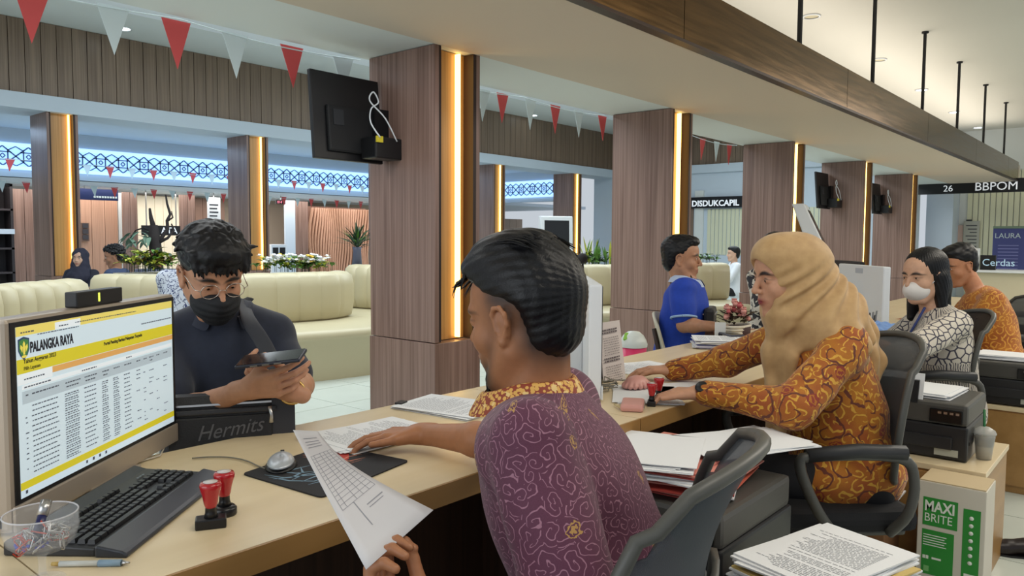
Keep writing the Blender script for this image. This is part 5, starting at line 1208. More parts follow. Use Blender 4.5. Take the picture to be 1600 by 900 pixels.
# ---------------------------------------------------------------- all-in-one computers
Q1 = A_(.448, 1.508); Q2 = A_(.90, 1.875); su = nrm([*(Q2-Q1), 0]); sn = A_(su[1], -su[0], 0)   # screen direction and outward normal
SC = lambda n, c, e=.58: mat(n, c, .35, emit=e)
TAUPE = mat('taupe_metal', (170, 158, 144), .35, .35)
def aio(o, label, shell, on=False, cam_=False):
    """o: lower left corner of the glass"""
    r = empty('desktop_computer', (o[0]+su[0]*.29, o[1]+su[1]*.29, .76), label, 'computer', 'all-in-one computers')
    O = A_(o[0], o[1], .82); M = frame(O, su, ZZ, sn)      # local: x along, y up, z out of the screen
    W, H_ = .582, .302
    b = MB(); b.box((-.022, -.055, -.045), (W+.014, H_+.016, -.002), M, bev=.008); b.build('shell', shell, r)
    MB().box((-.02, -.053, -.002), (W+.012, -.008, .004), M, bev=.003).build('chin', shell, r)
    MB().box((-.012, -.008, -.003), (W+.008, H_+.009, .0005), M).build('bezel', BLACK, r)
    MB().box((W*.35, -.057, -.14), (W*.65, -.0575+.008, .02), M, bev=.003).build('foot', shell, r)
    MB().box((W*.42, -.05, -.12), (W*.58, H_*.5, -.045), M, bev=.006).build('stand_arm', shell, r)
    MB().box((-.0235, -.045, -.03), (-.0215, -.025, -.02), M).build('side_port', BLACK, r)
    if cam_:
        MB().box((W*.33, H_+.0165, -.03), (W*.62, H_+.048, -.004), M, bev=.003).build('camera_bar', BLACK, r)
        c = frame(O+su*W*.46+ZZ*(H_+.033)-sn*.0035, su, ZZ, sn); MB().box((-.003, -.009, 0), (.003, .009, .0006), c).build('camera_light', SC('lime_light', (220, 230, 90), 1.), r)
    if not on:
        MB().box((0, 0, .0004), (W-.004, H_, .0012), M).build('screen', mat('screen_dark', (40, 46, 56), .2, emit=.3), r); return r
    sc = MB().box((0, 0, .0004), (W-.004, H_, .0010), M).build('screen', SC('screen_pale', (186, 202, 210)), r)
    D = W-.004
    def bar(n, x0, y0, x1, y1, m, z=.0013): 
        q = MB().box((x0*D, y0*H_, .0009), (x1*D, y1*H_, z), M).build(n, m, sc); return q
    bar('tab_bar', 0, .945, 1, 1, SC('screen_tab', (206, 190, 96))); bar('active_tab', .19, .945, .33, .99, SC('screen_white', (206, 214, 218)), .0016)
    bar('taskbar', 0, 0, 1, .045, SC('screen_task', (190, 208, 220))); bar('yellow_footer', 0, .045, 1, .09, SC('screen_yellow', (190, 178, 40)))
    bar('yellow_header', 0, .725, 1, .81, SC('screen_yellow', (190, 178, 40))); bar('orange_strip', .17, .685, 1, .722, SC('screen_orange', (196, 148, 84)))
    bar('active_page_tab', 0, .66, .17, .722, SC('screen_white', (206, 214, 218))); bar('table_header', .02, .545, .99, .62, SC('screen_grey', (160, 174, 182)))
    bar('panel_white', .02, .63, .99, .655, SC('screen_white', (206, 214, 218)))
    IK = mat('screen_ink', (24, 26, 40), .5)
    tm = lambda x, y, z=.0018: frame(O+su*x*D+ZZ*y*H_+sn*z, su, ZZ, sn)
    text('title', 'PALANGKA RAYA', .026, IK, tm(.062, .84), sc, .0002, sx=.62, off=.0009)
    text('banner_text', 'Tahun Anggaran 2023', .0105, IK, tm(.03, .782), sc, .0001, off=.0002); text('banner_text', 'Pilih Layanan', .009, IK, tm(.03, .742), sc, .0001, off=.0001)
    text('banner_text', 'Portal Penting Berkas Pelayanan Terpadu', .0095, IK, tm(.47, .772), sc, .0001, off=.0003)
    # crest: shield with green field, gold figure and blue edge
    def shield(k): return [(x*k, y*k) for x, y in ((-.5, .55), (0, .68), (.5, .55), (.5, -.1), (.32, -.42), (0, -.68), (-.32, -.42), (-.5, -.1))]
    for k, m, z in ((.030, SC('crest_blue', (40, 60, 90), .5), .0016), (.025, SC('crest_green', (60, 112, 60), .5), .0018)):
        MB().prism(shield(k), 0, .0003, tm(.033, .872, z)).build('crest_shield', m, sc)
    b = MB(); b.prism([(-.004, -.018), (.004, -.018), (.005, .014), (0, .022), (-.005, .014)], 0, .0002, tm(.033, .872, .0022) @ Matrix.Scale(.6, 4))
    for s in (-1, 1): b.prism([(s*.005, .004), (s*.015, .012), (s*.017, .002), (s*.008, -.012)][::s], 0, .0002, tm(.033, .872, .0022) @ Matrix.Scale(.6, 4))
    b.prism([(.012*cos(a), .004*sin(a)-.024) for a in np.linspace(0, 2*pi, 12, endpoint=False)], 0, .0002, tm(.033, .872, .0022) @ Matrix.Scale(.6, 4)); b.build('crest_emblem', SC('crest_gold', (206, 190, 80), .6), sc)
    rr = random.Random(5); b = MB(); g_ = MB()
    cols = [(.03, .05), (.06, .2), (.23, .32), (.34, .42), (.45, .50), (.525, .575), (.60, .66), (.69, .73), (.745, .775), (.79, .83), (.85, .88), (.91, .95)]
    def dash(x0, x1, y, h=.008, B=b):
        x = x0
        while x < x1-.004:
            w_ = rr.uniform(.006, .016); w_ = min(w_, x1-x); c0, c1 = M @ Vector((x*D, y*H_, .0017)), M @ Vector(((x+w_)*D, y*H_, .0017)); c2, c3 = M @ Vector(((x+w_)*D, (y+h)*H_, .0017)), M @ Vector((x*D, (y+h)*H_, .0017)); B.add([c0, c1, c2, c3], [(0, 1, 2, 3)]); x += w_+.0035
    for x0, x1 in cols: dash(x0+.005, x1, .59); dash(x0+.01, x1-.01, .565) if rr.random() > .4 else 0
    for k in range(14):
        y = .52-k*.0305
        for j, (x0, x1) in enumerate(cols):
            if j > 6 and rr.random() < .6: continue
            dash(x0+.004*rr.random(), x1-rr.uniform(0, .02), y, .0065)
            if j in (2, 4, 5): dash(x0, x1-.01, y-.0125, .0055)
    dash(.03, .13, .685); dash(.03, .16, .638); dash(.33, .42, .638); dash(.62, .66, .638); dash(.02, .09, .96); dash(.21, .26, .96); dash(.1, .32, .935, .006); dash(.3, .7, .965, .006); dash(.74, .99, .86, .008)
    for k in (.02, .34, .38, .42, .46): dash(k, k+.012, .018, .02)
    b.build('small_print', mat('screen_ink_soft', (92, 100, 116), .5), sc)['kind'] = 'stuff'
    return r
c1 = aio(Q1, 'silver all-in-one computer with lit table on screen at the left edge', TAUPE, True, True)
aio((2.05, 1.365), 'white all-in-one computer seen edge-on between the purple shirt and the tan headscarf', WPLAST)
r = aio((4.62, 1.17), 'white all-in-one computer seen from behind, in front of the masked woman', WPLAST)
# print-like silhouette and logo on the back of the third computer
M = frame(A_(4.62, 1.17, .82), su, ZZ, sn)
MB().box((.24, .27, -.0475), (.34, .3, -.0448), M, bev=.002).build('rear_handle', mat('pale_grey', (180, 186, 196), .4), r)
# dark monitor behind it
r = empty('monitor', (5.25, 1.55, .76), 'black monitor mostly hidden between the headscarf and the white computer', 'monitor')
M = frame(A_(5.15, 1.45, .84), su, ZZ, sn)
MB().box((0, 0, -.03), (.5, .31, 0), M, bev=.006).build('panel', BLACK, r); MB().box((.2, -.08, -.02), (.3, .02, -.01), M).build('stand', BLACK, r); MB().box((.1, -.08, -.09), (.4, -.07, .07), M).build('foot', BLACK, r)
# ---------------------------------------------------------------- keyboard
ku = nrm([.768, .64, 0]); kv = A_(-ku[1], ku[0], 0); kO = A_(.524, 1.26, .7605)
kb = empty('keyboard', tuple(kO+ku*.23+kv*.1-ZZ*.002), 'black full-size keyboard with palm rest in front of the lit computer', 'keyboard')
KM = frame(kO, ku*.9, kv*.86, ZZ); KB = mat('keyboard_black', (40, 42, 46), .38); KP = mat('palm_rest', (52, 56, 64), .3); KK = mat('key_black', (26, 27, 30), .35)
prof = [(0, .0), (.0, .006), (.012, .012), (.055, .02), (.062, .02)]
def kslab(name, pr, x0, x1, m, bev=0):
    n = len(pr); v = [tuple(KM @ Vector((x0, y, z))) for y, z in pr]+[tuple(KM @ Vector((x1, y, z))) for y, z in pr]
    return MB().add(v, [tuple(range(n)), tuple(range(n, 2*n))[::-1]]+[(i, i+n, (i+1) % n+n, (i+1) % n) for i in range(n)]).build(name, m, kb, bevel=bev)
kslab('palm_rest', [(0, 0), (0, .006), (.01, .011), (.055, .019), (.062, .019), (.062, 0)], -.004, .468, KP, .006)
kslab('base', [(.0625, 0), (.0625, .014), (.2, .02), (.23, .027), (.238, .022), (.238, 0)], 0, .462, KB, .003)
keym = {}
def key(x, y, wx, wy=.0155):
    k = (round(wx, 4), wy)
    if k not in keym:
        b = MB(); h = .007; a = .002
        b.add([(0, 0, 0), (wx, 0, 0), (wx, wy, 0), (0, wy, 0), (a, a, h), (wx-a, a, h), (wx-a, wy-a, h*1.05), (a, wy-a, h*1.05)], [(0, 3, 2, 1), (4, 5, 6, 7), (0, 1, 5, 4), (1, 2, 6, 5), (2, 3, 7, 6), (3, 0, 4, 7)])
        keym[k] = b.mesh('key'); keym[k].materials.append(KK)
    o = bpy.data.objects.new('key', keym[k]); COL.objects.link(o)
    o.matrix_basis = KM @ Matrix.Translation((x, y, .0145+(y-.0625)*.044))
    o.parent = kb; o.matrix_parent_inverse = Matrix.Translation(kb.location).inverted()
u_ = .0188; x0 = .016
rows = [(.072, [1.25, 1.25, 1.25, 6.25, 1.25, 1.25, 1.25, 1.25]), (.091, [2.25]+[1]*10+[2.75]), (.110, [1.75]+[1]*11+[2.25]), (.129, [1.5]+[1]*12+[1.5]), (.148, [1]*13+[2])]
for y, ws in rows:
    x = x0
    for w_ in ws: key(x, y, w_*u_-.0022); x += w_*u_
x = x0
for g_ in range(1):
    for i, k in enumerate([1, 0, 1, 1, 1, 1, 0, 1, 1, 1, 1, 0, 1, 1, 1, 1]):
        if k: key(x, .174, u_-.0022, .013)
        x += u_*(1 if k else .6)
xn = x0+15.3*u_
for y in (.148, .129):
    for i in range(3): key(xn+i*u_, y, u_-.0022)
for i in range(3): key(xn+i*u_, .072, u_-.0022)
key(xn+u_, .091, u_-.0022)
xp = xn+3.3*u_
for y in (.148, .129, .11, .091, .072):
    for i in range(4):
        if y == .072 and i == 1: continue
        key(xp+i*u_, y, (2 if (y == .072 and i == 0) else 1)*u_-.0022)
for k in range(3): MB().box((xp+.01+k*.012, .178, .0215), (xp+.018+k*.012, .182, .0225), KM).build('indicator', mat('indicator', (120, 130, 140), .4), kb)
# keyboard cable and the beige mouse cable
r = empty('cable', tuple(onz(200, 745, .765)), 'thin pale cable running between keyboard and computer', 'cable')
MB().tube([onz(x, y, .764) for x, y in ((150, 778), (172, 752), (196, 740), (215, 722), (250, 712), (262, 690))], .002, 6).build('lead', mat('pale_cable', (190, 184, 170), .5), r)
r = empty('mouse_cable', tuple(onz(370, 715, .765)), 'thin grey cable looping over the counter to the mouse', 'cable')
MB().tube(curve([onz(x, y, .764) for x, y in ((300, 716), (330, 714), (360, 715), (385, 720), (405, 729), (425, 735), (438, 733))]), .0018, 6).build('lead', mat('grey_cable', (120, 116, 104), .5), r)
# ---------------------------------------------------------------- mouse pad and mouse
def quadslab(b, pts, z0, z1, rad=0): b.prism(pts, z0, z1)
P4 = [A_(.878, 1.522), A_(.90, 1.262), A_(1.188, 1.322), A_(1.15, 1.578)]
r = empty('mouse_pad', (1.03, 1.42, .76), 'black mouse pad with pale blue and red artwork under the papers', 'mouse pad')
def roundpoly(P, rad=.014, n=4):
    out = []
    for i, p in enumerate(P):
        a = nrm(P[i-1]-p); b = nrm(P[(i+1) % len(P)]-p); s = p+a*rad; e = p+b*rad
        for j in range(n+1): t = j/n; out.append(tuple((1-t)**2*s+2*t*(1-t)*p+t*t*e))
    return out
MB().prism(roundpoly(P4), .7603, .7635).build('mat_sheet', mat('pad_black', (30, 30, 33), .75), r)
bil = lambda s, t: (P4[0]*(1-s)*(1-t)+P4[1]*s*(1-t)+P4[2]*s*t+P4[3]*(1-s)*t)
def stroke(b, pts, w_):
    P = [A_(*bil(*p), .7640) for p in pts]
    rows_ = []
    for i, p in enumerate(P): t = nrm(P[min(i+1, len(P)-1)]-P[max(i-1, 0)]); n_ = A_(-t[1], t[0], 0); k = w_*(1-.8*abs(2*i/(len(P)-1)-1)**2); rows_.append([tuple(p-n_*k/2), tuple(p+n_*k/2)])
    b.sheet(rows_)
b = MB()
for pts in ([(.2, .08), (.4, .12), (.55, .3), (.62, .42)], [(.28, .06), (.5, .1), (.68, .2), (.7, .4)], [(.35, .05), (.45, .16), (.42, .3), (.3, .38)], [(.5, .12), (.48, .25), (.55, .4)], [(.6, .14), (.6, .28), (.66, .36)], [(.25, .2), (.4, .25), (.5, .38)], [(.7, .12), (.74, .26), (.68, .42)], [(.15, .2), (.3, .3), (.34, .45)]): stroke(b, pts, .006)
b.build('blue_artwork', mat('art_blue', (120, 150, 170), .7), r)['kind'] = 'stuff'
b = MB()
P = [A_(*bil(*p), .7639) for p in ((.12, .68), (.2, .6), (.42, .56), (.52, .64), (.5, .76), (.36, .9), (.22, .84))]; b.add([tuple(p) for p in P], [tuple(range(len(P)))])
b.build('red_artwork', mat('art_red', (176, 54, 42), .7), r)
b = MB()
for pts in ([(.05, .62), (.2, .66), (.3, .9)], [(.1, .58), (.35, .7), (.6, .72)], [(.25, .55), (.3, .75), (.2, .95)], [(.5, .56), (.45, .8), (.5, .92)], [(.6, .66), (.62, .8)], [(.4, .6), (.55, .72), (.6, .86)]): stroke(b, pts, .005)
b.build('orange_strokes', mat('art_orange', (206, 130, 100), .7), r)['kind'] = 'stuff'
mc = onz(452, 724, .764); mc = A_(.965, 1.505, .764)
r = empty('computer_mouse', tuple(mc), 'silver and black computer mouse at the edge of the mouse pad', 'mouse')
md = nrm([.62, .78, 0]); MR = frame(mc, md, A_(-md[1], md[0], 0), ZZ)
def blob(cz, rx, ry, rz, z0, dx=0): 
    v = []; n, m_ = 20, 7
    for i in range(m_+1):
        e = (pi/2)*i/m_
        for k in range(n): a = 2*pi*k/n; v.append(MR @ Vector((dx+rx*cos(e)*cos(a), ry*cos(e)*sin(a), z0+rz*sin(e)*(1+.15*cos(a)))))
    return v, [(i*n+k, i*n+(k+1) % n, (i+1)*n+(k+1) % n, (i+1)*n+k) for i in range(m_) for k in range(n)]+[tuple(range(n))[::-1]]
MB().add(*blob(0, .062, .035, .016, .0), smooth=True).build('lower_shell', BLACK, r)
MB().add(*blob(0, .058, .03, .018, .009, -.004), smooth=True).build('top_shell', mat('mouse_silver', (176, 182, 188), .3, .3), r)
MB().tube([MR @ Vector((.034, -.004, .021)), MR @ Vector((.034, .004, .021))], .007, 12).build('scroll_wheel', BLACK, r)
# ---------------------------------------------------------------- stamps
SR = mat('stamp_red', (176, 30, 38), .18, coat=.6); SK = mat('stamp_black', (24, 24, 26), .3); STW = mat('stamp_cap', (206, 200, 196), .35)
def stamp(x, y, z, rz, label, s=1., round_=False, lean=0):
    r = empty('rubber_stamp', (x, y, z), label, 'stamp', 'rubber stamps')
    M = T(x, y, z, rz, lean)
    if round_: MB().lathe([(0, 0), (.019*s, 0), (.02*s, .003), (.02*s, .012*s), (.016*s, .016*s), (0, .016*s)], (0, 0, 0), 24, M, cap=False).build('base', SK, r)
    else: MB().box((-.024*s, -.014*s, 0), (.024*s, .014*s, .017*s), M, bev=.003).build('base', SK, r)
    MB().lathe([(.0, .015*s), (.012*s, .015*s), (.009*s, .024*s), (.0085*s, .036*s), (.01*s, .038*s)], (0, 0, 0), 20, M, cap=False).build('neck', SK, r)
    MB().lathe([(.0085*s, .033*s), (.0105*s, .038*s), (.0125*s, .05*s), (.0165*s, .064*s), (.0175*s, .07*s), (.0155*s, .074*s), (0, .0745*s)], (0, 0, 0), 24, M, cap=False).build('grip', SR, r)
    MB().lathe([(0, .0746*s), (.011*s, .0746*s), (.0115*s, .0755*s), (0, .077*s)], (0, 0, 0), 20, M, cap=False).build('cap_disc', STW, r)
    return r
stamp(.680, 1.286, .76, radians(-30), 'red-handled square stamp on the counter, nearer the camera', 1.1)
stamp(.728, 1.325, .76, radians(-20), 'red-handled round stamp just behind the square one by the keyboard', 1.1, True)
stamp(2.105, 1.212, .76, .5, 'dark red stamp standing at the edge of the second desk', .95)
stamp(2.185, 1.232, .76, .2, 'dark red stamp with a round base beside the fingers of the headscarfed woman', 1., True)
# ---------------------------------------------------------------- goblet of clips, pen
GL = mat('clear_glass', (235, 240, 245), .03, alpha=.13, spec=1.)
g0 = A_(.402, 1.268, .76); r = empty('goblet', tuple(g0), 'clear glass dessert goblet holding clips and pins at the left front', 'glass')
MB().lathe([(.0, .001), (.03, .001), (.031, .003), (.01, .006), (.0055, .012), (.005, .03), (.0065, .04), (.012, .046), (.032, .051), (.046, .064), (.0515, .082), (.05, .106), (.0485, .106), (.0498, .083), (.0445, .066), (.028, .055), (.012, .05), (.0, .049)], tuple(g0), 40, cap=False).build('bowl', GL, r)
MB().tube([g0+A_(.0495*cos(a), .0495*sin(a), .106) for a in np.linspace(0, 2*pi, 41)], .0013, 6, False).build('rim', mat('glass_rim', (226, 226, 232), .05, alpha=.55, spec=1.), r)
rr = random.Random(9)
def clip(b, c, R, s=.012):
    pts = [(-1, -.3), (-1, .3), (-.85, .42), (.8, .42), (1, .25), (1, -.2), (.85, -.35), (-.6, -.35), (-.75, -.2), (-.75, .1), (-.6, .22), (.6, .22)]
    b.tube([c+R@(A_(x*s, y*s, 0)) for x, y in pts], .0011, 4, False)
def rrot():
    q = nrm([rr.gauss(0, 1) for _ in range(4)]); a, x, y, z = q
    return np.array([[1-2*(y*y+z*z), 2*(x*y-a*z), 2*(x*z+a*y)], [2*(x*y+a*z), 1-2*(x*x+z*z), 2*(y*z-a*x)], [2*(x*z-a*y), 2*(y*z+a*x), 1-2*(x*x+y*y)]])
cl = empty('paper_clips', tuple(g0+ZZ*.06), 'silver and coloured paper clips heaped inside the glass goblet', 'clips'); cl['kind'] = 'stuff'
for nm, m, n_ in (('silver_clips', STEEL, 40), ('blue_pins', mat('pin_blue', (30, 50, 190), .3), 34), ('red_clips', mat('pin_red', (190, 60, 40), .35), 10)):
    b = MB()
    for i in range(n_):
        a = rr.random()*6.28; q_ = rr.random()**.5*.03; c = g0+A_(q_*cos(a), q_*sin(a), rr.uniform(.058, .085))
        if nm == 'blue_pins': c = g0+A_(-.012+q_*.7*cos(a), .006+q_*.7*sin(a), rr.uniform(.056, .064)); b.ball(tuple(c), .0028, 8, 5)
        else: clip(b, c, rrot(), .011 if nm == 'silver_clips' else .014)
    b.build(nm, m, cl)['kind'] = 'stuff'
r = empty('marker_pen', tuple(g0+ZZ*.08), 'short chrome and navy pen leaning in the glass goblet', 'pen')
MB().tube([g0+A_(-.012, -.005, .062), g0+A_(.012, .018, .108)], .0065, 14).build('barrel', mat('pen_navy', (30, 34, 80), .25), r)
MB().tube([g0+A_(.006, .0125, .0965), g0+A_(.016, .022, .1155)], .0078, 14).build('chrome_ring', STEEL, r)
r = empty('gel_pen', (.49, 1.25, .765), 'clear gel pen with a pale blue grip lying on the counter edge', 'pen')
a, b_ = A_(.438, 1.305, .765), A_(.498, 1.242, .765); pu = nrm(b_-a)
MB().tube([a, a+pu*.06], .0045, 12).build('barrel', mat('pen_clear', (196, 200, 196), .15), r); MB().tube([a+pu*.06, a+pu*.095], .0055, 12).build('grip', mat('pen_grip', (130, 156, 176), .4), r)
MB().tube([a+pu*.095, a+pu*.108], [.0045, .0012], 12).build('tip', STEEL, r); MB().tube([a-pu*.012, a], [.003, .0035], 12).build('button', mat('pen_gold', (190, 160, 90), .4), r)
MB().tube([a+pu*.002, a+pu*.055], .0018, 6).build('ink_tube', mat('ink_blue', (40, 50, 110), .4), r)
# ---------------------------------------------------------------- papers
def printed(b, M, w_, h_, z, seed=0, table=False, y1=.92, y0=.1):
    rr = random.Random(seed); y = h_*y1
    while y > h_*y0:
        x = w_*.1; ln = w_*rr.uniform(.55, .82)
        while x < w_*.1+ln:
            k = rr.uniform(.006, .02); b.add([M @ Vector(q_) for q_ in ((x, y, z), (x+k, y, z), (x+k, y+.0016, z), (x, y+.0016, z))], [(0, 1, 2, 3)]); x += k+.003
        y -= .0075 if rr.random() > .15 else .016
def stack(cx, cy, z, n, rz, label, name='paper_stack', cat='papers', th=.0016, jit=.012, seed=1, w_=.21, h_=.297, m=PAPER, print_=True, topm=None, rot=.06):
    rr = random.Random(seed); r = empty(name, (cx, cy, z), label, cat)
    for i in range(n):
        a = rz+rr.uniform(-rot, rot); dx, dy = rr.uniform(-jit, jit), rr.uniform(-jit, jit); M = T(cx+dx, cy+dy, z+i*th, a)
        mm = m[rr.randrange(len(m))] if isinstance(m, list) else m
        if i == n-1 and topm: mm = topm
        MB().box((-w_/2, -h_/2, .0001), (w_/2, h_/2, th*.86), M).build('sheet', mm, r)
    if print_:
        b = MB(); printed(b, M @ Matrix.Translation((-w_/2, -h_/2, 0)), w_, h_, th*.9+.0002, seed); b.build('printed_lines', mat('faint_ink', (110, 112, 122), .8), r)['kind'] = 'stuff'
    return r
stack(1.272, 1.565, .7637, 6, radians(82), 'loose white papers under the outstretched hand of the purple-shirted man', seed=2, th=.0012, rot=.12)
s2 = stack(1.66, 1.655, .7602, 7, radians(8), 'stack of printed sheets with a black binder clip by the nearest column', seed=4, th=.0013, rot=.07)
M = T(1.575, 1.79, .7702, radians(20)); MB().box((-.02, -.012, -.008), (.02, .012, .004), M, bev=.002).build('binder_clip', BLACK, s2)
stack(2.23, 1.30, .7602, 3, radians(-55), 'white paper on the second desk beside the purple shoulder', seed=5, print_=False)
stack(2.70, 1.62, .7602, 2, radians(70), 'pale printed sheet beyond the typing hand of the headscarfed woman', seed=6)
stack(2.42, 1.26, .7602, 3, radians(60), 'white sheets under the near sleeve of the orange tunic', seed=7, print_=False)
stack(3.52, 1.62, .7602, 12, radians(35), 'thick pile of papers and blue folders in front of the flower basket', seed=8, th=.0035, rot=.15, m=[PAPER, PAPER, mat('folder_blue', (90, 110, 170), .5), mat('folder_lilac', (160, 150, 180), .5)], topm=PAPER)
# held sheet
r = empty('held_paper', tuple(at(600, 800, 1.05)), 'curling printed form held up in the left hand of the purple-shirted man', 'paper')
q00, q10, q11, q01 = at(572, 890, .95), at(677, 797, 1.10), at(497, 674, 1.30), at(458, 672, 1.17)
rows_ = []
for i in range(15):
    t = i/14; L_ = q00*(1-t)+q01*t; R_ = q10*(1-t)+q11*t; rw = []
    for j in range(9):
        s = j/8; p = L_*(1-s)+R_*s; rw.append(p+ZZ*.010*sin(pi*t)*(1-.6*s)-ZZ*.0*s+RT*(-.006-.024*s)*sin(pi*t))
    rows_.append(rw)
MB().sheet([[tuple(p) for p in rw] for rw in rows_]).build('sheet', mat('thin_paper', (206, 206, 210), .8), r, solid=.0006)
b = MB(); rr = random.Random(2)
def pp(t, s):
    i = min(int(t*14), 13); j = min(int(s*8), 7); ft, fs = t*14-i, s*8-j
    p = rows_[i][j]*(1-ft)*(1-fs)+rows_[i+1][j]*ft*(1-fs)+rows_[i][j+1]*(1-ft)*fs+rows_[i+1][j+1]*ft*fs
    return p
nn = nrm(np.cross(q10-q00, q01-q00)); nn = nn if nn@(CAM-q00) > 0 else -nn
def pline(t0, s0, t1, s1, w_=.0009):
    n_ = 8; rw = []
    for k in range(n_+1):
        a = k/n_; p = pp(t0+(t1-t0)*a, s0+(s1-s0)*a)+nn*.0007; d = nrm(pp(min(t1+.01, .999), s1)-pp(t0, s0)) if t1 != t0 else nrm(q10-q00); sd = nrm(np.cross(d, nn)); rw.append([tuple(p-sd*w_/2), tuple(p+sd*w_/2)])
    b.sheet(rw)
for k in range(15): pline(.30+k*.03, .12, .30+k*.03, .9)
for s in (.12, .22, .45, .6, .75, .9): pline(.30, s, .72, s)
for t in (.8, .83, .86, .9): pline(t, .2, t, .75, .0016)
pline(.24, .5, .24, .85, .002); pline(.22, .5, .22, .8, .0014); pline(.14, .35, .3, .36, .0018)
b.build('printed_table', mat('pale_ink', (150, 152, 162), .8), r)['kind'] = 'stuff'
# ---------------------------------------------------------------- second desk: card stand, pink case, cables, flowers
cs = empty('price_card', (2.39, 1.56, .76), 'tilted white card stand with two blocks of print beside the white computer', 'card')
a_, b_, c_, d_ = at(945, 612, 2.78), at(979, 603, 2.84), at(968, 500, 2.93), at(935, 505, 2.87)
cb = MB(); nk_ = nrm(np.cross(b_-a_, d_-a_)); cb.add([tuple(q_) for q_ in (a_, b_, c_, d_)]+[tuple(q_+nk_*-.004) for q_ in (a_, b_, c_, d_)], [(0, 1, 2, 3), (7, 6, 5, 4), (0, 4, 5, 1), (1, 5, 6, 2), (2, 6, 7, 3), (3, 7, 4, 0)]); cb.build('card', mat('card_pinkish', (206, 196, 192), .6), cs)
ux, uy = (b_-a_), (d_-a_); nz_ = nk_ if nk_@(CAM-a_) > 0 else -nk_
t_ = MB(); rr = random.Random(8)
for yy in (.86, .82, .44, .40): 
    x = .08
    while x < .75: k = rr.uniform(.05, .12); t_.add([tuple(a_+ux*x_+uy*y_+nz_*.005) for x_, y_ in ((x, yy), (x+k, yy), (x+k, yy+.022), (x, yy+.022))], [(0, 1, 2, 3)]); x += k+.02
for yy in list(np.arange(.5, .78, .035))+list(np.arange(.08, .36, .035)):
    x = .12
    while x < .8: k = rr.uniform(.03, .08); t_.add([tuple(a_+ux*x_+uy*y_+nz_*.005) for x_, y_ in ((x, yy), (x+k, yy), (x+k, yy+.009), (x, yy+.009))], [(0, 1, 2, 3)]); x += k+.03
t_.build('print', mat('card_ink', (90, 80, 84), .7), cs)['kind'] = 'stuff'
MB().add([tuple(q_) for q_ in (d_-nz_*.004, c_-nz_*.004, b_-nz_*.08, a_-nz_*.08)], [(0, 1, 2, 3)]).build('rear_leg', BLACK, cs, solid=.003)
PK = mat('pink_vinyl', (206, 150, 140), .4)
r = empty('pink_case', (2.30, 1.36, .76), 'pink scalloped pencil case lying between the monitors and the dark red stamps', 'case')
sp_ = [el((2.30, 1.385, .785), (.05, .035, .024), None, .01)]+[rc((2.30+.045*cos(a), 1.385+.03*sin(a), .785), (2.30+.055*cos(a), 1.385+.038*sin(a), .776), .008, .009, .004) for a in np.linspace(0, 6.28, 16)[:-1]]
sdf_obj('body', sp_, .0025, PK, r)
r = empty('pink_pouch', (2.06, 1.235, .76), 'flat pink pouch at the left front corner of the second desk', 'pouch')
M = T(2.03, 1.235, .7605, .5); MB().box((-.06, -.035, 0), (.06, .035, .022), M, bev=.009).build('body', PK, r); MB().box((-.05, -.037, .009), (.05, -.034, .013), M).build('zip', STEEL, r)
r = empty('wire_bundle', (2.22, 1.42, .76), 'tangle of grey cables at the foot of the white edge-on computer', 'cables'); rr = random.Random(3); b = MB()
for i in range(9):
    p = A_(2.16+rr.uniform(0, .12), 1.46+rr.uniform(-.06, .04), .766); P = [p+A_(rr.uniform(-.07, .07), rr.uniform(-.05, .05), rr.uniform(0, .02)) for _ in range(5)]; b.tube(P, .0022, 5)
b.build('leads', mat('grey_cable', (120, 116, 104), .5), r)['kind'] = 'stuff'
r = empty('hanging_cable', (1.95, 1.14, .7), 'beige cable looping down over the edge of the second desk', 'cable')
MB().tube(curve([onz(960, 632, .766), onz(975, 640, .766), at(984, 652, 2.42), at(990, 680, 2.40), at(993, 712, 2.40), at(990, 745, 2.42), at(985, 770, 2.44)]), .003, 7).build('lead', mat('beige_cable', (196, 178, 130), .5), r)
# flower basket
fb_ = A_(*at(1150, 523, 4.05)); fb_[2] = .76
r = empty('flower_basket', tuple(fb_), 'white wicker basket of pink roses on the second desk', 'flowers')
WK = mat('wicker_white', (214, 206, 188), .6)
for i in range(5):
    MB().tube([fb_+A_((.085+.004*i)*cos(a), (.05+.003*i)*sin(a), .008+i*.016) for a in np.linspace(0, 2*pi, 25)], .0085, 6, False).build('wicker_band', WK, r)
MB().lathe([(0, 0), (.07, 0), (.075, .07), (0, .07)], tuple(fb_), 20, cap=False).build('liner', mat('liner_dark', (60, 36, 34), .7), r)
rr = random.Random(12)
for i in range(26):
    a = rr.random()*6.28; q_ = rr.random()**.5*.10; c = fb_+A_(q_*cos(a), q_*.7*sin(a), .10+.09*(1-(q_/.11)**2)+rr.uniform(-.01, .02)); b = MB()
    s = rr.uniform(.014, .021); b.ball(tuple(c), (s*.8, s*.8, s*.7), 8, 6)
    for k in range(5): an = k*1.256+i; leafv(b, c-ZZ*s*.4, (cos(an)*.8, sin(an)*.8, .9), s*1.5, s*1.3, .2, .1, .3)
    b.build('rose', mat('rose_pink', (214, 150, 140), .6) if i % 3 else mat('rose_deep', (196, 96, 100), .6), r)
b = MB()
for i in range(60): a = rr.random()*6.28; q_ = rr.random()**.5*.1; leafv(b, fb_+A_(q_*cos(a), q_*.7*sin(a), .08+rr.random()*.06), (cos(a), sin(a), .6), .05, .022, .1, .3)
b.build('rose_leaves', mat('rose_leaf', (56, 44, 32), .6), r)['kind'] = 'stuff'
r = empty('acrylic_card', tuple(onz(1124, 533, .76)), 'small upright white card in front of the flower basket', 'card')
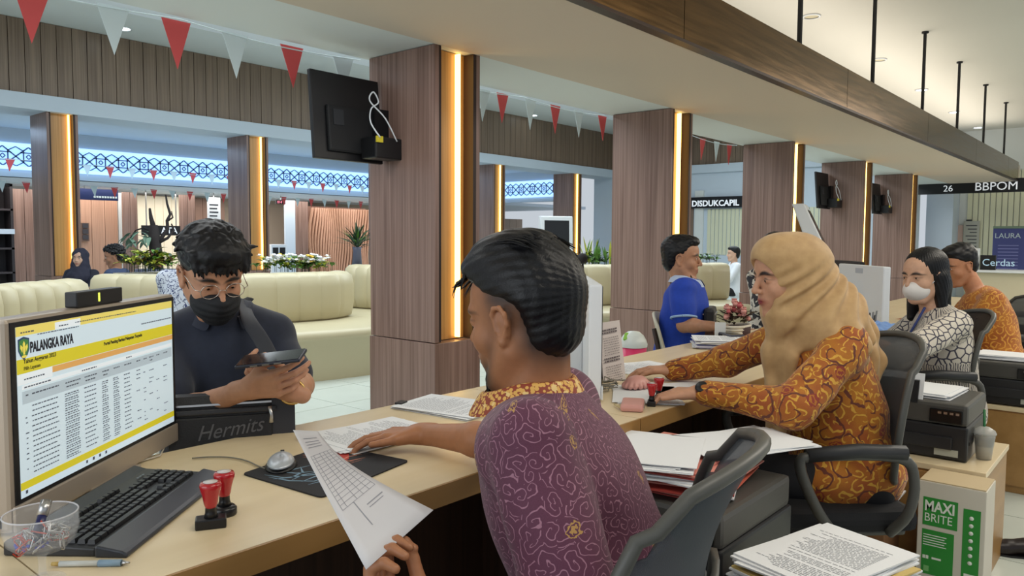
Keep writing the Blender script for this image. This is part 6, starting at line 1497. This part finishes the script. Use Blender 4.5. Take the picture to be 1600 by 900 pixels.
p = onz(1125, 534, .761); M = frame(p, tuple(nrm(RH)), (0, 0, 1), tuple(-FH)); MB().box((-.028, 0, -.003), (.028, .1, .0), M).build('card', mat('card_pale', (214, 216, 214), .5), r); MB().box((-.01, .03, 0), (.012, .045, .001), M).build('small_print', INK, r)
r = empty('desk_phone', tuple(onz(1140, 541, .76)), 'dark smartphone lying on the papers before the flower basket', 'phone')
p = A_(3.66, 1.66, .8025); M = T(p[0], p[1], p[2], .9); MB().box((-.075, -.037, 0), (.075, .037, .009), M, bev=.004).build('body', mat('phone_grey', (70, 72, 84), .3), r); MB().box((-.07, -.033, .009), (.07, .033, .0095), M).build('screen', mat('phone_screen', (24, 26, 32), .08), r)
r = empty('blue_cloth', tuple(at(1375, 500, 3.95)), 'crumpled light blue cloth on the desk beside the masked woman', 'cloth')
c = at(1368, 500, 4.0); sdf_obj('fabric', [el((c[0], c[1], .80), (.13, .09, .055), None, .02), el((c[0]+.1, c[1]-.05, .80), (.08, .07, .04), None, .02)], .006, mat('cloth_blue', (120, 156, 214), .8), r, disp=wob(55, .012, 3), dmax=.014)
r = empty('pen_stand', tuple(at(1350, 475, 4.1)), 'white pen pot with dark sketchy drawing beside the white computer back', 'pot')
c = at(1358, 500, 4.02); c[2] = .76; MB().lathe([(0, 0), (.035, 0), (.037, .1), (.034, .1), (.033, .01), (0, .01)], tuple(c), 20, cap=False).build('pot', WPLAST, r)
rr = random.Random(5)
for i in range(6): a = rr.random()*6.28; MB().tube([c+A_(.02*cos(a), .02*sin(a), .01), c+A_(.036*cos(a), .036*sin(a), .13+.03*rr.random())], .004, 6).build('pen', BLACK if i % 2 else GREY, r)
# ---------------------------------------------------------------- waste bin and customer chair
p = at(991, 450, 5.3); r = empty('waste_bin', (p[0], p[1], 0), 'pink waste bin with a white and green swing lid beyond the counter', 'bin')
bc_ = (p[0], p[1], 0)
MB().lathe([(0, 0), (.075, 0), (.092, .545), (0, .545)], bc_, 28, cap=False).build('pink_body', mat('bin_pink', (226, 60, 110), .35), r)
MB().lathe([(.095, .54), (.098, .56), (.09, .585), (.07, .62), (.04, .645), (0, .65)], bc_, 28, cap=False).build('white_lid', mat('bin_white', (222, 230, 226), .3), r)
M = frame(A_(p[0], p[1], .605)-RH*.03-FH*.03, tuple(nrm(RH)), tuple(nrm(ZZ*.75+FH*.66+RH*.35)), tuple(nrm(-FH*.6+ZZ*.7-RH*.4))); MB().box((-.035, -.03, -.01), (.035, .03, .024), M, bev=.008).build('green_flap', mat('bin_green', (150, 206, 90), .35), r)
def shell_chair(p, yaw, label, rake=.0):
    r = empty('customer_chair', (p[0], p[1], 0), label, 'chair', 'customer chairs'); f = A_(cos(yaw), sin(yaw), 0); s_ = A_(-f[1], f[0], 0); P = lambda a, b, z: tuple(A_(p[0], p[1], 0)+f*a+s_*b+ZZ*z)
    SHL = mat('shell_cream', (200, 196, 176), .4)
    rows_ = []
    for b in np.linspace(-1, 1, 9): rows_.append([P(-.17-.09*t-.0*b*b+.05*b*b, b*.21, .5+.36*t-.06*t*b*b) for t in np.linspace(0, 1, 6)])
    MB().sheet(rows_).build('backrest', SHL, r, solid=.016)
    rows_ = [[P(a, b*.215, .455-.015*(1-b*b)+(.03 if a < -.15 else 0)) for a in np.linspace(-.19, .21, 6)] for b in np.linspace(-1, 1, 7)]
    MB().sheet(rows_).build('seat', SHL, r, solid=.02)
    for sx in (-1, 1):
        for a in (-.17, .18): MB().tube([P(a, sx*.17, .44), P(a*1.25, sx*.2, 0)], .012, 8).build('leg', DARKEDGE, r)
        MB().tube([P(-.16, sx*.17, .44), P(-.235, sx*.17, .78)], .014, 8).build('back_post', DARKEDGE, r)
    return r
polo_c = at(1071, 487, 4.45); tfp = nrm(.9*RH-.3*FH); pv_ = A_(polo_c[0], polo_c[1], 0)-tfp*.02
shell_chair(pv_+tfp*.10, atan2(tfp[1], tfp[0]), 'cream shell chair under the man in the blue polo')
mc_ = at(352, 585, 2.36); tfm = nrm(-.93*FH+.36*RH); shell_chair(A_(mc_[0], mc_[1], 0)-tfm*.02, atan2(tfm[1], tfm[0]), 'cream shell chair under the masked man, hidden by him and the counter')
# ---------------------------------------------------------------- office chairs
MESH = mat('chair_mesh', (86, 92, 98), .8, bump=.5, nscale=420, alpha=.72); CF = mat('chair_frame', (78, 78, 74), .42); CK = mat('chair_seat', (26, 27, 30), .85, bump=.3, nscale=300)
def office_chair(p, yaw, label, top=.99, w_=.25, mesh=MESH, cf=CF):
    r = empty('office_chair', (p[0], p[1], 0), label, 'chair', 'mesh office chairs'); f = A_(cos(yaw), sin(yaw), 0); s_ = A_(-f[1], f[0], 0); P = lambda a, b, z: A_(p[0], p[1], 0)+f*a+s_*b+ZZ*z
    zb = .56
    def bk(b, t): return P(-.235-.04*sin(pi*t*.9)*-1-.09*t**1.5+.075*b*b, b*w_*(.82+.18*sin(pi*min(t*1.1, 1))), zb+(top-zb)*t-(.035*b*b if t > .8 else 0))
    MB().sheet([[tuple(bk(b, t)) for t in np.linspace(.02, .985, 12)] for b in np.linspace(-.95, .95, 13)]).build('mesh_back', mesh, r, solid=.004)
    ring = [bk(-1, t) for t in np.linspace(.05, .9, 9)]+[bk(b, 1) for b in np.linspace(-.9, .9, 9)]+[bk(1, t) for t in np.linspace(.9, .05, 9)]+[bk(b, 0) for b in np.linspace(.9, -.9, 7)]; ring.append(ring[0])
    MB().tube(ring, .0115, 8, False).build('back_frame', cf, r)
    MB().tube([bk(0, .42)-f*.02, P(-.25, 0, .58), P(-.2, 0, .44), P(-.05, 0, .405)], [.016, .022, .026, .026], 8).build('spine', cf, r)
    MB().sheet([[tuple(bk(b, t)-f*.018) for t in (.22, .34, .46)] for b in np.linspace(-.6, .6, 7)]).build('lumbar_pad', cf, r, solid=.012)
    M = frame(P(0, 0, .43), f, s_, (0, 0, 1)); MB().box((-.23, -.235, -.01), (.24, .235, .06), M, bev=.028).build('seat', CK, r)
    MB().box((-.21, -.2, -.03), (.2, .2, -.008), M, bev=.01).build('seat_pan', cf, r)
    for sx in (-1, 1):
        P_ = [P(-.13, sx*.24, .425), P(-.16, sx*.285, .5), P(-.17, sx*.29, .6), P(-.12, sx*.29, .665), P(.12, sx*.29, .672), P(.17, sx*.29, .65), P(.12, sx*.285, .53), P(.05, sx*.26, .44), P(.0, sx*.23, .42)]
        MB().tube(curve(P_, 4), .0155, 8).build('arm_loop', cf, r)
        MB().tube([P(-.14, sx*.29, .678), P(0, sx*.29, .686), P(.15, sx*.29, .676)], .022, 8).build('arm_pad', mat('arm_pad', (44, 45, 47), .5), r)
    MB().tube([P(0, 0, .1), P(0, 0, .4)], .025, 12).build('gas_lift', BLACK, r)
    for k in range(5):
        a = k*2*pi/5+.3; d = f*cos(a)+s_*sin(a); leg = MB().tube([P(0, 0, .11), P(0, 0, .105)+d*.12, P(0, 0, .075)+d*.26], [.024, .02, .014], 8).build('base_arm', cf, r)
        c = P(0, 0, .027)+d*.262; t_ = np.cross(d, ZZ); b = MB().tube([c-t_*.022, c+t_*.022], .027, 12).build('caster', BLACK, leg)
    return r
y_ = lambda v: atan2(v[1], v[0])
office_chair(A_(1.015, .745), y_([-.24, .97]), 'grey mesh office chair behind the purple-shirted man', top=.975)
office_chair(A_(2.475, .845), y_([-.707, .707]), 'grey mesh office chair of the woman in the tan headscarf', top=.98)
office_chair(A_(4.08, .90), y_([-.56, .83]), 'dark mesh office chair behind the woman in the white mask', top=.95, mesh=mat('chair_mesh_dark', (44, 42, 42), .8, alpha=.85))
office_chair(A_(*at(1545, 520, 5.1)[:2]), y_([-.56, .83]), 'dark office chair of the man in the orange batik shirt', top=.93)
office_chair(A_(*at(1622, 520, 6.1)[:2]), y_([-.56, .83]), 'farthest dark office chair, cut off by the right edge', top=.95)
# ---------------------------------------------------------------- low cabinets, printers, folders, boxes
def pedestal(x0, y0, x1, y1, z1, label):
    r = empty('low_cabinet', ((x0+x1)/2, (y0+y1)/2, 0), label, 'cabinet', 'low veneer cabinets')
    MB().box((x0, y0, 0), (x1, y1, z1-.022), bev=.002).build('carcass', OAKEDGE, r); MB().box((x0-.006, y0-.006, z1-.022), (x1+.006, y1+.006, z1), bev=.002).build('top', OAK, r)
    MB().box((x0-.012, y0+.01, .04), (x0-.001, y1-.01, z1-.03)).build('door', OAKEDGE, r)
    return r
def printer(x0, y0, x1, y1, z, h_, label, doc=True, side=GREY):
    r = empty('printer', ((x0+x1)/2, (y0+y1)/2, z), label, 'printer', 'black printers'); PB = mat('printer_black', (38, 38, 40), .35)
    MB().box((x0, y0, z+.004), (x1, y1, z+h_*.62), bev=.008).build('body', PB, r)
    MB().box((x0+.004, y0+.004, z+h_*.62), (x1-.004, y1-.004, z+h_), bev=.014).build('scanner_lid', mat('printer_lid', (72, 70, 66), .4), r)
    MB().box((x0-.012, y0+.05, z+h_*.2), (x0+.01, y1-.05, z+h_*.42), bev=.004).build('output_tray', PB, r)
    MB().box((x0-.006, y0+.02, z+h_*.66), (x0+.002, y0+.13, z+h_*.9), bev=.003).build('control_panel', mat('panel_gloss', (20, 22, 24), .15), r)
    MB().box((x0-.004, y0+.03, z+h_*.08), (x0+.001, y0+.11, z+h_*.2)).build('label_plate', mat('label_pale', (170, 172, 160), .5), r)
    for k in range(4): MB().box((x0-.007, y0+.03+k*.02, z+h_*.82), (x0-.0055, y0+.042+k*.02, z+h_*.86)).build('button', STEEL, r)
    MB().box((x0+.02, y0-.003, z+h_*.3), (x0+.1, y0+.001, z+h_*.36)).build('side_grip', BLACK, r)
    return r
pedestal(1.56, .70, 2.06, 1.10, .44, 'low veneer cabinet under the first printer, beside the purple-shirted man')
printer(1.60, .735, 2.03, 1.09, .44, .215, 'black printer buried under pink folders behind the purple-shirted man')
PINKF = [mat('folder_pink', (206, 130, 116), .6), mat('folder_salmon', (196, 96, 74), .6), mat('folder_cream', (214, 190, 150), .6), mat('folder_red', (160, 60, 52), .6), PAPER]
stack(1.80, .93, .656, 16, radians(12), 'heap of pink and orange folders on the first printer', name='folder_stack', cat='folders', th=.0042, jit=.03, seed=21, w_=.33, h_=.24, m=PINKF, print_=False, rot=.2)
stack(1.745, 1.0, .7255, 6, radians(15), 'loose white sheets on top of the pink folders, left of the chair back', th=.002, jit=.02, seed=22, w_=.297, h_=.21, rot=.15, print_=False)
stack(1.99, .86, .7255, 5, radians(-25), 'white sheets sliding off the folders toward the right', th=.002, jit=.02, seed=23, w_=.34, h_=.21, rot=.12, print_=False)
# pile of documents in the foreground
def box_(x0, y0, x1, y1, z0, z1, label, m, name='cardboard_box', flaps=True):
    r = empty(name, ((x0+x1)/2, (y0+y1)/2, z0), label, 'box'); MB().box((x0, y0, z0), (x1, y1, z1), bev=.003).build('body', m, r)
    if flaps: MB().box((x0+.002, y0+.002, z1), (x1-.002, (y0+y1)/2-.001, z1+.003)).build('flap', m, r); MB().box((x0+.002, (y0+y1)/2+.001, z1), (x1-.002, y1-.002, z1+.003)).build('flap', m, r)
    return r
CBD = mat('cardboard', (130, 92, 60), .8, noise=.06, nscale=30)
box_(1.50, .36, 1.93, .68, 0, .40, 'brown cardboard box under the tall pile of documents', CBD)
rr = random.Random(77); r = empty('document_pile', (1.72, .54, .403), 'tall uneven pile of white documents in the right foreground', 'papers'); z = .4035
for i in range(44):
    a = radians(-14)+rr.uniform(-.07, .07); th = .0042; M = T(1.71+rr.uniform(-.014, .014), .545+rr.uniform(-.012, .012), z, a); MB().box((-.17, -.115, 0), (.17, .115, th*.9), M).build('sheaf', mat('folder_manila', (206, 180, 110), .6) if i in (9, 38) else PAPER, r); z += th
b = MB(); printed(b, T(1.71, .545, z, radians(-14)+pi/2) @ Matrix.Translation((-.11, -.16, 0)), .22, .32, .0003, 31); b.build('printed_lines', mat('faint_ink', (110, 112, 122), .8), r)['kind'] = 'stuff'
box_(2.90, .72, 3.11, 1.12, 0, .33, 'brown cardboard box behind the chair of the headscarfed woman', CBD)
stack(3.0, .83, .3345, 16, radians(5), 'pile of pink and white files on the brown box behind the mesh chair', name='file_stack', cat='files', th=.007, jit=.012, seed=25, w_=.17, h_=.25, m=[PAPER, PAPER, PINKF[0], PINKF[2]], print_=False)
pedestal(3.155, .46, 3.67, 1.02, .455, 'low veneer cabinet carrying the second printer and the iced drink')
printer(3.24, .53, 3.62, .98, .455, .215, 'black printer with paper in its raised tray behind the masked woman')
r = empty('feeder_sheet', (3.25, .8, .67), 'white sheet standing in the second printer above a black tray', 'paper')
M = frame(A_(3.26, .93, .672), (0, -1, 0), tuple(nrm([.25, 0, 1])), (-1, 0, -.1)); MB().box((0, 0, .0), (.24, .10, .003), M).build('sheet', PAPER, r); MB().box((.0, -.01, .004), (.225, .075, .016), M).build('tray_cover', BLACK, r)
stack(3.44, .70, .6715, 6, radians(85), 'white and pink sheets on top of the second printer', th=.003, jit=.012, seed=26, m=[PAPER, PINKF[0]], topm=PAPER, print_=False, w_=.19, h_=.26)
# iced drink
c = A_(3.36, .495, .455); r = empty('iced_drink', tuple(c), 'clear plastic cup of iced coffee with a green straw on the veneer cabinet', 'drink')
MB().lathe([(0, 0), (.026, 0), (.037, .095), (.038, .097), (.036, .095), (.025, .003), (0, .003)], tuple(c), 28, cap=False).build('cup', mat('clear_plastic', (225, 228, 226), .08, alpha=.3, spec=.8), r)
MB().lathe([(0, .004), (.0245, .004), (.029, .05), (0, .05)], tuple(c), 24, cap=False).build('pale_layer', mat('milk_coffee', (156, 140, 112), .4), r)
MB().lathe([(0, .0505), (.029, .0505), (.0345, .088), (0, .088)], tuple(c), 24, cap=False).build('dark_layer', mat('coffee', (70, 52, 40), .3), r)
MB().lathe([(.039, .097), (.04, .101), (.034, .112), (.015, .124), (0, .126)], tuple(c), 28, cap=False).build('dome_lid', mat('lid_plastic', (206, 206, 200), .15, alpha=.6), r)
MB().tube([c+A_(0, 0, .03), c+A_(-.002, .004, .19)], .0045, 10).build('straw', mat('straw_green', (40, 110, 60), .4), r)
# white and green printed carton
box_(2.955, .40, 3.145, .72, 0, .085, 'flat dark cardboard box under the white and green carton', mat('cardboard_dark', (96, 66, 44), .8), flaps=False)
r = empty('printed_carton', (3.02, .53, .086), 'white carton with green panels reading MAXI BRITE on the floor', 'box')
CW = mat('carton_white', (206, 200, 186), .6); CG = mat('carton_green', (44, 138, 52), .5); CT = mat('carton_text', (226, 230, 220), .5)
X0, X1 = 2.965, 3.14; Y1 = float(onx(1434, 800, X0)[1]); Y0 = float(onx(1540, 820, X0)[1]); Z0, ZT = .087, .44
MB().box((X0, Y0, Z0), (X1, Y1, ZT), bev=.003).build('body', CW, r)
MB().box((X0+.003, Y0+.003, ZT), (X1-.003, Y1-.003, ZT+.004)).build('top_flap', mat('carton_kraft', (196, 176, 140), .7), r)
yy = lambda s: Y1-s*(Y1-Y0)
def gp_(s0, s1, z0, z1, n='green_panel', m=CG, d=.0012): return MB().box((X0-d, yy(s1), z0), (X0-.0002, yy(s0), z1), bev=.0004).build(n, m, r)
gp_(.08, .60, .285, .385); gp_(.08, .56, .11, .27); gp_(.68, .93, .10, .37)
TM = lambda s, z: frame((X0-.0014, yy(s), z), (0, -1, 0), (0, 0, 1), (-1, 0, 0))
text('carton_title', 'MAXI', .052, CT, TM(.10, .338), r, .0002, sx=.76, off=.0014); text('carton_title', 'BRITE', .042, CT, TM(.10, .30), r, .0002, sx=.84)
for k in range(5): gp_(.1, .45-.03*(k % 2), .25-k*.009, .253-k*.009, 'small_print', CT, .0018)
for k in range(2): gp_(.1+.05*k, .14+.05*k, .165, .177, 'small_mark', CT, .0018)
gp_(.24, .38, .167, .174, 'small_print', CT, .0018); gp_(.12, .2, .12, .14, 'small_mark', mat('mark_green', (120, 180, 110), .5), .0018)
for k in range(7): MB().lathe([(0, 0), (.007, 0), (.007, .0008), (0, .0008)], (0, 0, 0), 14, frame((X0-.0013, yy(.80), .34-k*.026), (0, -1, 0), (0, 0, 1), (-1, 0, 0)), cap=False).build('care_symbol', CT, r)
gp_(.72, .89, .11, .145, 'pale_label', CT, .0018); 
# next cabinet, printer, papers
pedestal(5.0, .25, 5.6, 1.0, .50, 'farther low veneer cabinet under the third printer at the right edge')
printer(4.62, .42, 4.98, .80, .44, .22, 'third black printer at the right, beneath white papers')
pedestal(4.60, .40, 4.985, 1.0, .44, 'low veneer cabinet between the second and third office chairs')
stack(4.80, .60, .662, 8, radians(3), 'neat white papers on the third printer', th=.003, jit=.01, seed=27, print_=False)
r = empty('floor_cable', (4.99, .5, .3), 'thin brown cable trailing down the farther cabinet', 'cable')
MB().tube([A_(4.985, .33, .50), A_(4.985, .4, .4), A_(4.985, .48, .3), A_(4.985, .56, .22)], .004, 6).build('lead', mat('brown_cable', (96, 60, 36), .5), r)
# shoe and dark hem at the right edge
sh = A_(3.72, .33, 0); r = empty('shoe', tuple(sh), 'black pointed shoe on the tiles at the lower right edge', 'shoe')
d_ = nrm(-RH+.25*FH); sdf_obj('upper', [rc(sh+ZZ*.05, sh+d_*.16+ZZ*.028, .038, .026, .03), rc(sh+d_*.13+ZZ*.028, sh+d_*.225+ZZ*.016, .03, .009, .02), rc(sh-d_*.06+ZZ*.06, sh+ZZ*.05, .04, .04, .02), pl(sh+ZZ*.006, -ZZ)], .004, mat('shoe_black', (30, 20, 18), .35), r)
MB().prism([tuple((sh+d_*a+nrm(np.cross(d_, ZZ))*b)[:2]) for a, b in ((-.1, -.03), (.12, -.036), (.2, -.015), (.235, 0), (.2, .015), (.12, .036), (-.1, .03))], 0, .008).build('sole', BLACK, r)
# ---------------------------------------------------------------- far office end: posters, reception desk
def poster(px0, px1, py0, py1, x, label, m):
    a = onx(px0, py1, x); b = onx(px1, py0, x); r = empty('poster', (x, (a[1]+b[1])/2, a[2]), label, 'poster'); MB().box((x, b[1], a[2]), (x+.02, a[1], b[2])).build('sheet', m, r)
    return r, a, b
r, a, b = poster(1477, 1505, 352, 386, 20.53, 'purple and beige poster on the cream slats above the orange batik man', mat('poster_beige', (196, 170, 160), .6))
MB().box((20.525, a[1]-(a[1]-b[1])*.4, a[2]+.1), (20.529, a[1]-.02, b[2]-.05)).build('purple_field', mat('poster_purple', (140, 108, 156), .6), r)
r, a, b = poster(1504, 1531, 345, 390, 20.5, 'grey printed notice clipped to the cream slats', mat('poster_grey', (170, 170, 160), .6))
for k in range(8): MB().box((20.494, b[1]+.05, b[2]-.12-k*.08), (20.499, a[1]-.05-.04*(k % 3), b[2]-.10-k*.08)).build('text_line', INK, r)
MB().box((20.48, b[1]+.16, b[2]), (20.5, a[1]-.05, b[2]+.03)).build('clip_bar', BLACK, r)
r, a, b = poster(1549, 1620, 353, 424, 19.2, 'navy blue roll-up poster with pale heading at the right edge', mat('poster_navy', (66, 72, 128), .5))
text('heading', 'LAURA', .15, mat('heading_pale', (190, 206, 210), .5), frame((19.195, onx(1554, 372, 19.2)[1], onx(1554, 372, 19.2)[2]), (0, -1, 0), (0, 0, 1), (-1, 0, 0)), r, .002)
for k in range(9): MB().box((19.19, b[1]+.3, b[2]-.42-k*.07), (19.199, a[1]-.1, b[2]-.40-k*.07)).build('text_line', mat('line_lilac', (120, 124, 176), .5), r)
MB().box((19.18, b[1], b[2]-.05), (19.2, a[1], b[2])).build('top_rail', mat('rail_green', (110, 130, 110), .5), r)
c0 = onx(1525, 460, 16.5); r = empty('reception_desk', (16.8, 1.6, 0), 'white reception desk with a rounded front beneath the navy poster', 'desk')
MB().box((16.4, -1.0, 0), (17.1, c0[1], .72), bev=.02).build('body', mat('desk_cream', (206, 196, 168), .5), r); MB().box((16.3, -1.05, .72), (17.2, c0[1]+.05, .76), bev=.01).build('top', WPLAST, r)
r = empty('counter_sign', (16.6, 2.6, .76), 'small black countertop sign reading Cerdas in pale script', 'sign')
a = onx(1531, 421, 16.6); b = onx(1556, 399, 16.6); MB().box((16.6, b[1], .76), (16.66, a[1], b[2])).build('board', BLACK, r)
text('lettering', 'Cerdas', .18, mat('script_pale', (170, 200, 220), .5, emit=.3), frame((16.595, a[1]-.03, .84), (0, -1, 0), (0, 0, 1), (-1, 0, 0)), r, .002)
r = empty('white_box', (16.7, 3.0, .76), 'white monitor on the reception desk beside the small black sign', 'monitor')
a = onx(1512, 420, 16.6); b = onx(1531, 388, 16.6); MB().box((16.6, b[1], .80), (16.66, a[1], b[2]), bev=.01).build('panel', WPLAST, r); MB().box((16.55, (a[1]+b[1])/2-.08, .76), (16.7, (a[1]+b[1])/2+.08, .80)).build('foot', WPLAST, r)
